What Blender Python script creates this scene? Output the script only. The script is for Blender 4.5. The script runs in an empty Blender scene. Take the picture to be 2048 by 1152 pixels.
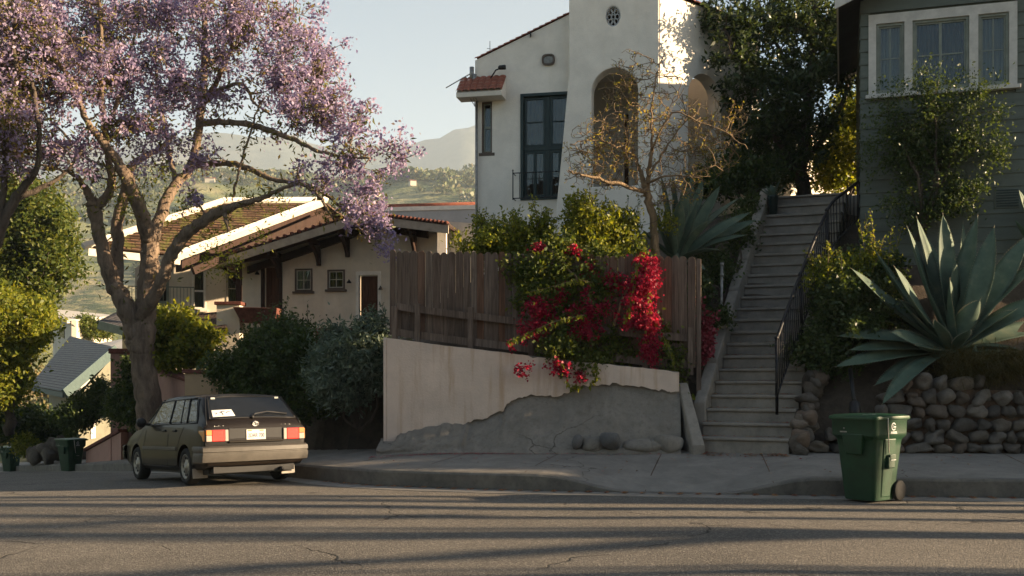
import bpy, bmesh, math, random
import numpy as np
from mathutils import Vector, Matrix
from mathutils.geometry import tessellate_polygon
R = math.radians
rng = np.random.default_rng(11)
random.seed(11)
SC = bpy.context.scene
COL = SC.collection
F, HY, CZ = 2100.0, 755.0, 1.6          # the lens in pixels of a 2048 wide frame, horizon row, eye height


def P(px, py, Y):
    return np.array([(px - 1024) / F * Y, Y, CZ - (py - HY) / F * Y])


def V3(a):
    return np.array(a, float)


def unit(a):
    a = np.asarray(a, float)
    n = np.linalg.norm(a)
    return a / n if n > 1e-9 else a


# ------------------------------------------------------------------ objects
def tag(o, label=None, cat=None, group=None, kind=None):
    if label: o['label'] = label
    if cat: o['category'] = cat
    if group: o['group'] = group
    if kind: o['kind'] = kind
    return o


def thing(name, label, cat, loc=(0, 0, 0), group=None):
    o = bpy.data.objects.new(name, None)
    o.empty_display_size = 0.2
    COL.objects.link(o)
    o.location = tuple(float(c) for c in loc)
    return tag(o, label, cat, group)


def origin_of(o):
    v = np.zeros(3)
    while o is not None:
        v += np.array(o.location)
        o = o.parent
    return v


def link(name, me, mats, parent=None):
    for m in (mats if isinstance(mats, (list, tuple)) else [mats]):
        me.materials.append(m)
    o = bpy.data.objects.new(name, me)
    COL.objects.link(o)
    if parent is not None: o.parent = parent
    return o


def copy_tree(o, parent=None):
    c = o.copy()
    COL.objects.link(c)
    c.parent = parent
    for ch in list(o.children):
        copy_tree(ch, c)
    return c


class MB:
    """collects shapes for ONE mesh object, in world metres"""
    def __init__(s):
        s.v, s.f, s.sm, s.mi = [], [], [], []

    def add(s, vs, fs, smooth=False, mi=0):
        o = len(s.v)
        s.v += [tuple(float(c) for c in p) for p in vs]
        for f in fs:
            s.f.append(tuple(i + o for i in f)); s.sm.append(smooth); s.mi.append(mi)
        return s

    def box(s, c, size, rz=0, rx=0, ry=0, mi=0):
        hx, hy, hz = size[0] / 2, size[1] / 2, size[2] / 2
        M = Matrix.Translation(Vector([float(q) for q in c])) @ Matrix.Rotation(rz, 4, 'Z') @ Matrix.Rotation(ry, 4, 'Y') @ Matrix.Rotation(rx, 4, 'X')
        vs = [M @ Vector((x, y, z)) for z in (-hz, hz) for y in (-hy, hy) for x in (-hx, hx)]
        return s.add(vs, [(0, 2, 3, 1), (4, 5, 7, 6), (0, 1, 5, 4), (2, 6, 7, 3), (0, 4, 6, 2), (1, 3, 7, 5)], mi=mi)

    def hexa(s, p, mi=0):      # 4 bottom ccw, 4 top ccw
        return s.add(p, [(3, 2, 1, 0), (4, 5, 6, 7), (0, 1, 5, 4), (1, 2, 6, 5), (2, 3, 7, 6), (3, 0, 4, 7)], mi=mi)

    def beam(s, a, b, w, h, up=(0, 0, 1), mi=0):
        a, b = V3(a), V3(b)
        d = unit(b - a)
        side = unit(np.cross(d, up)); u = np.cross(side, d)
        q = [side * w / 2 * i + u * h / 2 * j for i, j in ((-1, -1), (1, -1), (1, 1), (-1, 1))]
        vs = [a + k for k in q] + [b + k for k in q]
        return s.add(vs, [(3, 2, 1, 0), (4, 5, 6, 7), (0, 1, 5, 4), (1, 2, 6, 5), (2, 3, 7, 6), (3, 0, 4, 7)][::1], mi=mi)

    def prism(s, poly, vec, holes=(), mi=0):
        """planar polygon (with holes) pushed along vec; poly given facing -vec"""
        loops = [[V3(p) for p in poly]] + [[V3(p) for p in h] for h in holes]
        vec = V3(vec)
        n = sum(len(l) for l in loops)
        flat = [p for l in loops for p in l]
        tris = tessellate_polygon([[Vector(p) for p in l] for l in loops])
        vs = flat + [p + vec for p in flat]
        fs = []
        for t in tris:
            nn = np.cross(flat[t[1]] - flat[t[0]], flat[t[2]] - flat[t[0]])
            if nn @ vec > 0: t = (t[2], t[1], t[0])
            fs.append(tuple(t)); fs.append(tuple(i + n for i in reversed(t)))
        k = 0
        for li, l in enumerate(loops):
            m = len(l)
            for i in range(m):
                a, b = k + i, k + (i + 1) % m
                fs.append((a, b, b + n, a + n))
            k += m
        return s.add(vs, fs, mi=mi)

    def tube(s, path, rad, n=8, cap=True, smooth=True, mi=0):
        path = [V3(p) for p in path]
        if not hasattr(rad, '__len__'): rad = [rad] * len(path)
        t0 = unit(path[1] - path[0])
        ref = np.array([0, 0, 1.0]) if abs(t0[2]) < 0.9 else np.array([1.0, 0, 0])
        u = unit(np.cross(t0, ref))
        vs, m = [], len(path)
        for i, p in enumerate(path):
            t = unit(path[min(i + 1, m - 1)] - path[max(i - 1, 0)])
            u = unit(u - t * (u @ t)); w = np.cross(t, u)
            for k in range(n):
                a = 2 * math.pi * k / n
                vs.append(p + (u * math.cos(a) + w * math.sin(a)) * rad[i])
        fs = [(i * n + k, i * n + (k + 1) % n, (i + 1) * n + (k + 1) % n, (i + 1) * n + k) for i in range(m - 1) for k in range(n)]
        if cap:
            fs.append(tuple(range(n))[::-1]); fs.append(tuple((m - 1) * n + k for k in range(n)))
        return s.add(vs, fs, smooth, mi)

    def lathe(s, prof, c, axis=(0, 0, 1), n=20, smooth=True, mi=0):
        """prof [(r, h)] along axis from c"""
        ax = unit(axis); c = V3(c)
        ref = np.array([0, 0, 1.0]) if abs(ax[2]) < 0.9 else np.array([1.0, 0, 0])
        u = unit(np.cross(ax, ref)); w = np.cross(ax, u)
        vs = [c + ax * h + (u * math.cos(2 * math.pi * k / n) + w * math.sin(2 * math.pi * k / n)) * r for r, h in prof for k in range(n)]
        m = len(prof)
        fs = [(i * n + k, i * n + (k + 1) % n, (i + 1) * n + (k + 1) % n, (i + 1) * n + k) for i in range(m - 1) for k in range(n)]
        fs.append(tuple(range(n))[::-1]); fs.append(tuple((m - 1) * n + k for k in range(n)))
        return s.add(vs, fs, smooth, mi)

    def grid(s, rows, smooth=True, mi=0, closed=False):
        m, n = len(rows), len(rows[0])
        vs = [p for r in rows for p in r]
        e = n if closed else n - 1
        fs = [(i * n + k, i * n + (k + 1) % n, (i + 1) * n + (k + 1) % n, (i + 1) * n + k) for i in range(m - 1) for k in range(e)]
        return s.add(vs, fs, smooth, mi)

    def mesh(s, name, org=(0, 0, 0)):
        me = bpy.data.meshes.new(name)
        org = V3(org)
        me.from_pydata([tuple(V3(p) - org) for p in s.v], [], s.f)
        me.polygons.foreach_set('use_smooth', s.sm)
        me.polygons.foreach_set('material_index', s.mi)
        return me

    def build(s, name, mats, parent=None, bevel=0, fix=True, sharp=None, seg=2):
        me = s.mesh(name, origin_of(parent))
        if fix:
            bm = bmesh.new(); bm.from_mesh(me)
            bmesh.ops.recalc_face_normals(bm, faces=bm.faces)
            bm.to_mesh(me); bm.free()
        if sharp: me.set_sharp_from_angle(angle=R(sharp))
        me.update()
        o = link(name, me, mats, parent)
        if bevel:
            b = o.modifiers.new('Bevel', 'BEVEL'); b.width = bevel; b.segments = seg; b.limit_method = 'ANGLE'; b.angle_limit = R(40)
            b.harden_normals = False
        return o


def fast(name, Vx, k, mats, parent=None, mi=None, smooth=False):
    """many k-gons, vertices Vx (N*k, 3): the leaves of one crown"""
    Vx = np.asarray(Vx, np.float64).reshape(-1, 3) - origin_of(parent)
    n = len(Vx) // k
    me = bpy.data.meshes.new(name)
    me.vertices.add(n * k); me.loops.add(n * k); me.polygons.add(n)
    me.vertices.foreach_set('co', Vx.astype(np.float32).ravel())
    me.loops.foreach_set('vertex_index', np.arange(n * k, dtype=np.int32))
    me.polygons.foreach_set('loop_start', np.arange(0, n * k, k, dtype=np.int32))
    if mi is not None: me.polygons.foreach_set('material_index', np.asarray(mi, np.int32))
    if smooth: me.polygons.foreach_set('use_smooth', np.ones(n, bool))
    me.update(calc_edges=True)
    me.validate()
    return link(name, me, mats, parent)


def gmesh(name, X, Y, Z, mats, mi=None, keep=None, parent=None, smooth=True):
    """height-field grid as one sheet"""
    m, n = X.shape
    co = np.stack([X, Y, Z], -1).reshape(-1, 3) - origin_of(parent)
    i, j = np.meshgrid(np.arange(m - 1), np.arange(n - 1), indexing='ij')
    a = (i * n + j)
    q = np.stack([a, a + n, a + n + 1, a + 1], -1).reshape(-1, 4)
    if keep is not None: q = q[keep.reshape(-1)]
    me = bpy.data.meshes.new(name)
    me.from_pydata(co.tolist(), [], q.tolist())
    bm = bmesh.new(); bm.from_mesh(me)
    bmesh.ops.delete(bm, geom=[v for v in bm.verts if not v.link_faces], context='VERTS')
    bmesh.ops.recalc_face_normals(bm, faces=bm.faces)
    if sum(f.normal.z for f in bm.faces) < 0: bmesh.ops.reverse_faces(bm, faces=bm.faces)
    bm.to_mesh(me); bm.free()
    me.polygons.foreach_set('use_smooth', [smooth] * len(me.polygons))
    return link(name, me, mats, parent)


# ------------------------------------------------------------------ noise
def vnoise(x, y, seed=0):
    x = np.asarray(x, float); y = np.asarray(y, float)
    xi, yi = np.floor(x).astype(np.int64), np.floor(y).astype(np.int64)
    fx, fy = x - xi, y - yi
    fx = fx * fx * (3 - 2 * fx); fy = fy * fy * (3 - 2 * fy)

    def h(a, b):
        n = (a * 374761393 + b * 668265263 + seed * 974711) & 0x7fffffff
        n = ((n ^ (n >> 13)) * 1274126177) & 0x7fffffff
        return ((n ^ (n >> 16)) & 0xffff) / 65535.0
    return (h(xi, yi) * (1 - fx) + h(xi + 1, yi) * fx) * (1 - fy) + (h(xi, yi + 1) * (1 - fx) + h(xi + 1, yi + 1) * fx) * fy


def fbm(x, y, seed=0, o=4):
    t, a = 0, 0.5
    for k in range(o):
        t = t + a * (vnoise(x, y, seed + k) - 0.5); x, y, a = x * 2.03, y * 2.03, a / 2
    return t


# ------------------------------------------------------------------ leaves and branches
def leafcloud(C, l, w=0.42, fold=0.12, up=0.0, jit=0.35, dirs=None):
    """one folded diamond leaf at each centre"""
    C = np.asarray(C, float); n = len(C)
    d = rng.normal(size=(n, 3)) if dirs is None else dirs + rng.normal(size=(n, 3)) * 0.45
    d[:, 2] += up
    d /= np.linalg.norm(d, axis=1, keepdims=True) + 1e-9
    r = rng.normal(size=(n, 3))
    s = np.cross(d, r); s /= np.linalg.norm(s, axis=1, keepdims=True) + 1e-9
    nn = np.cross(d, s)
    L = (l * (1 + jit * rng.uniform(-1, 1, n)))[:, None]
    mid = C + d * L * 0.45 + nn * L * fold
    return np.stack([C, mid + s * L * w * 0.5, C + d * L, mid - s * L * w * 0.5], 1).reshape(-1, 3)


def inblobs(blobs, n, shell=0.5, lump=0.18, bottom=-1.0):
    """points in the outer part of a set of ellipsoids (cx,cy,cz,rx,ry,rz)"""
    B = np.array(blobs, float)
    w = (B[:, 3] * B[:, 4] * B[:, 5]) ** 0.75
    idx = rng.choice(len(B), n, p=w / w.sum())
    d = rng.normal(size=(n, 3)); d /= np.linalg.norm(d, axis=1, keepdims=True)
    d[:, 2] = np.maximum(d[:, 2], bottom)
    r = (1 - shell * rng.uniform(0, 1, n) ** 1.5)
    r *= 1 + lump * np.sin(d[:, 0] * 7 + idx * 1.7) * np.sin(d[:, 1] * 6 + idx) * np.cos(d[:, 2] * 6.5)
    return B[idx, :3] + d * r[:, None] * B[idx, 3:]


def clumped(C, per, sig):
    n = len(C)
    k = np.repeat(np.arange(n), per)
    s = sig * rng.uniform(0.6, 1.3, n)
    return C[k] + rng.normal(size=(n * per, 3)) * s[k][:, None]


def smooth_path(pts, k=5):
    """Catmull-Rom through rows (x,y,z,r)"""
    p = np.array(pts, float)
    p = np.vstack([2 * p[0] - p[1], p, 2 * p[-1] - p[-2]])
    out = []
    for i in range(1, len(p) - 2):
        for t in np.linspace(0, 1, k, endpoint=False):
            a, b, c, d = p[i - 1], p[i], p[i + 1], p[i + 2]
            out.append(0.5 * (2 * b + (c - a) * t + (2 * a - 5 * b + 4 * c - d) * t * t + (3 * b - a - 3 * c + d) * t ** 3))
    out.append(p[-2])
    out = np.array(out)
    out[:, 3] = np.maximum(out[:, 3], 0.003)
    return out


class Skel:
    """limbs of a tree: hand-placed paths, then twigs that reach for targets"""
    def __init__(s):
        s.mb = MB(); s.n = np.zeros((0, 4)); s.twig = MB()

    def limb(s, pts, k=5, n=8, gnarl=0.0):
        q = smooth_path(pts, k)
        if gnarl: q[1:-1, :3] += rng.normal(size=(len(q) - 2, 3)) * gnarl
        rr = q[:, 3] * (1 + 0.06 * rng.normal(size=len(q)))
        s.mb.tube(q[:, :3], rr, n)
        s.n = np.vstack([s.n, q])
        return q

    def grow(s, T, r1=0.03, rmin=0.006, jit=0.12, seg=0.3, sides=5, sag=0.0, minr=0.0, into=None):
        T = np.asarray(T, float)
        use = s.n[s.n[:, 3] >= minr]
        d0 = np.array([np.min(np.linalg.norm(use[:, :3] - t, axis=1)) for t in T])
        for i in np.argsort(d0):
            t = T[i]
            dd = np.linalg.norm(s.n[:, :3] - t, axis=1) + 0.25 * np.maximum(0, s.n[:, 2] - t[2])
            dd = dd + (s.n[:, 3] < rmin * 1.2) * 0.4
            j = int(np.argmin(dd)); a = s.n[j]
            L = np.linalg.norm(t - a[:3])
            if L < 0.05: continue
            k = int(min(9, max(3, L / seg)))
            u = np.linspace(0, 1, k + 1)[:, None]
            off = rng.normal(size=3) * jit * L
            q = a[:3] * (1 - u) + t * u + np.sin(u * math.pi) * off + rng.normal(size=(k + 1, 3)) * 0.03 * L * (np.sin(u * math.pi) > 0.01)
            q[:, 2] -= sag * L * (u[:, 0] ** 2 - u[:, 0])*-1
            ra = min(a[3] * 0.75, r1 * min(1.5, 0.5 + L * 0.35))
            rr = np.linspace(max(ra, rmin * 1.3), rmin, k + 1)
            (into or s.mb).tube(q, rr, sides, cap=False)
            s.n = np.vstack([s.n, np.hstack([q[1:], rr[1:, None]])])
# ------------------------------------------------------------------ materials
def new_mat(name):
    m = bpy.data.materials.new(name); m.use_nodes = True
    nt = m.node_tree; nt.nodes.clear()
    return m, nt


def N(nt, t, **kw):
    n = nt.nodes.new(t)
    for k, v in kw.items():
        if k.startswith('i_'):
            n.inputs[k[2:].replace('_', ' ')].default_value = v
        else:
            setattr(n, k, v)
    return n


def L(nt, a, b):
    nt.links.new(a, b)


def rgb(c):
    return (c[0], c[1], c[2], 1.0)


def coords(nt, scale=(1, 1, 1), kind='Object', rot=(0, 0, 0)):
    tc = N(nt, 'ShaderNodeTexCoord')
    mp = N(nt, 'ShaderNodeMapping'); mp.inputs['Scale'].default_value = scale; mp.inputs['Rotation'].default_value = rot
    L(nt, tc.outputs[kind], mp.inputs['Vector'])
    return mp.outputs['Vector']


def noise(nt, vec, scale, detail=6, rough=0.6, dist=0.0):
    n = N(nt, 'ShaderNodeTexNoise'); n.inputs['Scale'].default_value = scale; n.inputs['Detail'].default_value = detail
    n.inputs['Roughness'].default_value = rough; n.inputs['Distortion'].default_value = dist
    L(nt, vec, n.inputs['Vector'])
    return n.outputs['Fac']


def ramp(nt, fac, stops):
    r = N(nt, 'ShaderNodeValToRGB'); e = r.color_ramp.elements
    while len(e) < len(stops): e.new(0.5)
    for k, (p, c) in enumerate(stops):
        e[k].position = p; e[k].color = rgb(c) if len(c) == 3 else c
    L(nt, fac, r.inputs['Fac'])
    return r.outputs['Color']


def mix(nt, fac, a, b, mode='MIX'):
    m = N(nt, 'ShaderNodeMix', data_type='RGBA', blend_type=mode)
    for s, v in ((m.inputs[0], fac), (m.inputs[6], a), (m.inputs[7], b)):
        if hasattr(v, 'is_output'): L(nt, v, s)
        elif isinstance(v, (int, float)): s.default_value = v
        else: s.default_value = rgb(v)
    return m.outputs[2]


def math_(nt, op, a, b=0.0, clamp=False):
    m = N(nt, 'ShaderNodeMath', operation=op, use_clamp=clamp)
    for s, v in ((m.inputs[0], a), (m.inputs[1], b)):
        if hasattr(v, 'is_output'): L(nt, v, s)
        else: s.default_value = v
    return m.outputs[0]


def finish(nt, color, rough=0.8, bump=None, bstr=0.3, bdist=0.02, metal=0.0, spec=0.35, coat=0.0, rough_sock=None, trans=None):
    b = N(nt, 'ShaderNodeBsdfPrincipled')
    if hasattr(color, 'is_output'): L(nt, color, b.inputs['Base Color'])
    else: b.inputs['Base Color'].default_value = rgb(color)
    b.inputs['Roughness'].default_value = rough; b.inputs['Metallic'].default_value = metal
    b.inputs['Specular IOR Level'].default_value = spec; b.inputs['Coat Weight'].default_value = coat
    b.inputs['Coat Roughness'].default_value = 0.06
    if rough_sock is not None: L(nt, rough_sock, b.inputs['Roughness'])
    if bump is not None:
        bp = N(nt, 'ShaderNodeBump'); bp.inputs['Strength'].default_value = bstr; bp.inputs['Distance'].default_value = bdist
        L(nt, bump, bp.inputs['Height']); L(nt, bp.outputs['Normal'], b.inputs['Normal'])
    out = N(nt, 'ShaderNodeOutputMaterial')
    L(nt, b.outputs['BSDF'], out.inputs['Surface'])
    return b


def plain(name, c, rough=0.6, metal=0.0, var=0.25, scale=6, bump=0.12, bscale=40, spec=0.35, coat=0.0, c2=None, bdist=0.01, stretch=(1, 1, 1)):
    """base colour broken up by two noises, with a fine bump"""
    m, nt = new_mat(name)
    v = coords(nt, stretch)
    f1 = noise(nt, v, scale, 6, 0.65); f2 = noise(nt, v, scale * 0.17, 4, 0.6)
    c = V3(c); c2 = V3(c2) if c2 is not None else c * (1 - var)
    col = mix(nt, ramp(nt, f1, [(0.35, (0, 0, 0)), (0.68, (1, 1, 1))]), tuple(c2), tuple(np.minimum(c * (1 + var * 0.4), 1)))
    col = mix(nt, math_(nt, 'MULTIPLY', ramp(nt, f2, [(0.4, (0, 0, 0)), (0.7, (1, 1, 1))]), 0.5), col, tuple(c * (1 - var * 0.8)))
    f3 = noise(nt, v, bscale, 4, 0.7)
    finish(nt, col, rough, f3, bump, bdist, metal, spec, coat, rough_sock=None)
    return m


def leafmat(name, cols, trans=0.35, rough=0.5, tcol=None, spec=0.3):
    """leaves: each leaf its own tone; light passes through"""
    m, nt = new_mat(name)
    g = N(nt, 'ShaderNodeNewGeometry')
    st = [(k / (len(cols) - 1), c) for k, c in enumerate(cols)]
    c = ramp(nt, g.outputs['Random Per Island'], st)
    p = N(nt, 'ShaderNodeBsdfPrincipled'); L(nt, c, p.inputs['Base Color']); p.inputs['Roughness'].default_value = rough
    p.inputs['Specular IOR Level'].default_value = spec
    t = N(nt, 'ShaderNodeBsdfTranslucent')
    tc = mix(nt, 1.0, c, tcol or (1.5, 1.35, 0.6), 'MULTIPLY'); L(nt, tc, t.inputs['Color'])
    mx = N(nt, 'ShaderNodeMixShader'); mx.inputs[0].default_value = trans
    L(nt, p.outputs[0], mx.inputs[1]); L(nt, t.outputs[0], mx.inputs[2])
    o = N(nt, 'ShaderNodeOutputMaterial'); L(nt, mx.outputs[0], o.inputs['Surface'])
    return m


M = {}
# bark
def bark(name, a, b, scale=7):
    m, nt = new_mat(name)
    v = coords(nt, (1, 1, 0.3))
    f = noise(nt, v, scale, 8, 0.7, 0.6); g = noise(nt, coords(nt), 1.3, 4)
    c = ramp(nt, f, [(0.3, a), (0.62, b)])
    c = mix(nt, math_(nt, 'MULTIPLY', g, 0.5), c, tuple(V3(a) * 1.1))
    finish(nt, c, 0.9, f, 1.0, 0.12)
    return m
M['bark'] = bark('jacaranda_bark', (0.085, 0.06, 0.043), (0.31, 0.225, 0.155))
M['bark_dark'] = bark('dark_bark', (0.04, 0.03, 0.022), (0.13, 0.10, 0.075))
M['bark_bare'] = bark('bare_tree_bark', (0.17, 0.115, 0.065), (0.40, 0.28, 0.165), 14)
# foliage
M['bloom'] = leafmat('jacaranda_bloom', [(0.20, 0.16, 0.285), (0.34, 0.275, 0.41), (0.48, 0.395, 0.52), (0.28, 0.22, 0.36), (0.24, 0.175, 0.125)], 0.42, 0.6, (1.1, 1.0, 1.1))
M['jleaf'] = leafmat('jacaranda_leaf', [(0.06, 0.075, 0.018), (0.13, 0.13, 0.03), (0.17, 0.12, 0.04)], 0.4)
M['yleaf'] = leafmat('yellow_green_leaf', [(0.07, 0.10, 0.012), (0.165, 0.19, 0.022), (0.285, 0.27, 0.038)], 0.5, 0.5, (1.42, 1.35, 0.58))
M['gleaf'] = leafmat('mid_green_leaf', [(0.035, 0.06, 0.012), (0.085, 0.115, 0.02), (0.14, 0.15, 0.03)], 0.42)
M['dleaf'] = leafmat('dark_green_leaf', [(0.025, 0.046, 0.014), (0.05, 0.08, 0.024), (0.085, 0.115, 0.034)], 0.35, 0.42)
M['olive'] = leafmat('grey_green_leaf', [(0.06, 0.09, 0.062), (0.13, 0.17, 0.12), (0.21, 0.25, 0.19)], 0.28, 0.5, (1.2, 1.25, 0.8))
M['darktree'] = leafmat('glossy_dark_leaf', [(0.020, 0.036, 0.015), (0.038, 0.062, 0.022), (0.065, 0.09, 0.028)], 0.35, 0.35, (1.5, 1.3, 0.5))
M['bract'] = leafmat('bougainvillea_bract', [(0.22, 0.008, 0.035), (0.36, 0.014, 0.045), (0.50, 0.03, 0.07), (0.14, 0.006, 0.03)], 0.45, 0.5, (1.35, 1.0, 1.0))
M['bud'] = leafmat('spring_bud', [(0.20, 0.20, 0.03), (0.34, 0.29, 0.05), (0.40, 0.28, 0.07)], 0.5)
M['drygrass'] = leafmat('dry_grass', [(0.05, 0.045, 0.015), (0.12, 0.09, 0.03), (0.07, 0.075, 0.025)], 0.3)
M['litter'] = leafmat('fallen_leaf', [(0.22, 0.09, 0.03), (0.30, 0.15, 0.05), (0.14, 0.07, 0.03), (0.3, 0.05, 0.05)], 0.1)
M['petal'] = leafmat('fallen_petal', [(0.25, 0.02, 0.04), (0.32, 0.05, 0.07), (0.16, 0.015, 0.03)], 0.1)

# agave leaf skin: pale bloom, darker towards nothing in particular, faint bands
def agave_mat():
    m, nt = new_mat('agave_skin')
    v = coords(nt)
    f = noise(nt, v, 5, 5); g = noise(nt, v, 60, 3)
    c = ramp(nt, f, [(0.3, (0.038, 0.074, 0.052)), (0.55, (0.075, 0.118, 0.082)), (0.75, (0.15, 0.17, 0.11))])
    c = mix(nt, math_(nt, 'MULTIPLY', g, 0.2), c, (0.22, 0.25, 0.19))
    p = finish(nt, c, 0.62, g, 0.15, 0.01, spec=0.22)
    t = N(nt, 'ShaderNodeBsdfTranslucent'); t.inputs['Color'].default_value = (0.3, 0.36, 0.16, 1)
    mx = N(nt, 'ShaderNodeMixShader'); mx.inputs[0].default_value = 0.08
    out = [n for n in nt.nodes if n.type == 'OUTPUT_MATERIAL'][0]
    L(nt, p.outputs[0], mx.inputs[1]); L(nt, t.outputs[0], mx.inputs[2]); L(nt, mx.outputs[0], out.inputs['Surface'])
    return m
M['agave'] = agave_mat()
M['agave_edge'] = plain('agave_margin', (0.30, 0.27, 0.17), 0.6)

# stucco and masonry
def stucco(name, c, stain=(0.3, 0.24, 0.2), amt=0.35, bump=0.55, bs=38):
    m, nt = new_mat(name)
    v = coords(nt)
    f = noise(nt, v, 2.2, 8, 0.65); st = noise(nt, coords(nt, (3.5, 3.5, 0.35)), 1.6, 5, 0.6)
    g = noise(nt, v, bs, 5, 0.75)
    cc = V3(c)
    col = mix(nt, ramp(nt, f, [(0.35, (0, 0, 0)), (0.7, (1, 1, 1))]), tuple(cc * 0.88), tuple(np.minimum(cc * 1.06, 0.95)))
    col = mix(nt, math_(nt, 'MULTIPLY', ramp(nt, st, [(0.52, (0, 0, 0)), (0.75, (1, 1, 1))]), amt), col, tuple(cc * V3(stain) * 1.9))
    col = mix(nt, math_(nt, 'MULTIPLY', ramp(nt, g, [(0.45, (0, 0, 0)), (0.8, (1, 1, 1))]), 0.12), col, tuple(cc * 0.55))
    finish(nt, col, 0.92, g, bump, 0.012, spec=0.2)
    return m
M['white_stucco'] = stucco('white_stucco', (0.78, 0.715, 0.625), (0.45, 0.42, 0.38), 0.25)
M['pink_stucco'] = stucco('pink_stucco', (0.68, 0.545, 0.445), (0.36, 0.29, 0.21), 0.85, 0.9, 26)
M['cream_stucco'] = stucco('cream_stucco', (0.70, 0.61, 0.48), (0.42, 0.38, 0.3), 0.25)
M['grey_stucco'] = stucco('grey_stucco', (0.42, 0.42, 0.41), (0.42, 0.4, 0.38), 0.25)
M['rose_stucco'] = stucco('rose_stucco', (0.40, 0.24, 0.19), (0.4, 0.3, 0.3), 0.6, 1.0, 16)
M['pillar_stucco'] = stucco('ochre_stucco', (0.42, 0.29, 0.17), (0.4, 0.33, 0.28), 0.4)

def concrete(name, a, b, scale=1.8, bump=0.5, crack=True, bs=70, wear=0.3):
    m, nt = new_mat(name)
    v = coords(nt)
    f = noise(nt, v, scale, 9, 0.7, 0.3); g = noise(nt, v, bs, 4, 0.8); h = noise(nt, v, scale * 5, 6, 0.7)
    c = ramp(nt, f, [(0.3, a), (0.7, b)])
    c = mix(nt, math_(nt, 'MULTIPLY', ramp(nt, h, [(0.5, (0, 0, 0)), (0.72, (1, 1, 1))]), wear), c, tuple(V3(a) * 0.55))
    c = mix(nt, math_(nt, 'MULTIPLY', g, 0.3), c, tuple(V3(b) * 0.7))
    hgt = g
    if crack:
        vo = N(nt, 'ShaderNodeTexVoronoi', feature='DISTANCE_TO_EDGE'); vo.inputs['Scale'].default_value = 0.55
        dv = N(nt, 'ShaderNodeVectorMath', operation='ADD')
        nn = N(nt, 'ShaderNodeTexNoise'); nn.inputs['Scale'].default_value = 2.5; nn.inputs['Detail'].default_value = 6
        L(nt, v, nn.inputs['Vector']); sc = N(nt, 'ShaderNodeVectorMath', operation='SCALE'); sc.inputs['Scale'].default_value = 0.6
        L(nt, nn.outputs['Color'], sc.inputs[0]); L(nt, v, dv.inputs[0]); L(nt, sc.outputs[0], dv.inputs[1]); L(nt, dv.outputs[0], vo.inputs['Vector'])
        k = ramp(nt, vo.outputs['Distance'], [(0.0, (1, 1, 1)), (0.008, (0, 0, 0))])
        msk = math_(nt, 'MULTIPLY', k, ramp(nt, noise(nt, v, 0.5, 3), [(0.5, (0, 0, 0)), (0.6, (1, 1, 1))]))
        c = mix(nt, math_(nt, 'MULTIPLY', msk, 0.8), c, tuple(V3(a) * 0.25))
        hgt = math_(nt, 'SUBTRACT', g, msk)
    finish(nt, c, 0.88, hgt, bump, 0.012, spec=0.3)
    return m
M['sidewalk'] = concrete('sidewalk_concrete', (0.15, 0.136, 0.118), (0.265, 0.242, 0.21))
M['kerb'] = concrete('kerb_concrete', (0.085, 0.08, 0.072), (0.21, 0.19, 0.16), 2.5, 0.6, False, 60, 0.5)
M['steps'] = concrete('step_concrete', (0.17, 0.15, 0.125), (0.33, 0.295, 0.25), 2.2, 0.5, False)
M['apron'] = concrete('old_concrete', (0.155, 0.138, 0.115), (0.275, 0.245, 0.205), 2.6, 1.0, True, 38, 0.55)
M['boulder'] = concrete('boulder_stone', (0.07, 0.07, 0.07), (0.15, 0.145, 0.14), 3, 0.8, False, 30)
M['fieldstone'] = None

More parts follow.
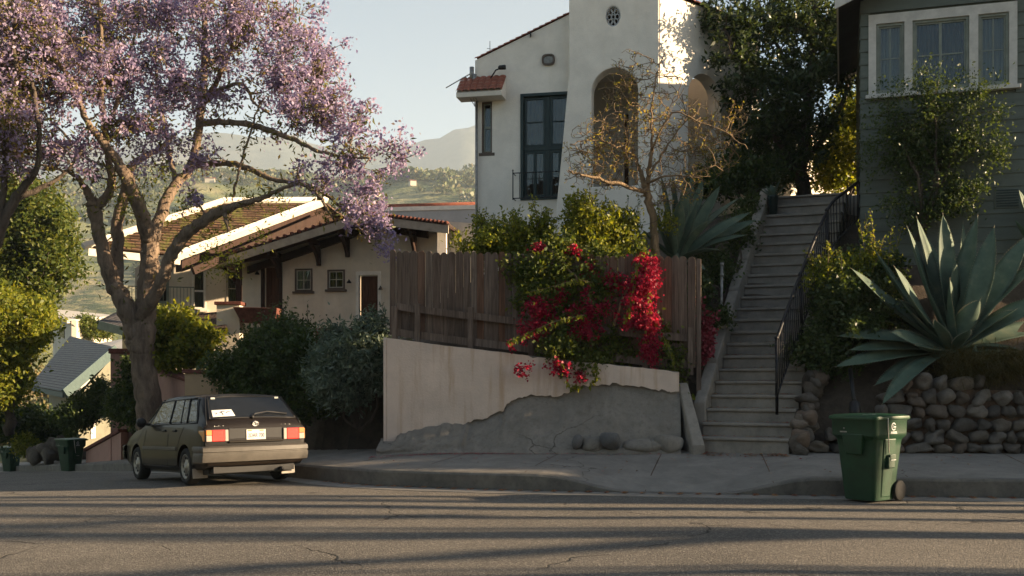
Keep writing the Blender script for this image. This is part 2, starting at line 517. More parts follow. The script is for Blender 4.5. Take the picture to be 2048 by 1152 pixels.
def asphalt():
    m, nt = new_mat('road_asphalt')
    v = coords(nt)
    f = noise(nt, v, 0.35, 6, 0.6); g = noise(nt, v, 85, 3, 0.8); h = noise(nt, v, 22, 4, 0.7)
    vo = N(nt, 'ShaderNodeTexVoronoi'); vo.inputs['Scale'].default_value = 60; L(nt, v, vo.inputs['Vector'])
    c = ramp(nt, f, [(0.3, (0.14, 0.125, 0.107)), (0.7, (0.225, 0.202, 0.170))])
    c = mix(nt, math_(nt, 'MULTIPLY', ramp(nt, vo.outputs['Color'], [(0.55, (0, 0, 0)), (0.95, (1, 1, 1))]), 0.8), c, (0.42, 0.38, 0.32))
    c = mix(nt, math_(nt, 'MULTIPLY', ramp(nt, h, [(0.45, (0, 0, 0)), (0.7, (1, 1, 1))]), 0.45), c, (0.06, 0.055, 0.05))
    # long wandering cracks
    nn = N(nt, 'ShaderNodeTexNoise'); nn.inputs['Scale'].default_value = 0.9; nn.inputs['Detail'].default_value = 8; L(nt, v, nn.inputs['Vector'])
    sc = N(nt, 'ShaderNodeVectorMath', operation='SCALE'); sc.inputs['Scale'].default_value = 1.6; L(nt, nn.outputs['Color'], sc.inputs[0])
    dv = N(nt, 'ShaderNodeVectorMath', operation='ADD'); L(nt, v, dv.inputs[0]); L(nt, sc.outputs[0], dv.inputs[1])
    ve = N(nt, 'ShaderNodeTexVoronoi', feature='DISTANCE_TO_EDGE'); ve.inputs['Scale'].default_value = 0.32; L(nt, dv.outputs[0], ve.inputs['Vector'])
    k = ramp(nt, ve.outputs['Distance'], [(0.0, (1, 1, 1)), (0.0085, (0, 0, 0))])
    k = math_(nt, 'MULTIPLY', k, ramp(nt, noise(nt, v, 0.8, 4), [(0.47, (0, 0, 0)), (0.55, (1, 1, 1))]))
    c = mix(nt, math_(nt, 'MULTIPLY', k, 0.85), c, (0.02, 0.019, 0.018))
    # oil drips and worn patches
    o = ramp(nt, noise(nt, coords(nt, (0.5, 1, 1)), 1.1, 5, 0.6), [(0.56, (0, 0, 0)), (0.72, (1, 1, 1))])
    c = mix(nt, math_(nt, 'MULTIPLY', o, 0.35), c, (0.05, 0.045, 0.042))
    hg = math_(nt, 'SUBTRACT', math_(nt, 'ADD', g, vo.outputs['Distance']), math_(nt, 'MULTIPLY', k, 2.0))
    finish(nt, c, 0.85, hg, 1.0, 0.03, spec=0.3)
    return m
M['asphalt'] = asphalt()
M['dirt'] = plain('dry_dirt', (0.15, 0.095, 0.062), 0.95, var=0.55, scale=9, bump=1.0, bscale=30, bdist=0.05, c2=(0.07, 0.045, 0.03))
M['hillgrass'] = None

def terrain_mat():
    m, nt = new_mat('hillside_soil')
    v = coords(nt)
    f = noise(nt, v, 0.06, 6, 0.6); g = noise(nt, v, 3, 8, 0.75)
    c = ramp(nt, g, [(0.3, (0.035, 0.027, 0.02)), (0.7, (0.11, 0.083, 0.06))])
    gr = ramp(nt, g, [(0.3, (0.06, 0.075, 0.02)), (0.7, (0.17, 0.18, 0.05))])
    tc = N(nt, 'ShaderNodeTexCoord'); sp = N(nt, 'ShaderNodeSeparateXYZ'); L(nt, tc.outputs['Object'], sp.inputs[0])
    far = N(nt, 'ShaderNodeMapRange'); far.inputs[1].default_value = 50; far.inputs[2].default_value = 75; L(nt, sp.outputs['Y'], far.inputs[0])
    c = mix(nt, far.outputs[0], c, gr)
    finish(nt, c, 0.95, g, 1.0, 0.06)
    return m
M['soil'] = terrain_mat()

def hill_mat(name, a, b, d, s1=0.012, s2=0.12):
    m, nt = new_mat(name)
    v = coords(nt)
    f = noise(nt, v, s1, 7, 0.65); g = noise(nt, v, s2, 6, 0.7)
    c = ramp(nt, f, [(0.36, a), (0.5, b), (0.62, d)])
    c = mix(nt, ramp(nt, g, [(0.45, (0, 0, 0)), (0.6, (1, 1, 1))]), c, tuple(V3(a) * 0.8))
    finish(nt, c, 0.95, g, 0.8, 6.0)
    return m
M['hills'] = hill_mat('grassy_hills', (0.06, 0.085, 0.03), (0.17, 0.18, 0.06), (0.30, 0.25, 0.13), 0.006, 0.05)
M['mountain'] = hill_mat('mountain_scrub', (0.07, 0.085, 0.05), (0.12, 0.12, 0.075), (0.18, 0.15, 0.10), 0.0016, 0.012)
M['scrub'] = leafmat('far_scrub', [(0.045, 0.07, 0.025), (0.09, 0.11, 0.04), (0.13, 0.14, 0.06), (0.16, 0.13, 0.07)], 0.15)

# woods and paints
def wood(name, cols, rough=0.85):
    m, nt = new_mat(name)
    g = N(nt, 'ShaderNodeNewGeometry'); oi = N(nt, 'ShaderNodeObjectInfo')
    v = coords(nt, (14, 14, 0.7))
    f = noise(nt, v, 2.2, 8, 0.65, 0.8); h = noise(nt, coords(nt, (1, 1, 0.5)), 2.0, 5)
    r = ramp(nt, oi.outputs['Random'], [(k / (len(cols) - 1), c) for k, c in enumerate(cols)])
    c = mix(nt, ramp(nt, f, [(0.35, (0, 0, 0)), (0.65, (1, 1, 1))]), mix(nt, 1.0, r, (0.45, 0.42, 0.40), 'MULTIPLY'), r)
    c = mix(nt, math_(nt, 'MULTIPLY', ramp(nt, h, [(0.5, (0, 0, 0)), (0.7, (1, 1, 1))]), 0.55), c, (0.05, 0.035, 0.028))
    finish(nt, c, rough, f, 0.6, 0.01, spec=0.25)
    return m
M['fence'] = wood('weathered_fence_wood', [(0.16, 0.113, 0.085), (0.21, 0.158, 0.122), (0.13, 0.088, 0.066), (0.19, 0.138, 0.105), (0.21, 0.095, 0.048), (0.17, 0.125, 0.097)])
M['fence_rail'] = wood('weathered_rail_wood', [(0.185, 0.135, 0.105), (0.22, 0.165, 0.13)])
M['darkwood'] = wood('dark_beam_wood', [(0.05, 0.028, 0.02), (0.065, 0.036, 0.026)])
M['doorwood'] = wood('brown_door_wood', [(0.11, 0.05, 0.028), (0.13, 0.06, 0.035)])
M['siding'] = plain('grey_green_siding_paint', (0.115, 0.13, 0.105), 0.55, var=0.22, scale=3, bump=0.12, bscale=30, stretch=(1, 1, 4))
M['trim'] = plain('pale_trim_paint', (0.56, 0.53, 0.48), 0.55, var=0.2, scale=5, bump=0.1)
M['cream_trim'] = plain('cream_trim_paint', (0.78, 0.72, 0.62), 0.6, var=0.15, scale=5, bump=0.1)
M['shade_trim'] = plain('shaded_trim_paint', (0.42, 0.36, 0.28), 0.6, var=0.25, scale=5, bump=0.1)  # darker copy of the cream trim, shade put into its colour
M['teal'] = plain('dark_teal_paint', (0.014, 0.030, 0.029), 0.4, var=0.3, scale=8, bump=0.08)
M['brownframe'] = plain('brown_window_paint', (0.10, 0.07, 0.05), 0.5)
M['creamsash'] = plain('cream_sash_paint', (0.50, 0.47, 0.40), 0.5)
M['greensash'] = plain('sage_sash_paint', (0.22, 0.24, 0.20), 0.5)
M['iron'] = plain('black_iron', (0.012, 0.012, 0.014), 0.45, 0.3, var=0.3, scale=30, bump=0.2)
M['galv'] = plain('galvanised_pipe', (0.30, 0.29, 0.27), 0.5, 0.6, var=0.4, scale=14)
M['blackplastic'] = plain('black_plastic', (0.012, 0.012, 0.013), 0.5)
M['redtile'] = plain('red_clay_tile', (0.30, 0.095, 0.055), 0.85, var=0.55, scale=7, bump=0.5, bscale=25, c2=(0.17, 0.06, 0.04))
M['redcap'] = plain('red_brick_cap', (0.17, 0.06, 0.042), 0.9, var=0.5, scale=9, bump=0.6, bscale=20)
M['mossroof'] = None
M['gravelroof'] = plain('gravel_roof', (0.50, 0.46, 0.40), 0.95, var=0.2, scale=2, bump=0.5)
M['shingle'] = None
M['ygreen_wall'] = plain('pale_green_wall', (0.21, 0.20, 0.145), 0.8, var=0.2, scale=2)
M['teal_trim'] = plain('blue_green_trim', (0.08, 0.115, 0.105), 0.6)
M['ochrewall'] = plain('far_cream_wall', (0.55, 0.50, 0.41), 0.9, var=0.15, scale=1)
M['dark_room'] = plain('unlit_room', (0.02, 0.018, 0.016), 0.9)
M['curtain'] = plain('net_curtain', (0.42, 0.40, 0.36), 0.9, var=0.1, scale=4, bump=0.05)
M['curtain_dark'] = plain('brown_drape', (0.10, 0.075, 0.06), 0.9, var=0.4, scale=4)

def glass(name='window_glass', f=0.015, tint=(0.75, 0.8, 0.78)):
    m, nt = new_mat(name)
    t = N(nt, 'ShaderNodeBsdfTransparent'); t.inputs['Color'].default_value = rgb(tint)
    g = N(nt, 'ShaderNodeBsdfGlossy'); g.inputs['Roughness'].default_value = 0.015
    bp = N(nt, 'ShaderNodeBump'); bp.inputs['Strength'].default_value = 0.08; bp.inputs['Distance'].default_value = 0.05
    L(nt, noise(nt, coords(nt), 2.2, 2), bp.inputs['Height']); L(nt, bp.outputs[0], g.inputs['Normal'])
    fr = N(nt, 'ShaderNodeFresnel'); fr.inputs['IOR'].default_value = 1.52
    fac = math_(nt, 'ADD', fr.outputs[0], f, True)
    mx = N(nt, 'ShaderNodeMixShader'); L(nt, fac, mx.inputs[0]); L(nt, t.outputs[0], mx.inputs[1]); L(nt, g.outputs[0], mx.inputs[2])
    o = N(nt, 'ShaderNodeOutputMaterial'); L(nt, mx.outputs[0], o.inputs['Surface'])
    return m
M['glass'] = glass()
M['carglass'] = glass('tinted_car_glass', 0.10, (0.25, 0.27, 0.27))

def shingles(name, cols, sx, sy, moss=None, bump=0.9):
    """rows across the slope: uses UV laid in metres along the roof plane"""
    m, nt = new_mat(name)
    uv = N(nt, 'ShaderNodeUVMap')
    br = N(nt, 'ShaderNodeTexBrick'); br.inputs['Scale'].default_value = 1.0
    br.inputs['Brick Width'].default_value = sx; br.inputs['Row Height'].default_value = sy; br.inputs['Mortar Size'].default_value = sy * 0.09
    br.inputs['Color1'].default_value = rgb(cols[0]); br.inputs['Color2'].default_value = rgb(cols[1]); br.inputs['Mortar'].default_value = rgb(tuple(V3(cols[0]) * 0.25))
    L(nt, uv.outputs[0], br.inputs['Vector'])
    v = coords(nt)
    f = noise(nt, v, 1.2, 7, 0.7)
    c = mix(nt, math_(nt, 'MULTIPLY', ramp(nt, f, [(0.4, (0, 0, 0)), (0.65, (1, 1, 1))]), 0.5), br.outputs['Color'], cols[2])
    if moss is not None:
        mo = ramp(nt, noise(nt, v, 1.6, 8, 0.75, 0.5), [(0.5, (0, 0, 0)), (0.6, (1, 1, 1))])
        c = mix(nt, math_(nt, 'MULTIPLY', mo, 0.75), c, moss)
    sp = N(nt, 'ShaderNodeSeparateXYZ'); L(nt, uv.outputs[0], sp.inputs[0])
    saw = math_(nt, 'FRACT', math_(nt, 'DIVIDE', sp.outputs['Y'], sy))
    h = math_(nt, 'SUBTRACT', math_(nt, 'MULTIPLY', br.outputs['Fac'], -0.6), saw)
    finish(nt, c, 0.9, h, bump, 0.05, spec=0.2)
    return m
M['mossroof'] = shingles('mossy_clay_shingles', [(0.14, 0.082, 0.055), (0.19, 0.11, 0.072), (0.10, 0.068, 0.048)], 0.25, 0.2, (0.115, 0.125, 0.03))
M['shingle'] = shingles('grey_shingles', [(0.22, 0.195, 0.165), (0.27, 0.24, 0.20), (0.19, 0.18, 0.165)], 0.3, 0.22)
M['darkshingle'] = shingles('dark_shingles', [(0.06, 0.055, 0.055), (0.08, 0.07, 0.07), (0.05, 0.05, 0.05)], 0.3, 0.22)
M['brownroof'] = shingles('brown_tile_roof', [(0.13, 0.085, 0.065), (0.17, 0.11, 0.08), (0.10, 0.07, 0.055)], 0.25, 0.2)

def carpaint():
    m, nt = new_mat('dark_grey_brown_car_paint')
    v = coords(nt)
    f = noise(nt, v, 180, 2); d = noise(nt, v, 3, 6, 0.7)
    c = mix(nt, math_(nt, 'MULTIPLY', f, 0.5), (0.007, 0.0048, 0.0036), (0.016, 0.0118, 0.0092))
    c = mix(nt, math_(nt, 'MULTIPLY', ramp(nt, d, [(0.5, (0, 0, 0)), (0.8, (1, 1, 1))]), 0.2), c, (0.025, 0.019, 0.014))
    finish(nt, c, 0.45, None, metal=0.0, spec=0.12, coat=0.22)
    return m
M['paint'] = carpaint()
M['paint_blue'] = plain('dark_blue_car_paint', (0.02, 0.028, 0.036), 0.3, 0.2, coat=0.8, var=0.2)
M['bumper'] = plain('faded_grey_bumper', (0.088, 0.079, 0.067), 0.55, var=0.3, scale=5, bump=0.1)
M['rubber'] = plain('tyre_rubber', (0.014, 0.014, 0.014), 0.85, bump=0.4)
M['rim'] = plain('dull_alloy', (0.30, 0.28, 0.25), 0.4, 0.7, var=0.35, scale=12)
M['redlens'] = plain('red_lens', (0.55, 0.025, 0.02), 0.25, var=0.15, spec=0.6, coat=0.5)
M['amberlens'] = plain('amber_lens', (0.55, 0.20, 0.05), 0.25, var=0.15, spec=0.6, coat=0.5)
M['clearlens'] = plain('clear_lens', (0.36, 0.31, 0.27), 0.25, var=0.1, spec=0.6, coat=0.5)
M['chrome'] = plain('worn_chrome', (0.6, 0.58, 0.55), 0.25, 1.0, var=0.2)
M['plate'] = plain('licence_plate_white', (0.62, 0.60, 0.55), 0.5)
M['plateink'] = plain('licence_plate_ink', (0.03, 0.04, 0.12), 0.5)
M['paper'] = plain('white_card', (0.70, 0.68, 0.64), 0.7)
M['flap'] = plain('dirty_mudflap', (0.33, 0.30, 0.26), 0.7)
M['binplastic'] = plain('green_bin_plastic', (0.0075, 0.045, 0.018), 0.48, var=0.35, scale=4, bump=0.25, bscale=90, spec=0.4)
M['binlid'] = plain('green_bin_lid_plastic', (0.010, 0.058, 0.022), 0.42, var=0.35, scale=5, bump=0.2, bscale=90, spec=0.4)
M['binprint'] = plain('white_print', (0.60, 0.62, 0.60), 0.6)
M['carglass'] = plain('dark_car_glass', (0.010, 0.011, 0.012), 0.06, spec=0.5, var=0.2, bump=0.35, bscale=3.5, bdist=0.05, stretch=(1, 1, 2.5))
# ------------------------------------------------------------------ the street
CURB = np.array([(64, -30), (42, -13), (31, -5), (24.5, .2), (19, 5.2), (15, 8.9), (11.5, 11.7), (8.8, 13.0), (6.6, 13.62), (4.4, 13.98), (2.3, 14.35), (0.4, 14.85), (-1.2, 15.4), (-2.2, 15.95), (-2.97, 16.75), (-3.7, 17.75),
                 (-5.5, 20.2), (-9.0, 25.9), (-14.2, 34.4), (-21.7, 46), (-34, 63), (-60, 97), (-90, 136)])


def resample(poly, step):
    p = smooth_path(np.hstack([poly, np.zeros((len(poly), 1)), np.ones((len(poly), 1))]), 12)[:, :2]
    s = np.r_[0, np.cumsum(np.linalg.norm(np.diff(p, axis=0), axis=1))]
    t = np.arange(0, s[-1], step)
    return np.stack([np.interp(t, s, p[:, 0]), np.interp(t, s, p[:, 1])], 1), t


CP, CS = resample(CURB, 0.25)
CT = np.gradient(CP, axis=0); CT /= np.linalg.norm(CT, axis=1)[:, None]
CN = np.stack([CT[:, 1], -CT[:, 0]], 1)          # towards the lots (away from the camera)
if CN[0, 1] < 0: CN = -CN


def curbd(X, Y):
    """signed distance from the kerb line, positive on the lot side"""
    q = np.stack([np.ravel(X), np.ravel(Y)], 1)
    out = np.empty(len(q))
    for k in range(0, len(q), 4000):
        b = q[k:k + 4000]
        D = ((b[:, None, :] - CP[None]) ** 2).sum(-1)
        j = D.argmin(1)
        out[k:k + 4000] = np.sqrt(D[np.arange(len(b)), j]) * np.sign(((b - CP[j]) * CN[j]).sum(1))
    return out.reshape(np.shape(X))


def hroad(X, Y):
    u = -0.588 * (np.asarray(X) + 4.0) + 0.809 * (np.asarray(Y) - 16.1) - 1.2
    w = 2.0
    return -0.0755 * np.where(u / w > 30, u, w * np.log1p(np.exp(np.minimum(u / w, 30)))) + 0.004 * np.clip(np.asarray(X), 0, 30) - 0.04 * np.clip(2 - np.asarray(X), 0, 12) * np.clip((13.2 - np.asarray(Y)) / 4, 0, 1)


xs = np.concatenate([np.arange(-120, -30, 3), np.arange(-30, 16, 0.5), np.arange(16, 70, 3)])
ys = np.concatenate([np.arange(-40, 4, 2), np.arange(4, 40, 0.4), np.arange(40, 150, 3)])
X, Y = np.meshgrid(xs, ys, indexing='ij')
Z = hroad(X, Y) + 0.02 * fbm(X * 0.5, Y * 0.5, 3) * (Y < 60)
D = curbd(X, Y)
Dc = (D[:-1, :-1] + D[1:, 1:]) / 2
tag(gmesh('road', X, Y, Z, M['asphalt'], keep=(Dc < 2.6) & (Dc > -17)), kind='structure')

# kerb, gutter and pavement follow the kerb line
def kerbh(s, P_):
    """full kerb, dropping to nothing at the ramp in front of the steps"""
    x = P_[:, 0]
    a = np.clip((x - 0.35) / 1.3, 0, 1); b = np.clip((4.1 - x) / 1.3, 0, 1)
    dip = np.minimum(a, b); dip = dip * dip * (3 - 2 * dip)
    return 0.235 * (1 - dip) + 0.015


KH = kerbh(CS, CP)
RZ = hroad(CP[:, 0], CP[:, 1])
SW = np.interp(CP[:, 0], [-20, -9, -6, -3.2, -2, 0, 2.5, 4.5, 7, 60], [1.6, 1.6, 1.9, 1.7, 2.0, 2.5, 2.75, 2.85, 2.9, 2.9])      # pavement depth
sel = np.where((CP[:, 0] > -95) & (CP[:, 0] < 50))[0]


def strip(name, offs, mat, kind='structure', smooth=False):
    """offs: list of functions i -> (distance from kerb line, height)"""
    mb = MB()
    rows = []
    for i in sel:
        rows.append([np.r_[CP[i] + CN[i] * o, z] for o, z in offs(i)])
    mb.grid(rows, smooth)
    return tag(mb.build(name, mat, fix=True), kind=kind)


def wob(i, k): return 0.006 * math.sin(i * 0.37 + k) + 0.004 * math.sin(i * 1.13 + k * 2)


strip('gutter', lambda i: [(-0.42, RZ[i] - 0.01), (-0.42, RZ[i] + 0.008), (-0.01, RZ[i] + 0.012)], M['sidewalk'])
strip('kerb', lambda i: [(0.0 + wob(i, 0), RZ[i] - 0.2), (0.0 + wob(i, 0), RZ[i] + KH[i] * 0.85), (0.018, RZ[i] + KH[i] * 0.96), (0.045, RZ[i] + KH[i]), (0.165, RZ[i] + KH[i] + 0.004), (0.17, RZ[i] - 0.2)], M['kerb'])


def swz(i, t):
    """height of the pavement at the share t of its depth"""
    k0 = RZ[i] + KH[i]
    full = RZ[i] + 0.25
    return k0 + (full + 0.15 - k0) * t ** (0.75)


strip('pavement', lambda i: [(0.176, RZ[i] - 0.1)] + [(0.176 + (SW[i] - 0.176) * t, swz(i, t)) for t in (0, .1, .2, .35, .5, .65, .8, 1.0)] + [(SW[i] + 0.9, swz(i, 1.0) + 0.01), (SW[i] + 0.95, swz(i, 1) - 0.4)], M['sidewalk'])
# scored joints in the pavement: thin dark sheets of dirt in the grooves
mb = MB()
acc = 0
for n_, i in enumerate(sel):
    if n_ % 7 == 0 and -16 < CP[i, 0] < 14:
        for t0, t1 in ((0, .33), (.33, .66), (.66, 1.0)):
            o0, o1 = 0.176 + (SW[i] - .176) * t0, 0.176 + (SW[i] - .176) * t1
            a = np.r_[CP[i] + CN[i] * o0, swz(i, t0) + 0.004]; b = np.r_[CP[i] + CN[i] * o1, swz(i, t1) + 0.004]
            w = np.r_[CT[i] * 0.007, 0]
            mb.add([a - w, a + w, b + w, b - w], [(0, 1, 2, 3)])
tag(mb.build('pavement_joint', M['dirt']), kind='structure')


def pave_z(x, y):
    j = ((CP - np.array([x, y])) ** 2).sum(1).argmin()
    t = np.clip((((np.array([x, y]) - CP[j]) * CN[j]).sum() - .176) / (SW[j] - .176), 0, 1)
    return swz(j, t)


# ------------------------------------------------------------------ the lots: one sheet through surveyed heights
ctrl = np.array([
    # behind the pavement
    (10, 16.4, .5), (13, 14.2, .5), (17, 11, .6), (21.5, 7, .7), (27, 2, .8), (36, -5, .9), (46, -12, 1.0), (66, -26, 1.2), (3.5, 16.9, .45), (2.4, 17.2, .4), (0, 17.6, .36), (-2.0, 18.0, .3), (-2.6, 18.0, .35),
    (-3.6, 18.7, .25), (-4.5, 20.2, .1), (-6.2, 22.5, -.1), (-8, 25.5, -.35), (-9.3, 27.5, -.6), (-12.8, 34.5, -1.15), (-20.3, 46.5, -2.1), (-32, 63, -3.6), (-58, 98, -7), (-80, 125, -9),
    # rock wall terrace and the green house
    (4.7, 16.9, .75), (5.4, 17.0, 1.0), (5.6, 17.7, 2.1), (6.3, 17.2, 1.75), (7.2, 17.15, 1.85), (8.3, 17.0, 1.9), (10, 16.9, 1.95), (14, 15.6, 2.0), (19, 12.5, 2.0), (24, 9, 1.8), (30, 3.5, 1.6), (40, 0, 2),
    (6.3, 18.2, 2.9), (7.5, 18.0, 2.9), (9, 17.8, 3.0), (6.4, 19.1, 3.8), (8, 18.7, 3.8), (10, 18, 3.8), (15, 17, 3.8), (7.0, 21, 4.6), (10, 22, 4.4), (20, 20, 4.3),
    # beside the steps
    (2.75, 17.6, .5), (3.05, 17.9, 1.2), (3.4, 18.5, 1.9), (3.9, 19.3, 2.7), (4.5, 20.5, 3.9), (5.1, 21.6, 4.9), (5.6, 22.3, 5.3), (7.3, 22.2, 5.3), (6.3, 20.2, 3.9), (5.3, 18.4, 2.2), (4.7, 17.4, 1.2),
    (6.5, 23.5, 5.35), (8.5, 25, 5.4), (12, 28, 5.6), (20, 30, 6),
    # behind the fence, up to the white house
    (-2.0, 18.6, 2.1), (0, 18.4, 2.1), (2.0, 18.2, 1.9), (2.7, 18.1, 1.8), (1.5, 19.2, 2.7), (2.7, 19.6, 3.1), (0, 20, 2.9), (-1.2, 20.5, 2.8), (.5, 22.2, 3.8), (2.6, 21.5, 4.3), (4.0, 21.6, 4.6), (-.6, 23.5, 3.9), (3, 24, 5), (2, 30, 5), (4.6, 23.6, 5.2),
    # bank falling left of the wall, the low house lot
    (-2.4, 19.2, 1.4), (-3.2, 19.6, .9), (-2.8, 22, 2.0), (-4.2, 22.5, 1.3), (-5.5, 23.8, .8), (-3, 27, 2.5), (-7, 27, .6), (-5, 28, 2.0), (-6, 31, 2.5), (-2, 33, 2.7), (-9, 31, 1.2), (-9.8, 29.5, 0.0), (-11.5, 33.8, -.3),
    (-14.1, 37.6, -1.05), (-13.0, 37.2, -.9), (-10, 36, 2.0), (-4, 40, 2.6), (-12.3, 38, .6), (-15, 42, -.6), (-13, 46, .6), (-3, 55, 2), (-20, 54, -2.4), (-24, 58, -2.8), (-28, 62, -3.0), (-20, 66, -2), (-31, 74, -2.5), (-38, 80, -3.5), (-30, 90, -3), (-10, 90, -1), (-50, 110, -6),
    (10, 60, 4), (20, 40, 6.5), (40, 25, 6), (40, 50, 8), (10, 100, 0), (40, 100, 4), (-30, 125, -6), (0, 130, -6), (40, 130, 0), (60, 10, 1), (60, 60, 8), (60, 130, 0)], float)


def rbf(C):
    d = np.linalg.norm(C[:, None, :2] - C[None, :, :2], axis=2)
    A = d + np.eye(len(C)) * 1e-3
    n = len(C)
    K = np.block([[A, np.c_[np.ones(n), C[:, :2]]], [np.r_[np.ones((1, n)), C[:, :2].T], np.zeros((3, 3))]])
    return np.linalg.solve(K, np.r_[C[:, 2], 0, 0, 0])


WT = rbf(ctrl)


def hlot(X, Y):
    q = np.stack([np.ravel(X), np.ravel(Y)], 1).astype(float)
    d = np.linalg.norm(q[:, None, :] - ctrl[None, :, :2], axis=2)
    return (d @ WT[:-3] + WT[-3] + q @ WT[-2:]).reshape(np.shape(X))


def ground(x, y): return float(hlot(np.array([x]), np.array([y]))[0])


xs = np.concatenate([np.arange(-90, -26, 2.5), np.arange(-26, -10, 0.6), np.arange(-10, 14, 0.22), np.arange(14, 62, 2)])
ys = np.concatenate([np.arange(-20, 2, 2.0), np.arange(2, 14, 1.0), np.arange(14, 27, 0.22), np.arange(27, 50, 0.6), np.arange(50, 140, 2.5)])
X, Y = np.meshgrid(xs, ys, indexing='ij')
D = curbd(X, Y)
Z = hlot(X, Y)
SWI = np.interp(X, [-20, -9, -6, -3.2, -2, 0, 2.5, 4.5, 7, 60], [1.6, 1.6, 1.9, 1.7, 2.0, 2.5, 2.75, 2.85, 2.9, 2.9])
Z = Z + 0.16 * fbm(X * 1.3, Y * 1.3, 8) * np.clip((D - SWI - 0.3) / 0.8, 0, 1)
Z = np.where(D < SWI + 0.15, np.minimum(Z, hroad(X, Y) - 0.1), Z)
# nothing of the bank in front of the stucco wall
wl = 18.0 + (X + 2.13) * (17.35 - 18.0) / (2.75 + 2.13)
inw = (X > -2.1) & (X < 2.8) & (Y < wl + 0.3) & (Y > wl - 1.6)
Z = np.where(inw, np.minimum(Z, 0.1), Z)
keep = ((D[:-1, :-1] + D[1:, 1:]) / 2) > 0.5
tag(gmesh('hillside', X, Y, Z, M['soil'], keep=keep), kind='structure')

# the open country beyond and all round
xs = np.concatenate([np.arange(-900, -120, 30), np.arange(-120, 301, 20)])
ys = np.concatenate([np.arange(-300, 0, 40), np.arange(0, 160, 20), np.arange(160, 700, 40)])
X, Y = np.meshgrid(xs, ys, indexing='ij')
Z = -14 + 2 * fbm(X * .02, Y * .02, 4) + np.where(Y < 40, 0, 0)
Z = np.where((Y < 10) & (X > -40), -1.2, Z); Z = np.where((X > 58) & (Y < 140), -0.5, Z)
tag(gmesh('valley_floor', X, Y, Z, M['hills']), kind='structure')


def hhill(X, Y):
    e = np.interp(Y, [100, 120, 150, 200, 260, 330, 400, 430, 520, 620], [-16, -6, 9, 22, 36, 57, 76, 80, 66, 40])
    r = 26 * fbm(X * 0.006 + 3, Y * 0.006, 21, 5) + 8 * fbm(X * 0.03, Y * 0.03, 5, 4)
    k = np.clip((Y - 110) / 200, 0, 1)
    left = np.clip((-X - 60) / 250, 0, 1)
    # the shoulder of the ridge rises to the right
    rise = np.clip((X + 90) / 150, -1, 1) * 7 * k
    return e + r * k + rise + 12 * left * k


xs = np.arange(-460, 106, 5.0); ys = np.concatenate([np.arange(96, 260, 5), np.arange(260, 620, 6)])
X, Y = np.meshgrid(xs, ys, indexing='ij')
HS = 2.5           # the far country is laid out small and set out at this scale from the eye
def far_xyz(X, Y, Z): return X * HS, Y * HS, CZ + (Z - CZ) * HS
tag(gmesh('hills', *far_xyz(X, Y, hhill(X, Y)), M['hills']), kind='structure')

xs = np.arange(-1300, 110, 20.0); ys = np.arange(900, 1900, 25.0)
X, Y = np.meshgrid(xs, ys, indexing='ij')
k = np.clip(1 - np.abs(Y - 1450) / 520, 0, 1) ** 0.8
crest = 350 + 10 * np.sin(X * 0.012 + 0.4) + np.clip((X + 250) / 200, -1.2, 1.5) * 9
ridges = 1 - np.abs(fbm(X * 0.008, Y * 0.006, 31, 5)) * 1.6
Z = -30 + (crest + 30) * k * (0.72 + 0.28 * ridges) + 25 * fbm(X * 0.01, Y * 0.01, 9, 5)
tag(gmesh('mountains', *far_xyz(X, Y, Z), M['mountain']), kind='structure')

# scrub and trees on the hills, one mass
n = 9000
hx = rng.uniform(-330, 60, n); hy = 125 + 330 * rng.uniform(0, 1, n) ** 0.8
dens = vnoise(hx * .02, hy * .02, 77) + 0.35 * vnoise(hx * .08, hy * .08, 78)
ok = (dens > 0.50) & (np.abs(hx / hy + 0.25) < 0.42)
# a bare meadow below the leaning roof
ok &= ~((hy < 260) & (hy > 165) & (hx / hy < -0.36))
hx, hy = hx[ok], hy[ok]; hz = hhill(hx, hy)
sz = rng.uniform(1.0, 3.4, len(hx)) * (0.75 + hy / 900)
k = 60
c = np.repeat(np.stack([hx, hy, hz + sz * 0.45], 1), k, 0)
d = rng.normal(size=(len(c), 3)); d /= np.linalg.norm(d, axis=1, keepdims=True); d[:, 2] = np.abs(d[:, 2]) * 1.0 - 0.35
s = np.repeat(sz, k)
C = c + d * (s * rng.uniform(0.55, 1.0, len(s)))[:, None] * np.array([1, 1, .85])
V = leafcloud(C, 1.0, 0.9, 0.1)
V = (V.reshape(-1, 4, 3) - C[:, None]) * (s * 0.36)[:, None, None] + C[:, None]
V = V.reshape(-1, 3) * HS; V[:, 2] += CZ * (1 - HS)
tag(fast('woods', V, 4, M['scrub']), kind='stuff')
# nearer brush below the first houses
n = 160
bx = rng.uniform(-1, 1, n); by = rng.uniform(86, 128, n); bx = -0.40 * by + bx * 26
bz = np.where(by < 100, hlot(bx, by), -6 + (by - 100) * .25)
sz = rng.uniform(1.6, 3.2, n)
k = 260
c = np.repeat(np.stack([bx, by, bz + sz * .5], 1), k, 0)
d = rng.normal(size=(len(c), 3)); d /= np.linalg.norm(d, axis=1, keepdims=True)
s = np.repeat(sz, k)
C = c + d * (s * rng.uniform(0.5, 1.0, len(s)))[:, None] * np.array([1.1, 1.1, .9])
M['brush'] = leafmat('dry_brush_leaf', [(0.09, 0.09, 0.035), (0.17, 0.14, 0.06), (0.23, 0.17, 0.085)], 0.25)
tag(fast('undergrowth', leafcloud(C, 0.55, 0.75, 0.1), 4, M['brush']), kind='stuff')
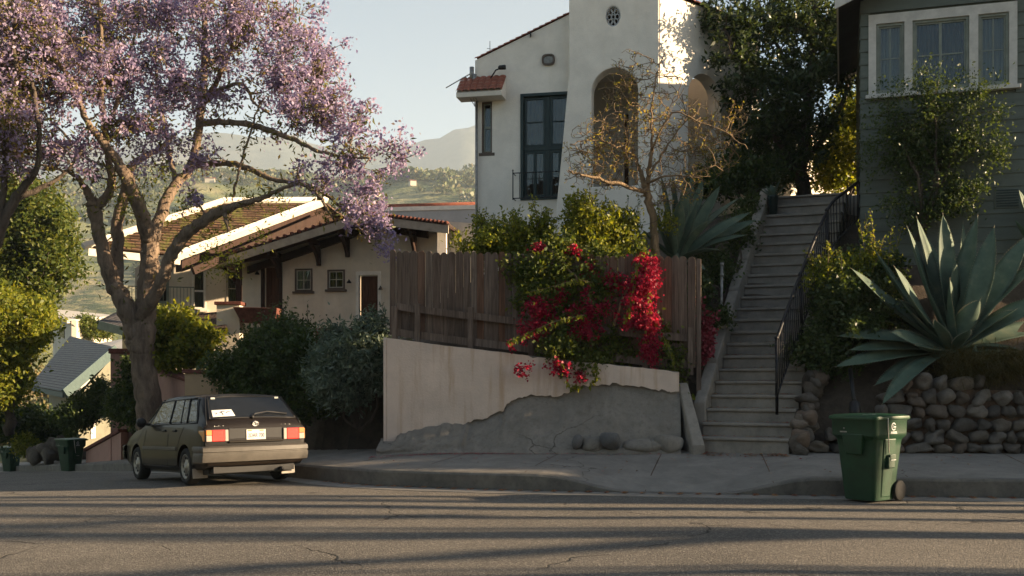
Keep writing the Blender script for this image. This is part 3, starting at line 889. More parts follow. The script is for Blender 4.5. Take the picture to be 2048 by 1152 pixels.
# ------------------------------------------------------------------ the white house
class Wall:
    """a vertical wall plane: corner O, run U, facing N"""
    def __init__(s, O, ang):
        s.O = V3(O); s.U = np.array([math.cos(ang), math.sin(ang), 0]); s.N = np.array([math.sin(ang), -math.cos(ang), 0])

    def uv(s, px, py, off=0.0):
        """plane coordinates of what the photograph shows at px, py"""
        d = np.array([(px - 1024) / F, 1.0, -(py - HY) / F]); e = np.array([0, 0, CZ])
        o = s.O + s.N * off
        t = ((o - e) @ s.N) / (d @ s.N)
        p = e + d * t - o
        return np.array([p @ s.U, (e + d * t)[2]])

    def at(s, u, z, off=0.0):
        return np.r_[(s.O + s.U * u + s.N * off)[:2], z]

    def poly(s, uvs, off=0.0): return [s.at(u, z, off) for u, z in uvs]

    def panel(s, mb, outer, holes=(), off=0.0, th=0.3, mi=0):
        mb.prism(s.poly(outer, off), -s.N * th, [s.poly(h, off) for h in holes], mi)

    def rect(s, mb, u0, u1, z0, z1, off, th, mi=0):
        s.panel(mb, [(u0, z0), (u1, z0), (u1, z1), (u0, z1)], (), off, th, mi)


def rc(u0, u1, z0, z1): return [(u0, z0), (u1, z0), (u1, z1), (u0, z1)]


def arch(u0, u1, z0, zs, n=14, squash=1.0):
    c, r = (u0 + u1) / 2, (u1 - u0) / 2
    return [(u0, z0), (u1, z0)] + [(c + r * math.cos(math.pi * k / n), zs + r * squash * math.sin(math.pi * k / n)) for k in range(n + 1)]


def frame(W, mb, u0, u1, z0, z1, off, th, w, wb=None, wt=None):
    wb = w if wb is None else wb; wt = w if wt is None else wt
    W.panel(mb, rc(u0, u1, z0, z1), [rc(u0 + w, u1 - w, z0 + wb, z1 - wt)], off, th)


def curtain(W, mb, u0, u1, z0, z1, off, amp=0.03, waves=5):
    n = int(max(12, waves * 8))
    rows = []
    for z in (z0, (z0 + z1) / 2, z1):
        rows.append([W.at(u0 + (u1 - u0) * k / n, z, off + amp * math.sin(k / n * waves * 6.28) + 0.4 * amp * math.sin(k * 1.7)) for k in range(n + 1)])
    mb.grid(rows, True)


def window(W, T, u0, u1, z0, z1, off, fm, sm, cols=1, rows=1, fw=0.06, sw=0.035, depth=0.1, sill=True, cur=None, curm=None, mull=(), rail=None, name='window'):
    """a window part with its frame as mesh, panes, sashes and curtains below it"""
    mb = MB(); frame(W, mb, u0, u1, z0, z1, off, depth, fw)
    w = mb.build(name, fm, T, bevel=0.006)
    a0, a1, b0, b1 = u0 + fw, u1 - fw, z0 + fw, z1 - fw
    mb = MB(); frame(W, mb, a0, a1, b0, b1, off - 0.03, 0.04, sw)
    for m in mull: W.rect(mb, m - sw * .8, m + sw * .8, b0 + sw, b1 - sw, off - 0.028, 0.044)
    for k in range(1, cols):
        u = a0 + (a1 - a0) * k / cols; W.rect(mb, u - .012, u + .012, b0 + sw, b1 - sw, off - 0.036, 0.025)
    for k in range(1, rows):
        z = b0 + (b1 - b0) * k / rows; W.rect(mb, a0 + sw, a1 - sw, z - .012, z + .012, off - 0.038, 0.021)
    if rail is not None: W.rect(mb, a0 + sw, a1 - sw, rail - .03, rail + .03, off - 0.026, 0.045)
    mb.build('sash', sm, w, bevel=0.004)
    mb = MB(); W.rect(mb, a0 + sw * .5, a1 - sw * .5, b0 + sw * .5, b1 - sw * .5, off - 0.05, 0.006)
    mb.build('pane', M['glass'], w)
    mb = MB(); W.rect(mb, u0, u1, z0, z1, off - 0.55, 0.02)
    for (q0, q1) in ((u0 - .02, u0), (u1, u1 + .02)): W.rect(mb, q0, q1, z0, z1, off - 0.1, 0.45)
    mb.build('dark_recess', M['dark_room'], w)
    if cur:
        mb = MB()
        for (c0, c1) in cur: curtain(W, mb, a0 + (a1 - a0) * c0, a0 + (a1 - a0) * c1, b0, b1, off - 0.16, 0.025, 3 + (c1 - c0) * (a1 - a0) * 6)
        mb.build('curtain', curm or M['curtain'], w, fix=False)
    if sill:
        mb = MB(); W.rect(mb, u0 - .06, u1 + .06, z0 - .07, z0 - .002, off + 0.06, 0.12)
        mb.build('sill', fm, w, bevel=0.006)
    return w


WH = thing('white_house', 'white stucco house with arched entrance tower and red tile coping above the wooden fence', 'house', (-0.83, 23.6, 3.6))
A = Wall((-0.83, 23.6, 0), R(-12))
uv = A.uv
zb = 3.4
ul = 0.0
ut = uv(1138, 300)[0]                                   # where the tower begins on the facade plane
tl = uv(950, 121); tr = uv(1138, 29)
sl = (tr[1] - tl[1]) / (tr[0] - tl[0])
# openings on the recessed part
w1 = np.r_[uv(963, 306), uv(984, 202)]
w2a, w2b = uv(1041, 401), uv(1135, 183)
tall = rc(w2a[0], w2b[0] + 0.12, w2a[1], w2b[1])
narrow = rc(w1[0], w1[2], w1[1], w1[3])
mb = MB()
A.panel(mb, [(0, zb), (ut + .5, zb), (ut + .5, tl[1] + sl * (ut + .5)), (0, tl[1])], [tall, narrow], 0, 0.28)
mb.build('wall', M['white_stucco'], WH)
# tower: stands 0.3 m proud, its left flank flares out into a buttress
TW = uv(1318, 300, .3)[0]
def tp(px, py): return tuple(uv(px, py, .3))
ar = [tp(1183, 345), tp(1276, 345)]
a0, a1 = tp(1183, 200)[0], tp(1276, 200)[0]
zs = tp(1229, 182)[1]
archh = arch(a0, a1, tp(1229, 372)[1], zs, 16, 1.0)
rosec = tp(1226, 32)
ru, rz_ = 0.16, 0.22
rose = [(rosec[0] + ru * math.cos(t), rosec[1] + rz_ * math.sin(t)) for t in np.linspace(0, 2 * math.pi, 24, endpoint=False)]
lft = [tp(1138, -120), tp(1138, 150), tp(1133, 200), tp(1124, 300), tp(1114, 402), tp(1102, 520)]
out = [(lft[-1][0], zb)] + [(TW, zb), (TW, lft[0][1])] + lft
mb = MB(); A.panel(mb, out, [archh, rose], .3, .4)
TWR = mb.build('tower', M['white_stucco'], WH, bevel=0.02)
# tower cap, sides and back so that it is a solid block
topz = lft[0][1]
mb = MB()
A.rect(mb, lft[0][0], lft[0][0] + .25, tl[1], topz - .002, -.102, 1.9)
A.rect(mb, lft[0][0] - .06, TW + .06, topz, topz + .12, .36, 2.5)
mb.build('tower_flank', M['white_stucco'], WH)
mb = MB()   # rose vent grille: ring, petals and hub
for k in range(8):
    t = 2 * math.pi * k / 8
    c = A.at(rosec[0] + .105 * math.cos(t) * .8, rosec[1] + .14 * math.sin(t), .22)
    pts = [A.at(rosec[0] + .105 * .82 * math.cos(t) + .045 * math.cos(q), rosec[1] + .145 * math.sin(t) + .055 * math.sin(q), .24) for q in np.linspace(0, 2 * math.pi, 12)]
    mb.tube(pts, .014, 5)
pts = [A.at(rosec[0] + .04 * math.cos(q), rosec[1] + .05 * math.sin(q), .24) for q in np.linspace(0, 2 * math.pi, 12)]
mb.tube(pts, .014, 5)
pts = [A.at(rosec[0] + ru * math.cos(q), rosec[1] + rz_ * math.sin(q), .27) for q in np.linspace(0, 2 * math.pi, 25)]
mb.tube(pts, .02, 6)
g_ = mb.build('rose_vent', M['grey_stucco'], WH)
mb = MB(); A.rect(mb, rosec[0] - .2, rosec[0] + .2, rosec[1] - .26, rosec[1] + .26, -.11, .03); mb.build('vent_back', M['dark_room'], g_)
# porch behind the arch
z0 = tp(1229, 372)[1]
mb = MB()
A.rect(mb, a0 - .5, a1 + .5, z0 - .05, zs + .9, -1.6, .15)
A.rect(mb, a0 - .5, a0 - .35, z0, zs + .7, -.1, 1.5)
A.rect(mb, a1 + .35, a1 + .5, z0, zs + .7, -.1, 1.5)
A.rect(mb, a0 - .5, a1 + .5, z0 - .2, z0 - .05, -.1, 1.5)
A.rect(mb, a0 - .35, a1 + .35, zs + .72, zs + .88, -.1, 1.48)
mb.build('porch', M['white_stucco'], WH)
mb = MB(); A.rect(mb, a0 + .52, a1 + .2, z0, z0 + 2.0, -1.56, .03); mb.build('door', M['doorwood'], WH, bevel=.01)
# windows
window(A, WH, w1[0], w1[2], w1[1], w1[3], -.05, M['brownframe'], M['greensash'], 1, 1, .035, .025, .08, True, [(0, 1)], M['curtain_dark'], rail=(w1[1] + w1[3]) / 2)
u0, u1, zz0, zz1 = w2a[0], w2b[0] + .12, w2a[1], w2b[1]
mb = MB(); frame(A, mb, u0 - .0, u1, zz0, zz1, .03, .2, .07)
win = mb.build('window', M['teal'], WH, bevel=.008)
mb = MB()
uc = uv(1095, 300)[0]; zt = uv(1095, 296)[1]
A.rect(mb, uc - .045, uc + .045, zz0 + .07, zz1 - .07, -.04, .06)
A.rect(mb, u0 + .07, u1 - .07, zt - .04, zt + .04, -.038, .064)
for c0, c1 in ((u0 + .07, uc - .045), (uc + .045, u1 - .07)):
    for q0, q1, n_ in ((zz0 + .07, zt - .04, 1), (zt + .04, zz1 - .07, 2)):
        frame(A, mb, c0 + .002, c1 - .002, q0 + .002, q1 - .002, -.05, .045, .06)
        m_ = (c0 + c1) / 2
        if n_ == 1: A.rect(mb, m_ - .035, m_ + .035, q0 + .06, q1 - .06, -.052, .04)
        else: A.rect(mb, c0 + .06, c1 - .06, (q0 + q1) / 2 - .014, (q0 + q1) / 2 + .014, -.053, .04)
mb.build('sash', M['teal'], win, bevel=.006)
mb = MB(); A.rect(mb, u0 + .07, u1 - .07, zz0 + .07, zz1 - .07, -.075, .006); mb.build('pane', M['glass'], win)
mb = MB(); A.rect(mb, u0 - .1, u1 + .1, zz0, zz1, -.7, .02); mb.build('dark_recess', M['dark_room'], win)
mb = MB(); curtain(A, mb, u0 + .05, u1, zz0, zz1, -.22, .04, 8); mb.build('curtain', M['curtain_dark'], win, fix=False)
# juliet balcony rail
r0, r1 = uv(1031, 402)[0], uv(1096, 402)[0]; rt, rb = uv(1060, 350)[1], uv(1060, 400)[1]
mb = MB()
for z in (rt, rb): mb.tube([A.at(r0, z, .0), A.at(r0, z, .28), A.at(r1 + .3, z, .28)], .012, 6, smooth=False)
for k in range(8):
    u = r0 + (r1 + .3 - r0) * k / 7; mb.tube([A.at(u, rb, .28), A.at(u, rt, .28)], .007, 6)
mb.tube([A.at(r0, rb - .03, .28), A.at(r0, rt + .05, .28)], .014, 6); mb.lathe([(.0, 0), (.022, .02), (.0, .05)], A.at(r0, rt + .04, .28), n=8)
mb.build('balcony_railing', M['iron'], WH)
# coping tiles on the sloped parapet
mb = MB()
n_ = 16
for k in range(n_):
    ua, ub = k / n_ * ut, (k + 1.12) / n_ * ut
    za, zb_ = tl[1] + sl * ua, tl[1] + sl * ub
    rows = []
    for (u_, z_, r_) in ((ua, za + .03, .085), (ub, zb_ + .018, .07)):
        rows.append([A.at(u_, z_ + r_ * math.sin(t) * .8, -.14 + (r_ + .1) * math.cos(t)) for t in np.linspace(0, math.pi, 9)])
    mb.grid(rows, True)
mb.build('roof_coping', M['redtile'], WH, fix=False)
mb = MB()   # roof and the flank wall behind
B0, B1 = -.3, -2.4
mb.add([A.at(0.02, tl[1] - .1, B0), A.at(ut + .5, tl[1] + sl * (ut + .5) - .1, B0), A.at(ut + .5, tl[1] + sl * (ut + .5) - .1, B1), A.at(.02, tl[1] - .1, B1)], [(0, 1, 2, 3)])
mb.build('roof', M['brownroof'], WH)
mb = MB(); A.rect(mb, 0, .28, zb, tl[1] - .15, -.282, 2.2); A.rect(mb, .28, TW, zb, tl[1], -2.2, .28); mb.build('side_wall', M['white_stucco'], WH)
# tile hood at the corner
h0, h1 = uv(921, 184), uv(1012, 152)
mb = MB()
uL, uR = h0[0] + .02, uv(1012, 170)[0]
zT, zB = uv(960, 157)[1], uv(940, 184, .45)[1]
cols = 7
for k in range(cols):
    c = uL + (uR - uL) * (k + .5) / cols; w = (uR - uL) / cols
    for j in range(4):
        o0, o1 = .02 + .46 * j / 4, .02 + .46 * (j + 1.12) / 4
        rows = []
        for o_, dz in ((o0, 0.0), (o1, .012)):
            z = zT + (zB - zT) * (o_ - .02) / .46
            rows.append([A.at(c + w * .56 * math.cos(t), z + dz + .05 * math.sin(t), o_) for t in np.linspace(0, math.pi, 8)])
        mb.grid(rows, True)
hd = mb.build('tile_hood', M['redtile'], WH, fix=False)
mb = MB()
P4 = [A.at(uL, zB - .015, .46), A.at(uR, zB - .015, .46), A.at(uR, zT - .02, .01), A.at(uL, zT - .02, .01)]
Q4 = [A.at(uL, zB - .1, .44), A.at(uR, zB - .1, .44), A.at(uR, zB - .1, .005), A.at(uL, zB - .1, .005)]
mb.hexa(Q4 + P4); mb.build('hood_soffit', M['white_stucco'], hd)
# fittings
mb = MB(); c = uv(1097, 120); hw, hh = .145, .125
oct_ = [(c[0] + hw * math.copysign(abs(math.cos(t)) ** .6, math.cos(t)), c[1] + hh * math.copysign(abs(math.sin(t)) ** .6, math.sin(t))) for t in np.linspace(0, 2 * math.pi, 20, endpoint=False)]
inn = [(c[0] + (a - c[0]) * .72, c[1] + (b - c[1]) * .68) for a, b in oct_]
A.panel(mb, oct_, [inn], .05, .05); pl_ = mb.build('vent_plaque', M['brownframe'], WH, bevel=.008)
mb = MB(); A.panel(mb, inn, (), .02, .015)
for k in (-1, 0, 1): A.rect(mb, c[0] - .09, c[0] + .09, c[1] + k * .045 - .008, c[1] + k * .045 + .008, .03, .012)
mb.build('louvre', M['galv'], pl_)
mb = MB(); mb.tube([A.at(.05, zb, .06), A.at(.05, uv(955, 185)[1], .06)], .028, 8); mb.tube([A.at(.0, uv(950, 185)[1], .06), A.at(-.0, uv(950, 150)[1], .06)], .05, 8)
mb.build('drainpipe', M['galv'], WH)
mb = MB(); b = uv(1008, 140); mb.tube([A.at(b[0] - .28, b[1] - .2, .12), A.at(b[0] - .14, b[1] - .05, .2), A.at(b[0] - .02, b[1] - .01, .2)], .016, 6)
mb.lathe([(.02, -.09), (.05, -.06), (.055, .06), (.05, .08)], A.at(b[0], b[1], .2), axis=A.U, n=12)
mb.build('flood_lamp', M['blackplastic'], WH)
mb = MB(); p0 = uv(943, 148); p1 = uv(893, 177); mb.tube([A.at(p0[0], p0[1], .05), A.at(p1[0], p1[1], .05)], .012, 6); mb.tube([A.at(p0[0] + .02, p0[1] - .16, .05), A.at(p0[0] + .02, p0[1] + .14, .05)], .05, 8)
for k in range(3): mb.tube([A.at(-.02, uv(940, 190)[1], .3), A.at(-.05 + .1 * k, uv(940, 202 + 5 * k)[1], .3), A.at(.02, uv(950, 215)[1], .1)], .008, 5)
mb.build('service_mast', M['galv'], WH)
mb = MB(); f_ = uv(977, 108); z_ = tl[1] + sl * f_[0]; mb.tube([A.at(f_[0], z_, -.14), A.at(f_[0], z_ + .33, -.14)], .008, 6)
mb.tube([A.at(f_[0] - .07, z_ + .17, -.14), A.at(f_[0] + .07, z_ + .14, -.14)], .006, 5); mb.tube([A.at(f_[0] - .03, z_ + .1, -.2), A.at(f_[0] + .03, z_ + .1, -.08)], .006, 5)
mb.build('finial', M['iron'], WH)
mb = MB(); e_ = uv(1062, 70); mb.box(A.at(e_[0], e_[1], .05), (.03, .1, .1)); mb.build('hook', M['iron'], WH)
# the flank that catches the sun, running back from the tower
ce = A.at(TW, 0, .3)
S = Wall((ce[0] + .003, ce[1] + .003, 0), R(40))
st = S.uv(1340, -12)[1]; L_ = 7.6
def stz(u): return st - .03 * u
s0, s1 = S.uv(1376, 250), S.uv(1442, 250)
zs2 = S.uv(1408, 196)[1]; sb = 5.2
ah = arch(s0[0], s1[0], sb, zs2, 14, .95)
mb = MB(); S.panel(mb, [(0.03, zb), (L_, zb), (L_, 7.9), (3.5, 7.9), (3.5, stz(3.5)), (0.03, stz(0))], [ah], 0, .35)
mb.build('flank_wall', M['white_stucco'], WH)
mb = MB(); S.rect(mb, s0[0] - .2, s1[0] + .3, sb - .1, zs2 + .75, -1.5, .1); S.rect(mb, s1[0] + .1, s1[0] + .2, sb, zs2 + .75, -.36, 1.1); mb.build('porch_inner', M['white_stucco'], WH)
mb = MB()
for k in range(15):
    ua, ub = 3.5 * k / 15, 3.5 * (k + 1.1) / 15
    rows = [[S.at(u_, stz(u_) + .02 + r_ * math.sin(t), -.1 + (r_ + .13) * math.cos(t)) for t in np.linspace(0, math.pi, 8)] for u_, r_ in ((ua, .08), (ub, .065))]
    mb.grid(rows, True)
mb.build('eave_tiles', M['redtile'], WH, fix=False)
mb = MB()
bp_ = [S.at(0.2, st - .05, -.2), S.at(3.5, stz(3.5) - .05, -.2), S.at(3.5, stz(3.5) + .3, -1.4), S.at(.2, st + .3, -1.4)]
mb.add(bp_, [(0, 1, 2, 3)]); mb.build('rear_roof', M['redtile'], WH)
# ------------------------------------------------------------------ stucco retaining wall with its broken foot
RA, RB = V3((-2.13, 18.0, 0)), V3((2.76, 17.35, 0))
RW = Wall(RA, math.atan2(RB[1] - RA[1], RB[0] - RA[0]))
RL = np.linalg.norm(RB - RA)
def top_z(u): return 2.286 + (1.70 - 2.286) * (u / RL) ** 0.9
RT = thing('retaining_wall', 'pink stucco retaining wall with broken lower edge below the wooden fence', 'wall', (0.3, 17.7, .36))
jag_px = [(790, 884), (793, 872), (806, 868), (819, 862), (829, 861), (850, 857), (872, 853), (893, 845), (905, 848), (922, 849), (932, 847), (943, 842), (963, 841), (980, 832), (999, 822), (1013, 811), (1028, 801),
          (1040, 795), (1055, 792), (1075, 792), (1100, 791), (1123, 790), (1138, 784), (1150, 777), (1168, 774), (1190, 770), (1210, 770), (1233, 767), (1252, 772), (1275, 773), (1298, 776), (1318, 780), (1335, 783), (1348, 784)]
jag = []
for a, b in zip(jag_px[:-1], jag_px[1:]):
    for t in (0, .33, .66):
        jag.append(tuple(RW.uv(a[0] + (b[0] - a[0]) * t + rng.normal() * 1.2, a[1] + (b[1] - a[1]) * t + rng.normal() * 1.6, .05)))
jag.append(tuple(RW.uv(1350, 783, .05)))
jag = [(u, z) for u, z in jag if 0.02 < u < RL]
us = np.linspace(RL, 0, 14)
us = np.linspace(RL, 0, 60)
outer = [(0.0, jag[0][1])] + jag + [(RL, jag[-1][1])] + [(u, top_z(u) - .03 * max(0, float(fbm(np.array(u * 5.), np.array(2.), 6))) - .012 * abs(rng.normal()) * (u > 2.2)) for u in us]
mb = MB(); RW.panel(mb, outer, (), .06, .058)
mb.build('stucco_face', M['pink_stucco'], RT, bevel=.012)
mb = MB()
RW.panel(mb, [(0.002, -.2), (RL - .002, -.2)] + [(u, top_z(u) - .004) for u in np.linspace(RL - .002, .002, 14)], (), 0, .45)
mb.build('core', M['apron'], RT)
mb = MB()    # the return at the left corner
e = Wall(RW.at(0, 0, .06), R(90) + math.atan2(RB[1] - RA[1], RB[0] - RA[0]))
mb.prism([RW.at(-.004, .0, .058), RW.at(-.004, .0, -1.6), RW.at(-.004, 2.1, -1.6), RW.at(-.004, 2.286, .058)], RW.U * -.06)
mb.build('return_face', M['pink_stucco'], RT, bevel=.012)
# the concrete apron that swells out of the wall foot
jx = np.array(jag)
rows = []
nu = 170
for u in np.linspace(-.12, RL + .02, nu):
    ztop = np.interp(u, jx[:, 0], jx[:, 1]) + .06
    yb = RW.at(u, 0)[:2]
    foot = np.interp(u, [-.12, .3, 1.2, 2.6, 3.9, RL], [.30, .42, .60, .72, .62, .50])
    zf = pave_z(*(yb - np.array([0, foot]))) - .03
    r = []
    for t in np.linspace(0, 1, 26):
        o = -.02 + (foot + .02) * (0.10 * t + .90 * t ** 1.9) if ztop > .9 else -.02 + (foot + .02) * t
        z = ztop + (zf - ztop) * t ** (0.95)
        p = RW.at(u, z, o + .02)
        b = .17 * float(fbm(np.array(u * 1.5), np.array(t * 2.2 + u), 12)) * max(0, math.sin(t * math.pi)) ** .7 + .045 * float(fbm(np.array(u * 8), np.array(t * 8.), 14)) * (t < .97) + .1 * math.sin(t * math.pi) ** 2
        # a soft roll along the foot
        b += .05 * math.exp(-((t - .93) / .05) ** 2)
        r.append(p + RW.N * b)
    rows.append(r)
mb = MB(); mb.grid(rows, True); mb.build('concrete_footing', M['apron'], RT, fix=True)


def rock(mb, c, r, seed, amp=.16, k=5, n=16, m=10, p=2.6):
    """a lumpy stone: super-ellipsoid pushed about by noise"""
    q = np.random.default_rng(seed)
    ph = q.uniform(0, 6.28, (4, 3)); fr = q.uniform(1.2, 3.2, (4, 3)); am = q.uniform(.3, 1, 4) * amp
    pl = q.normal(size=(7, 3)); pl /= np.linalg.norm(pl, axis=1, keepdims=True); ph_ = q.uniform(.72, 1.0, 7)
    f2 = q.uniform(5, 9, 3); p2 = q.uniform(0, 6, 3)
    rows = []
    for i in range(m + 1):
        v = -math.pi / 2 + math.pi * i / m
        row = []
        for j in range(n):
            a = 2 * math.pi * j / n
            d = np.array([math.cos(v) * math.cos(a), math.cos(v) * math.sin(a), math.sin(v)])
            d = d / (np.abs(d) ** p).sum() ** (1 / p)
            s = 1 + sum(am[t] * np.prod(np.sin(d * fr[t] + ph[t])) for t in range(4)) * 2.2
            d = d * (s + .035 * math.sin(d[0] * f2[0] + p2[0]) * math.sin(d[1] * f2[1] + p2[1] + d[2] * f2[2]))
            for a_, b_ in zip(pl, ph_):
                e_ = d @ a_ - b_
                if e_ > 0: d = d - a_ * e_ * .85
            row.append(V3(c) + d * V3(r))
        rows.append(row)
    mb.grid(rows, True, closed=True)


for k, (px, py, Yb, rx, ry, rz, mt, lab) in enumerate([
        (1155, 884, 16.93, .10, .10, .115, 'boulder', 'small dark round stone at the foot of the stucco wall'),
        (1222, 881, 16.88, .165, .15, .16, 'boulder', 'larger dark round stone at the foot of the stucco wall'),
        (1186, 890, 17.0, .22, .14, .15, 'apron', 'pale lump of concrete between the two dark stones'),
        (1290, 893, 16.95, .34, .16, .13, 'apron', 'low pale rock lump right of the dark stones'),
        (1340, 888, 16.95, .22, .15, .16, 'apron', 'pale rock lump beside the sloping stair kerb')]):
    p = P(px, py, Yb)
    t = MB(); rock(t, p, (rx, ry, rz), 40 + k, .10)
    o = t.build('boulder', M[mt], None)
    tag(o, lab, 'boulder', 'boulders at the wall foot')

# ------------------------------------------------------------------ wooden fence on the wall
FO = .30                                     # stands this far behind the wall face
FN = thing('wooden_fence', 'weathered brown picket fence with dog-eared boards on the stucco wall', 'fence', (.3, 18.0, 1.9))
u0, u1 = RW.uv(779, 560, -FO)[0], RW.uv(1394, 560, -FO)[0]
u1f = u1
uu = u0
zt0, zt1 = RW.uv(785, 501, -FO)[1], RW.uv(1390, 515, -FO)[1]
k = 0
while uu < u1 - .05:
    w = rng.uniform(.105, .15)
    w = min(w, u1 - uu)
    t = (uu - u0) / (u1 - u0)
    zt = zt0 + (zt1 - zt0) * t + rng.normal() * .012
    zbm = top_z(min(max(uu, 0), RL)) + .06
    e = w * .26
    oo = -FO + rng.normal() * .004
    lean = rng.normal() * .004
    b = MB()
    b.prism([RW.at(uu + .003, zbm, oo), RW.at(uu + w - .003, zbm, oo), RW.at(uu + w - .003 + lean, zt - .045, oo), RW.at(uu + w - e + lean, zt - .006, oo), RW.at(uu + w / 2 + lean, zt, oo), RW.at(uu + e + lean, zt - .006, oo), RW.at(uu + .003 + lean, zt - .045, oo)], -RW.N * .02)
    b.build('picket', M['fence'], FN, bevel=.003, seg=1)
    uu += w
    k += 1
for i, px in enumerate((789, 835, 941, 1062, 1180, 1290, 1381)):
    u = RW.uv(px, 640, -FO + .1)[0]; h = {0: .60, 1: .70, 2: .75}.get(i, .78)
    zb_ = top_z(min(max(u, 0.0), RL)) - .06
    b = MB(); RW.rect(b, u - .043, u + .043, zb_, zb_ + h + .02, -FO + .14, .085)
    b.build('fence_post', M['fence_rail'], FN, bevel=.006)
ends = [RW.uv(px, 640, -FO + .1)[0] for px in (789, 835, 941, 1062, 1180, 1290, 1381)]
for a, b_ in zip(ends[:-1], ends[1:]):
    for dz, h in ((.05, .13), (.50, .12)):
        za, zc = top_z(max(a, 0)) + dz, top_z(min(b_, RL)) + dz
        q = MB()
        q.prism([RW.at(a + .045, za, -FO + .10), RW.at(b_ - .045, zc, -FO + .10), RW.at(b_ - .045, zc + h, -FO + .10), RW.at(a + .045, za + h, -FO + .10)], -RW.N * .06)
        q.build('rail', M['fence_rail'], FN, bevel=.005)
b = MB(); RW.rect(b, u1 - .01, u1 + .07, .9, zt1 - .02, -FO - .02, .08); b.build('end_post', M['fence_rail'], FN, bevel=.006)

# ------------------------------------------------------------------ the concrete steps
ST0 = V3((3.04, 16.98, .42)); SR0 = V3((4.25, 16.50, .42))        # bottom step, left and right end
ST1 = V3((5.50, 21.9, 5.33)); SR1 = V3((6.74, 21.40, 5.33))
NS = 22
def sl_at(t): return ST0 + (ST1 - ST0) * t
def sr_at(t): return SR0 + (SR1 - SR0) * t
STP = thing('stairway', 'long flight of worn concrete steps climbing between the fence and the green house', 'stairs', tuple((ST0 + SR0) / 2))
rise = (ST1[2] - ST0[2]) / NS
for k in range(NS):
    a, b = sl_at(k / NS), sr_at(k / NS); c, d = sr_at((k + 1.35) / NS), sl_at((k + 1.35) / NS)
    zt = ST0[2] + rise * (k + 1) + rng.normal() * .004
    zb_ = ST0[2] + rise * (k - .6)
    jl, jr = rng.normal(size=2) * .02
    a = a + unit(a - b) * (.03 + (.1 if k == 0 else 0)); b = b + unit(b - a) * .10; c = c + unit(c - d) * .10
    m = MB()
    m.hexa([np.r_[p[:2], zb_] for p in (a, b, c, d)] + [np.r_[p[:2], zt - .05] for p in (a, b, c, d)])
    # nosing slab stands a little proud of its riser
    f = unit(np.array([-(b - a)[1], (b - a)[0]])) * -.038
    a2, b2 = np.r_[a[:2] + f, 0], np.r_[b[:2] + f, 0]
    m.hexa([np.r_[p[:2], zt - .049] for p in (a2, b2, c, d)] + [np.r_[p[:2], zt + q] for p, q in ((a2, jl * .3), (b2, jr * .3), (c, 0), (d, 0))])
    m.build('step', M['steps'], STP, bevel=.012)
# landing at the top
m = MB(); a, b = sl_at(1.0), sr_at(1.0)
hd = unit((ST1 - ST0)[:2])
m.hexa([np.r_[p, 4.9] for p in (a[:2] + hd * .25, b[:2] + (b - a)[:2] * .2 + hd * .25, b[:2] + (b - a)[:2] * .35 + hd * 1.6, a[:2] + hd * 1.6)] + [np.r_[p, 5.345] for p in (a[:2] + hd * .25, b[:2] + (b - a)[:2] * .2 + hd * .25, b[:2] + (b - a)[:2] * .35 + hd * 1.6, a[:2] + hd * 1.6)])
m.build('landing', M['steps'], STP, bevel=.01)
# cheek kerb along the left side, in weathered lengths
L0 = unit((ST0 - SR0))
pts = [(1.7, .05), (4.6, .12), (7.6, .16), (10.4, .18), (13.2, .17), (16, .18), (18.7, .16), (20.9, .14)]
for i in range(len(pts) - 1):
    t0, t1 = pts[i][0] / NS, (pts[i + 1][0] - .08) / NS
    p, q = sl_at(t0), sl_at(t1)
    h0, h1 = pts[i][1] + .22, pts[i + 1][1] + .2
    w0 = .2
    w_ = rng.normal() * .02
    m = MB()
    o = L0 * np.array([1, 1, 0])
    a, b, c, d = p + o * .03, p + o * (w0 + .03 + w_), q + o * (w0 + .03), q + o * .03
    m.hexa([v - np.array([0, 0, .5]) for v in (a, d, c, b)] + [a + [0, 0, h0 + rise * .6], d + [0, 0, h1 + rise * .5], c + [0, 0, h1 + rise * .45 + rng.normal() * .02], b + [0, 0, h0 + rise * .5]])
    m.build('cheek_kerb', M['steps'], STP, bevel=.025)
# sloping kerb at the lower left end
m = MB()
A0, A1 = P(1366, 764, 17.42), P(1398, 878, 16.74)
A1[2] = .42
o = np.array([.1, .0, 0])
m.hexa([A1 - o - [0, 0, .25], A1 + o - [0, 0, .25], A0 + o * .8 - [0, -.1, 1.1], A0 - o * .8 - [0, -.1, 1.1], A1 - o + [0, .0, .1], A1 + o + [0, 0, .1], A0 + o * .8, A0 - o * .8])
tag(m.build('stair_kerb', M['steps'], None, bevel=.025), 'sloping concrete kerb at the lower left of the steps', 'kerb')
# iron handrail on the right side
RLG = thing('iron_railing', 'black iron handrail with thin balusters on the right of the steps', 'railing', tuple(SR0))
def px_path(pts, n=26):
    q = smooth_path([[*P(*p), 1] for p in pts], 8)[:, :3]
    l = np.r_[0, np.cumsum(np.linalg.norm(np.diff(q, axis=0), axis=1))]; l /= l[-1]
    return lambda t: np.array([np.interp(t, l, q[:, k]) for k in range(3)])
RTOP = px_path([(1553, 679, 16.78), (1571, 628, 17.15), (1591, 574, 17.55), (1613, 518, 17.95), (1638, 458, 18.35), (1662, 408, 18.7), (1690, 384, 18.95), (1719, 362, 19.12)])
RLOW = px_path([(1554, 792, 16.78), (1574, 735, 17.15), (1598, 668, 17.55), (1622, 606, 17.95), (1645, 545, 18.35), (1664, 494, 18.7), (1692, 462, 18.95), (1719, 436, 19.12)])
top = [RTOP(t) for t in np.linspace(0, 1, 26)]
m = MB(); m.tube(top, .028, 8); m.build('handrail', M['iron'], RLG)
m = MB(); m.tube([RLOW(t) for t in np.linspace(0, 1, 26)], .018, 6); m.build('bottom_rail', M['iron'], RLG)
nb = 40
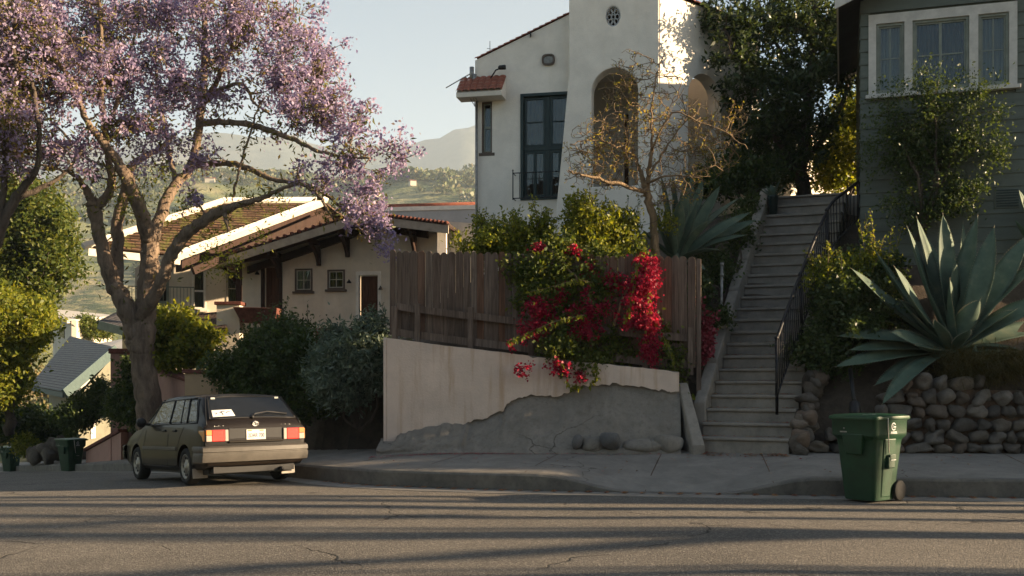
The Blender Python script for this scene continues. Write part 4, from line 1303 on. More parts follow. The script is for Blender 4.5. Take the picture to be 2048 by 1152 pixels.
for k in range(nb):
    t = (k + .5) / nb
    m = MB(); m.tube([RLOW(t), RTOP(t)], .011, 5); m.build('baluster', M['iron'], RLG)
for t in (0.0, .36, .74, 1.0):
    a, b = RLOW(t), RTOP(t)
    m = MB(); m.tube([a - [0, 0, .30], b + [0, 0, .02]], .026, 8); m.lathe([(.0, .07), (.034, .04), (.034, .01), (.022, 0)][::-1], b, n=8)
    m.build('railing_post', M['iron'], RLG)
# pipe post beside the steps
m = MB(); p = P(1442, 640, 18.75); q = P(1444, 531, 18.75); p[2] -= .3
m.tube([p, q], .026, 8); m.tube([q - [0, 0, .01], q + [.0, 0, .05]], .036, 8); m.tube([q - [0, 0, .2], q - [0, 0, .14]], .034, 8)
tag(m.build('pipe_post', M['galv'], None), 'thin rusty pipe post standing left of the steps', 'post')

# ------------------------------------------------------------------ fieldstone wall
def stone_mat():
    m, nt = new_mat('fieldstone')
    g = N(nt, 'ShaderNodeNewGeometry'); v = coords(nt)
    r = ramp(nt, g.outputs['Random Per Island'], [(0, (0.12, 0.105, 0.09)), (.25, (0.28, 0.235, 0.185)), (.5, (0.18, 0.157, 0.133)), (.7, (0.30, 0.215, 0.155)), (.85, (0.35, 0.305, 0.255)), (1, (0.14, 0.138, 0.135))])
    f = noise(nt, v, 9, 8, .7); h = noise(nt, v, 55, 4, .8)
    c = mix(nt, ramp(nt, f, [(.35, (0, 0, 0)), (.7, (1, 1, 1))]), mix(nt, 1.0, r, (.6, .58, .55), 'MULTIPLY'), r)
    c = mix(nt, math_(nt, 'MULTIPLY', h, .4), c, (.1, .095, .09))
    finish(nt, c, .9, math_(nt, 'ADD', f, h), 1.0, .04, spec=.25)
    return m
M['fieldstone'] = stone_mat()
KB = [V3((4.72, 16.62, 0)), V3((5.35, 16.52, 0)), V3((6.6, 16.36, 0)), V3((9.0, 16.1, 0)), V3((12.5, 15.4, 0))]
KS = np.r_[0, np.cumsum([np.linalg.norm(b - a) for a, b in zip(KB[:-1], KB[1:])])]
def kpt(s):
    return np.array([np.interp(s, KS, [p[i] for p in KB]) for i in range(3)])
def ktop(s): return np.interp(s, [0, .55, .8, 1.25, 1.5, 2.2, 3.0, KS[-1]], [.25, .32, .45, .90, 1.15, 1.15, 1.1, 1.1])
RK = thing('stone_wall', 'low wall of rounded grey fieldstones behind the green bin', 'wall', tuple(kpt(1.5)))
zf = .40
mb = MB(); seed = 100
z = 0.0
row = 0
while z < 1.4:
    h = rng.uniform(.15, .25)
    s = rng.uniform(-.12, .05)
    while s < KS[-1] - .1:
        w = rng.uniform(.15, .40)
        sc = s + w / 2
        if sc < KS[-1] and z + h * .55 < ktop(max(sc, 0)) and sc > -.02:
            p = kpt(max(sc, 0)); d = unit(kpt(min(sc + .1, KS[-1])) - kpt(max(sc - .1, 0)))
            hz = h * rng.uniform(.85, 1.12)
            b = MB(); rock(b, (0, 0, 0), (w * .5, .17, hz * .5), seed, .16, n=18, m=12, p=rng.uniform(2.2, 3.6)); seed += 1
            ang = math.atan2(d[1], d[0]); ca, sa = math.cos(ang), math.sin(ang)
            ti = rng.normal() * .14
            batter = .16 * z
            vs = []
            for x, y, q in b.v:
                x, q = x * math.cos(ti) - q * math.sin(ti), x * math.sin(ti) + q * math.cos(ti)
                y = y + batter + .10
                vs.append((p[0] + x * ca - y * sa, p[1] + x * sa + y * ca, zf + z + h / 2 + q))
            mb.add(vs, b.f, True)
        s += w * .97
    z += h * .94
    row += 1
mb.build('stones', M['fieldstone'], RK, fix=True)
mb = MB()
for i in range(len(KB) - 1):
    n_ = 8
    for j in range(n_):
        s0, s1 = KS[i] + (KS[i + 1] - KS[i]) * j / n_, KS[i] + (KS[i + 1] - KS[i]) * (j + 1) / n_
        a, b = kpt(s0), kpt(s1); d = unit(b - a); nn = np.array([-d[1], d[0], 0])
        ta, tb = zf + max(.05, ktop(s0) - .12), zf + max(.05, ktop(s1) - .12)
        mb.hexa([np.r_[(a + nn * .04)[:2], zf - .3], np.r_[(b + nn * .04)[:2], zf - .3], np.r_[(b + nn * .9)[:2], zf - .3], np.r_[(a + nn * .9)[:2], zf - .3],
                 np.r_[(a + nn * .20)[:2], ta], np.r_[(b + nn * .20)[:2], tb], np.r_[(b + nn * .9)[:2], tb + .05], np.r_[(a + nn * .9)[:2], ta + .05]])
mb.build('mortar_core', M['dirt'], RK)
# rough rubble edge beside the lowest steps
RE = MB()
for k in range(26):
    t = rng.uniform(0, 1)
    p = sr_at(t * .24) + unit((SR0 - ST0) * [1, 1, 0]) * (.26 + rng.uniform(-.06, .1))
    rock(RE, p + [0, 0, rng.uniform(-.05, .32)], rng.uniform(.08, .17, 3), 700 + k, .18, n=12, m=8)
tag(RE.build('rubble_edge', M['fieldstone'], None), 'rough mortared rubble edging beside the lowest steps', 'edging')
# black drain pipe coming down the bank behind the bin
DP = thing('drain_pipe', 'black drain pipe with a wide open end above the stone wall', 'pipe', tuple(P(1711, 830, 16.5)))
m = MB(); m.tube([P(1700, 738, 17.0), P(1704, 770, 16.75), P(1709, 805, 16.52)], .035, 8); m.build('pipe', M['blackplastic'], DP)
m = MB(); e0, e1 = P(1709, 803, 16.5), P(1711, 842, 16.34)
m.lathe([(.045, 0), (.085, .03), (.088, .30), (.075, .30), (.07, .05)], e0, axis=e1 - e0, n=14); m.build('pipe_end', M['blackplastic'], DP)

# ------------------------------------------------------------------ the green house
GO = V3((6.315, 19.0, 0))
G = Wall(GO, R(-17.5))
GH = thing('green_house', 'grey green clapboard house with white trimmed triple window on the right', 'house', (6.315, 19.0, 3.9))
gu = G.uv
wu0, wu1 = gu(1737, 110)[0], gu(2034, 110)[0]
wz1, wz0 = gu(1740, 32)[1], gu(1740, 192)[1]
gz0, gz1, GL = 3.3, 10.4, 3.0
ez = gu(1722, 5)[1]
wdep = 5.2
mb = MB()
exp_ = .232
def board(W, ua, ub, z, top=exp_):
    W_ = W
    mb.prism([W_.at(ua, z, .030), W_.at(ua, z + top, .010), W_.at(ua, z + top, -.02), W_.at(ua, z, -.02)], W_.U * (ub - ua))
z = gz0
BW = Wall(G.at(0, 0), R(-17.5 + 90))       # flank wall, facing the steps
class Flank(Wall):
    pass
FW = Wall(G.at(0, 0, 0) - G.N * wdep, R(-17.5 - 90))
while z < gz1:
    # rake: the gable narrows the boards towards the ridge
    lim = 0.0
    if z > ez: lim = (z - ez) / .42
    if lim > 1.3: break
    if z + exp_ <= wz0 - .02 or z >= wz1 + .02:
        board(G, lim, GL - lim, z)
    else:
        zz = exp_
        board(G, lim, wu0 + .02, z); board(G, wu1 - .02, GL, z)
    if z < ez - .1:
        board(FW, 0, wdep, z)
    z += exp_
mb.build('siding', M['siding'], GH, fix=True)
mb = MB()
G.panel(mb, [(0.03, gz0), (GL, gz0), (GL, ez), (1.62, ez + .62), (0.03, ez)], [rc(wu0 + .05, wu1 - .05, wz0 + .05, wz1 - .05)], -.021, .12)
mb.build('wall', M['siding'], GH)
mb = MB(); FW.rect(mb, 0.03, wdep - .05, gz0, ez, -.021, .12); mb.build('side_wall', M['siding'], GH)
# window group: casing, sill, three windows
m1, m2, m3, m4 = gu(1811, 110)[0], gu(1826, 110)[0], gu(1938, 110)[0], gu(1956, 110)[0]
tw = .13
mb = MB()
ho = [rc(wu0 + tw, m1 - .02, wz0 + .02, wz1 - .17), rc(m2 - .01, m3, wz0 + .02, wz1 - .17), rc(m4, wu1 - tw, wz0 + .02, wz1 - .17)]
G.panel(mb, rc(wu0, wu1, wz0, wz1), ho, .045, .06)
cs = mb.build('window_casing', M['trim'], GH, bevel=.006)
mb = MB(); G.rect(mb, wu0 - .05, wu1 + .05, wz0 - .07, wz0 - .003, .10, .12); mb.build('window_sill', M['trim'], cs, bevel=.008)
for (a, b), cols, rows, sm, cur, cm in ((( ho[0][0][0], ho[0][1][0]), 2, 2, 'greensash', [(0, 1)], 'curtain'), ((ho[1][0][0], ho[1][1][0]), 1, 1, 'greensash', [(0, .42), (.58, 1)], 'curtain_dark'), ((ho[2][0][0], ho[2][1][0]), 2, 2, 'greensash', [(0, 1)], 'curtain')):
    w_ = window(G, GH, a + .002, b - .002, wz0 + .022, wz1 - .172, .01, M['greensash'], M['greensash'], cols, rows, .045, .03, .07, False, cur, M[cm], mull=([(a + b) / 2] if cols == 1 else ()))
    if cols == 1:
        q = MB()
        for k in (0, 1):
            x0 = a + .1 + (b - a - .2) * k * .5; x1 = x0 + (b - a - .2) * .5
            G.rect(q, x0, x1, (wz0 + wz1 - .15) / 2 - .012, (wz0 + wz1 - .15) / 2 + .012, -.025, .02)
        q.build('glazing_bar', M['greensash'], w_)
# crawl-space vent
v0, v1 = gu(1988, 418), gu(2040, 380)
mb = MB(); G.rect(mb, v0[0], v1[0], v0[1], v1[1], .04, .05)
vt = mb.build('crawl_vent', M['siding'], GH, bevel=.005)
mb = MB()
for k in range(7): G.rect(mb, v0[0] + .03, v1[0] - .03, v0[1] + .03 + k * .045, v0[1] + .05 + k * .045, .05, .012)
mb.build('louvre', M['teal'], vt)
# roof: gable rake with white fascia and soffit overhanging the wall
sl2 = .44
ov = .5
eu, ezz = -.42, ez - .12
mb = MB()
p0, p1 = (eu, ezz), (GL * .5 + .1, ezz + sl2 * (GL * .5 + .1 - eu))
for off0, off1, t0, t1, nm in ((ov, -wdep, .02, .14, None),):
    mb.prism([G.at(p0[0], p0[1] + t0, off0), G.at(p1[0], p1[1] + t0, off0), G.at(p1[0], p1[1] + t1, off0), G.at(p0[0], p0[1] + t1, off0)], G.N * (off1 - off0))
    q0, q1 = p1, (2 * p1[0] - p0[0], p0[1])
    mb.prism([G.at(q0[0] + .002, q0[1] + t0, off0), G.at(q1[0], q1[1] + t0, off0), G.at(q1[0], q1[1] + t1, off0), G.at(q0[0] + .002, q0[1] + t1, off0)], G.N * (off1 - off0))
mb.build('roof', M['darkshingle'], GH)
mb = MB()
mb.prism([G.at(p0[0] - .03, p0[1] - .13, ov + .032), G.at(p1[0], p1[1] - .13, ov + .032), G.at(p1[0], p1[1] + .03, ov + .032), G.at(p0[0] - .03, p0[1] + .03, ov + .032)], -G.N * .03)
mb.build('bargeboard', M['trim'], GH, bevel=.004)
mb = MB()
mb.prism([G.at(p0[0], p0[1] - .10, ov), G.at(p0[0], p0[1] + .018, ov), G.at(p0[0] + .03, p0[1] + .018, ov), G.at(p0[0] + .03, p0[1] - .10, ov)], -G.N * (ov + wdep))
mb.build('eave_fascia', M['trim'], GH)
# rear gable wall closes the block
mb = MB(); G.rect(mb, 0.05, GL, gz0, ez, -wdep, .1); G.rect(mb, GL - .1, GL, gz0, ez, -.15, wdep - .2); G.rect(mb, GL, GL + 5, gz0, ez - .3, -2.6, 2.6); mb.build('rear_wall', M['siding'], GH)
# ------------------------------------------------------------------ the tile-roofed house on the left
def ray_plane(px, py, p0, n):
    d = np.array([(px - 1024) / F, 1.0, -(py - HY) / F]); e = np.array([0, 0, CZ])
    return e + d * (((V3(p0) - e) @ n) / (d @ n))


def roof_slab(name, quad, th, mat, parent, eave=(0, 1)):
    """sloping slab from four corners (eave a, eave b, ridge c, ridge d) with UVs in metres"""
    a, b, c, d = [V3(p) for p in quad]
    n = unit(np.cross(b - a, d - a)); n = n if n[2] > 0 else -n
    lo = [p - n * th for p in (a, b, c, d)]
    me = bpy.data.meshes.new(name)
    org = origin_of(parent)
    me.from_pydata([tuple(p - org) for p in (a, b, c, d, *lo)], [], [(0, 1, 2, 3), (7, 6, 5, 4), (0, 4, 5, 1), (1, 5, 6, 2), (2, 6, 7, 3), (3, 7, 4, 0)])
    bm = bmesh.new(); bm.from_mesh(me); bmesh.ops.recalc_face_normals(bm, faces=bm.faces); bm.to_mesh(me); bm.free()
    uvl = me.uv_layers.new(name='UVMap')
    ex = unit(b - a); ey = unit(np.cross(n, ex)); ey = ey if ey[2] > 0 else -ey
    for lp in me.loops:
        p = V3(me.vertices[lp.vertex_index].co) + org - a
        uvl.data[lp.index].uv = (p @ ex, p @ ey)
    return link(name, me, mat, parent)


LH = thing('tiled_house', 'cream stucco cottage with mossy tile roof, dark beams and brown doors beyond the shrubs', 'house', (-7.0, 33.0, 2.3))
C = Wall(((480 - 1024) / F * 33, 33.0, 0), R(-9))
cu = C.uv
# front wall under the low gable, with its openings
d1 = np.r_[cu(527, 640), cu(560, 532)]; wA = np.r_[cu(590, 583), cu(625, 537)]; wB = np.r_[cu(655, 579), cu(690, 539)]; d2 = np.r_[cu(717, 660), cu(757, 549)]
cr = cu(1000, 500)[0]
outl = [(0, 1.6), (cr, 1.6), (cr, cu(900, 452)[1]), tuple(cu(725, 432)), (0, cu(480, 498)[1])]
holes = [rc(d1[0], d1[2], 2.35, d1[3]), rc(wA[0], wA[2], wA[1], wA[3]), rc(wB[0], wB[2], wB[1], wB[3]), rc(d2[0], d2[2], 2.35, d2[3])]
mb = MB(); C.panel(mb, outl, holes, 0, .25); mb.build('front_wall', M['cream_stucco'], LH)
window(C, LH, wA[0], wA[2], wA[1], wA[3], .03, M['brownframe'], M['creamsash'], 2, 2, .05, .03, .1, True, [(0, 1)], M['curtain'])
window(C, LH, wB[0], wB[2], wB[1], wB[3], .03, M['brownframe'], M['creamsash'], 2, 2, .05, .03, .1, True, [(0, 1)], M['curtain_dark'])
for k, d in enumerate((d1, d2)):
    mb = MB(); C.rect(mb, d[0] + .04, d[2] - .04, 2.35, d[3] - .04, -.12, .05)
    o = mb.build('door', M['doorwood'], LH)
    mb = MB()
    for r in range(3):
        for c_ in range(2):
            w_ = (d[2] - d[0] - .08) / 2; h_ = (d[3] - 2.5) / 3
            C.rect(mb, d[0] + .04 + c_ * w_ + .05, d[0] + .04 + (c_ + 1) * w_ - .05, 2.4 + r * h_ + .05, 2.4 + (r + 1) * h_ - .05, -.10, .03)
    mb.build('door_panel', M['doorwood'], o, bevel=.01)
    mb = MB(); mb.lathe([(.0, 0), (.03, .02), (.03, .05), (0, .06)], C.at(d[2] - .1, 3.4, -.12), axis=C.N, n=10); mb.build('door_knob', M['galv'], o)
    mb = MB(); C.panel(mb, rc(d[0] - .08, d[2] + .08, 2.3, d[3] + .1), [rc(d[0] + .02, d[2] - .02, 2.31, d[3] - .02)], .03, .1)
    mb.build('door_surround', M['cream_trim'] if k else M['darkwood'], o, bevel=.008)
for px, py in ((517, 547), (700, 564), (763, 577)):
    b = cu(px, py); mb = MB(); mb.tube([C.at(b[0], b[1], 0), C.at(b[0], b[1] + .06, .12), C.at(b[0] + .02, b[1], .16)], .018, 6)
    mb.lathe([(.02, .05), (.07, -.02), (.075, -.05)], C.at(b[0] + .02, b[1], .16), n=10)
    mb.build('wall_lamp', M['iron'], LH)
# low gable roof, carried forward on beams and brackets
ro = 1.25
pk = cu(722, 424, ro); lf = cu(408, 523, ro); rt_ = cu(897, 446, ro)
for a, b in ((lf, pk), (rt_, pk)):
    roof_slab('porch_roof', [C.at(a[0], a[1], ro), C.at(a[0], a[1], -4.5), C.at(b[0], b[1], -4.5), C.at(b[0], b[1], ro)], .07, M['brownroof'], LH)
    mb = MB()
    mb.prism([C.at(a[0], a[1] - .31, ro + .03), C.at(b[0], b[1] - .31, ro + .03), C.at(b[0], b[1] - .075, ro + .03), C.at(a[0], a[1] - .075, ro + .03)], -C.N * .06)
    mb.build('fascia', M['shade_trim'], LH)
    mb = MB()
    n_ = 22
    for k in range(n_):
        t = (k + .5) / n_; u = a[0] + (b[0] - a[0]) * t; z = a[1] + (b[1] - a[1]) * t
        mb.tube([C.at(u, z - .0, ro + .07), C.at(u, z + .0, ro - .2)], .055, 7)
    mb.build('edge_tiles', M['redcap'], LH)
    mb = MB()   # soffit boards
    mb.prism([C.at(a[0], a[1] - .12, ro), C.at(b[0], b[1] - .12, ro), C.at(b[0], b[1] - .085, ro), C.at(a[0], a[1] - .085, ro)], -C.N * 1.2)
    mb.build('soffit', M['darkwood'], LH)
    mb = MB()   # beam along the wall under the rake
    mb.prism([C.at(a[0] + (.9 if b[0] > a[0] else -.9), a[1] - .52 + .25, .14), C.at(b[0], b[1] - .40, .14), C.at(b[0], b[1] - .16, .14), C.at(a[0] + (.9 if b[0] > a[0] else -.9), a[1] - .30 + .25, .14)], -C.N * .14)
    mb.build('beam', M['darkwood'], LH)
for px in (548, 628, 686, 822):
    u = cu(px, 480, .5)[0]
    z = (lf[1] + (pk[1] - lf[1]) * (u - lf[0]) / (pk[0] - lf[0]) if u < pk[0] else rt_[1] + (pk[1] - rt_[1]) * (u - rt_[0]) / (pk[0] - rt_[0])) - .34
    mb = MB()
    mb.beam(C.at(u, z + .06, 0), C.at(u, z + .06, 1.15), .13, .16)
    mb.beam(C.at(u, z - .62, .07), C.at(u, z - .02, .07), .13, .14, up=(0, 1, 0))
    pts = [C.at(u, z - .55, .1), C.at(u, z - .38, .22), C.at(u, z - .14, .5), C.at(u, z, .85)]
    mb.tube(pts, .065, 6)
    mb.build('bracket', M['darkwood'], LH, bevel=.01)
mb = MB(); u = cu(478, 560, .9)[0]; mb.beam(C.at(u, 2.9, .9), C.at(u, cu(478, 527, .9)[1], .9), .16, .16, up=(0, 1, 0)); mb.beam(C.at(u - .25, cu(450, 530, .9)[1] + .12, .9), C.at(u + 1.2, cu(540, 516, .9)[1] + .12, .9), .14, .2)
pts = [C.at(u + .05, 4.3, .9), C.at(u - .28, 4.75, .9), C.at(u - .5, 4.95, .9)]; mb.tube(pts, .06, 6)
mb.build('porch_post', M['darkwood'], LH, bevel=.01)
# chimney-like pier at the right end and the grey wing behind
mb = MB(); q = cu(884, 480, .7); mb.box(C.at(q[0], q[1] - .8, .7), (.28, .3, 2.4)); mb.build('pier', M['white_stucco'], LH, bevel=.01)
K = Wall((-4.6, 36.4, 0), R(-9))
kz = K.uv(860, 413)[1]
mb = MB(); K.rect(mb, -.6, 4.4, 1.5, kz, 0, .3); mb.build('wing_wall', M['grey_stucco'], LH)
mb = MB()
ka = K.at(-.6, kz - .09, .015); kb = K.at(4.4, kz + .03, .015)
mb.prism([K.at(-.6, kz - .13, .03), K.at(4.4, kz - .13, .03), K.at(4.4, kz + .01, .03), K.at(-.6, kz + .01, .03)], -K.N * .36)
mb.build('parapet', M['cream_trim'], LH)
mb = MB(); mb.tube([K.at(-.6, kz + .03, -.12), K.at(4.4, kz + .03, -.12)], .11, 10); mb.build('parapet_tiles', M['redtile'], LH)
# main roof: mossy tiles, pale parapet on the verge
E_ = P(362, 511, 30.5); A_ = P(652, 403, 35.0); Cc = P(178, 492, 29.3)
nn = unit(np.cross(A_ - E_, Cc - E_)); nn = nn if nn[2] > 0 else -nn
B_ = ray_plane(446, 404, E_, nn)
roof_slab('main_roof', [E_, Cc, B_, A_], .12, M['mossroof'], LH)
# rows of tile butts give the roof its stepped relief
mb = MB()
nr = 22
for k in range(nr):
    t0 = k / nr
    l0, r0 = Cc + (B_ - Cc) * t0, E_ + (A_ - E_) * t0
    mb.beam(l0 + nn * .012 + [0, 0, 0], r0 + nn * .012, .05, .035, up=tuple(nn))
mb.build('tile_courses', M['mossroof'], LH)
mb = MB()
dv = unit(A_ - E_)
hp = E_ - dv * .35
mb.beam(hp + nn * .04, A_ + nn * .04, .14, .30, up=tuple(nn)); 
mb.build('verge_parapet', M['cream_trim'], LH, bevel=.01)
mb = MB(); mb.beam(Cc - unit(B_ - Cc) * .2 + nn * .06, B_ + nn * .04, .16, .12, up=tuple(nn)); mb.beam(B_ + nn * .05, A_ + nn * .05, .2, .12, up=tuple(nn)); mb.build('hip_cap', M['cream_trim'], LH)
bk = np.array([2.2, 4.5, -1.6])
roof_slab('back_roof', [A_ + bk, B_ + [-3, 4.5, -1.6], B_ + [0, .01, .0], A_ + [0, .01, 0]], .1, M['brownroof'], LH)
mb = MB()
ee = E_ - nn * .15
mb.beam(Cc - nn * .14 + [0, 0, -.06], E_ - nn * .14 + [0, 0, -.06], .1, .22); mb.build('gutter_board', M['cream_trim'], LH)
mb = MB()
sdv = np.array([dv[1], -dv[0], 0])
hor = unit([A_[0] - E_[0], A_[1] - E_[1], 0])
inset = np.array([-hor[1], hor[0], 0]) * -.0
g0, g1 = E_ + hor * .35, A_.copy()
bkv = np.array([-.35, .25, 0])
mb.prism([(g0 + bkv) - [0, 0, .42], (g1 + bkv) - [0, 0, .75], (g1 + bkv) - [0, 0, .2], (g0 + bkv) - [0, 0, .1]], np.array([-.25, .2, 0]))
mb.build('shaded_gable_wall', M['darkwood'], LH)  # wall coloured dark to paint the shade gap under the verge
mb = MB(); mb.beam(g0 + [.05, 0, -.42], g1 + [.1, -.05, -.40], .12, .22); mb.build('verge_shade_strip', M['darkwood'], LH)  # dark strip added to fill the same gap with painted shade
# the sunlit bay with glazed door, balcony rail and the lower roof
LW = Wall(P(270, 600, 33.2) * [1, 1, 0], R(14))
lu = LW.uv
bz0, bz1 = lu(400, 690)[1], 5.05
dw = np.r_[lu(384, 619), lu(412, 537)]; gw = np.r_[lu(452, 615), lu(476, 540)]; sw_ = np.r_[lu(282, 606), lu(338, 530)]
mb = MB(); ue = lu(481, 600)[0]
LW.panel(mb, [(0, 1.2), (ue, 1.2), (ue, bz1), (0, bz1)], [rc(dw[0], dw[2], dw[1], dw[3]), rc(gw[0], gw[2], gw[1], gw[3]), rc(sw_[0], sw_[2], sw_[1], sw_[3])], 0, .2)
mb.build('bay_wall', M['cream_stucco'], LH)
window(LW, LH, dw[0], dw[2], dw[1], dw[3], .02, M['cream_trim'], M['cream_trim'], 1, 1, .05, .03, .08, True, [(0, 1)], M['curtain'], rail=dw[1] + .45 * (dw[3] - dw[1]))
window(LW, LH, gw[0], gw[2], gw[1], gw[3], .02, M['shade_trim'], M['creamsash'], 1, 2, .04, .03, .08, True, [(0, 1)], M['curtain'])
window(LW, LH, sw_[0], sw_[2], sw_[1], sw_[3], .02, M['greensash'], M['greensash'], 3, 1, .05, .03, .08, True, [(0, .3)], M['curtain_dark'])
mb = MB(); b0, b1 = lu(318, 616, .9), lu(388, 616, .9); h_ = lu(350, 574, .9)[1]
LW.rect(mb, b0[0] - 1.0, b1[0] + .1, b0[1] - .16, b0[1] - .02, .95, .95)
bal = mb.build('balcony_floor', M['greensash'], LH)
mb = MB()
for z in (b0[1] + .06, h_): mb.tube([LW.at(b0[0] - .9, z, .88), LW.at(b1[0], z, .88)], .02, 6)
for k in range(20):
    u = b0[0] - .9 + (b1[0] - b0[0] + .9) * k / 19; mb.tube([LW.at(u, b0[1] - .02, .88), LW.at(u, h_, .88)], .011, 5)
mb.build('balcony_railing', M['greensash'], bal)
q0, q1 = P(340, 664, 31.6), P(440, 640, 31.6)
roof_slab('lower_roof', [P(338, 668, 31.0), P(452, 655, 31.0), P(452, 622, 32.9), P(338, 632, 32.9)], .1, M['brownroof'], LH)
# porch pier, brick capped, and the brick planter
PP = thing('porch_wall', 'cream porch wall with red brick cap and planter box beside the dark post', 'wall', tuple(P(455, 700, 31.4)))
c0, c1 = P(434, 700, 31.4), P(480, 610, 31.4)
mb = MB(); mb.box(((c0[0] + c1[0]) / 2, 31.6, (1.0 + c1[2]) / 2), (c1[0] - c0[0], .5, c1[2] - 1.0)); mb.box(((c1[0] + 3.2 / 2) + .0, 31.9, (1.0 + 2.75) / 2), (3.2, .25, 1.75)); mb.build('pier', M['cream_stucco'], PP)
mb = MB(); mb.box(((c0[0] + c1[0]) / 2, 31.6, c1[2] + .05), (c1[0] - c0[0] + .12, .62, .1)); mb.build('brick_cap', M['redcap'], PP, bevel=.015)
mb = MB()
p0, p1 = P(474, 645, 31.3), P(552, 615, 31.3)
mb.hexa([(p0[0] + .15, 31.2, p0[2]), (p1[0], 31.2, p0[2] - .05), (p1[0], 31.75, p0[2] - .05), (p0[0] + .15, 31.75, p0[2]), (p0[0] - .05, 31.0, p1[2]), (p1[0] + .1, 31.0, p1[2] - .03), (p1[0] + .1, 31.75, p1[2] - .03), (p0[0] - .05, 31.75, p1[2])])
p0, p1 = P(632, 700, 31.3), P(706, 656, 31.3)
mb.box(((p0[0] + p1[0]) / 2, 31.5, (p0[2] + p1[2]) / 2), (p1[0] - p0[0], .5, p1[2] - p0[2]))
mb.build('planter_box', M['redcap'], PP, bevel=.015)

# ------------------------------------------------------------------ walls and pillars along the downhill pavement
def pillar(px0, px1, ytop, Yd, lab, mat='pillar_stucco', cap=True, ang=0.0, dep=.6, zbot=-1.2, ctop=.1):
    a, b = P(px0, ytop, Yd), P(px1, ytop, Yd)
    t = thing('gate_pillar', lab, 'pillar', ((a[0] + b[0]) / 2, Yd, zbot), 'stucco pillars along the downhill pavement')
    w_ = b[0] - a[0]; ctr = ((a[0] + b[0]) / 2, Yd + dep / 2)
    mb = MB(); mb.box((ctr[0], ctr[1], (zbot + a[2] - ctop) / 2), (w_ - .1, dep - .1, a[2] - ctop - zbot), rz=ang); mb.build('shaft', M[mat], t, bevel=.01)
    mb = MB(); mb.box((ctr[0], ctr[1], a[2] - ctop / 2 + .001), (w_ + .02, dep, ctop), rz=ang); mb.build('cap', M['redcap'], t, bevel=.02)
    return t


pillar(364, 425, 739, 26.6, 'ochre stucco pillar with red cap just above the dark car roof', dep=.75)
pillar(437, 476, 744, 25.4, 'short ochre pillar half hidden behind the dark green shrub', dep=.6, zbot=-.6)
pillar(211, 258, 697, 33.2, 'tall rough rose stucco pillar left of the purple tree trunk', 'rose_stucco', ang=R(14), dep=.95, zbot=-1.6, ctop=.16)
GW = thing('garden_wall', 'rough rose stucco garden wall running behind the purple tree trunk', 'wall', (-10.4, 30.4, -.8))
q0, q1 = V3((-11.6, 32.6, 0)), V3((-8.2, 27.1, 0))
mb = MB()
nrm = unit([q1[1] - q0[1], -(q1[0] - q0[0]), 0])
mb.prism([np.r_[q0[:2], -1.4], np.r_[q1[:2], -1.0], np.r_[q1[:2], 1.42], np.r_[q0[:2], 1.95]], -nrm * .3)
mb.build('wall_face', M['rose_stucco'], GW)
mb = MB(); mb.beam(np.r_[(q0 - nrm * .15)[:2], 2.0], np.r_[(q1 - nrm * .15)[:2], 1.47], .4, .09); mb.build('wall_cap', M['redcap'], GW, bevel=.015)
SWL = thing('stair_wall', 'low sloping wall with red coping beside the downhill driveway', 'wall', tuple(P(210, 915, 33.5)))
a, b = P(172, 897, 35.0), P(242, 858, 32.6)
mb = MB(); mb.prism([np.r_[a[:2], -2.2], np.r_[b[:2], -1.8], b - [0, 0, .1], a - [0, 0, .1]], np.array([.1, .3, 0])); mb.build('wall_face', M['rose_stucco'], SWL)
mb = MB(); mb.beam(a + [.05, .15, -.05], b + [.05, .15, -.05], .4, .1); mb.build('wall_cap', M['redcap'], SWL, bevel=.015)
# rubble bank and driveway apron further down
mb = MB()
for k in range(80):
    px, py = rng.uniform(66, 132), rng.uniform(868, 915)
    if py < 905 - (px - 66) * .5: continue
    p = P(px, py, 42 + rng.uniform(-1.5, 2)); rock(mb, p, rng.uniform(.14, .34, 3), 900 + k, .18, n=10, m=7)
tag(mb.build('rock_bank', M['fieldstone'], None), 'bank of stacked grey rocks behind the far green bins', 'rocks')
i0 = ((CP - np.array([-17.2, 40.0])) ** 2).sum(1).argmin()
mb = MB(); rows = []
for i in range(i0 - 2, i0 + 12):
    rows.append([np.r_[CP[i] + CN[i] * o, RZ[i] + z] for o, z in ((-.4, .02), (.1, .04), (.5, .16), (1.8, .42), (3.6, .75))])
mb.grid(rows, False); tag(mb.build('driveway', M['sidewalk'], None), kind='structure')

# ------------------------------------------------------------------ far houses down the hill
FH = thing('gabled_house', 'pale green house with grey shingle gable roof below the street trees', 'house', (-22, 56, -3))
a = P(124, 783, 52); d = P(228, 694, 58); b = P(60, 771, 59)
nn2 = unit(np.cross(b - a, d - a)); nn2 = nn2 if nn2[2] > 0 else -nn2
c = ray_plane(140, 672, a, nn2)
roof_slab('roof', [a, b, c, d], .25, M['shingle'], FH)
bk = np.array([6.5, 2.0, -2.2])
roof_slab('rear_roof', [d + bk, c + bk, c + [0, .01, 0], d + [0, .01, 0]], .25, M['shingle'], FH)
mb = MB(); mb.beam(a - nn2 * .15 + [.1, -.1, 0], d - nn2 * .15 + [.1, -.1, 0], .12, .5, up=tuple(nn2)); mb.beam(a - nn2 * .15, b - nn2 * .15, .1, .35); mb.build('bargeboard', M['teal_trim'], FH)
ia, ib, idd = a + [.3, 1.2, -.3], b + [.8, .6, -.3], d + [-.2, .9, -.3]
mb = MB()
mb.prism([np.r_[ia[:2], -4.2], np.r_[ib[:2], -4.2], ib, ia], np.array([.25, .25, 0]))
mb.prism([np.r_[ia[:2], -4.2], np.r_[idd[:2], -4.2], idd, ia], np.array([-.25, .25, 0]))
mb.build('wall', M['ygreen_wall'], FH)
rw = idd - ia
mb = MB()
w0 = ia + rw * .3; w1 = ia + rw * .42
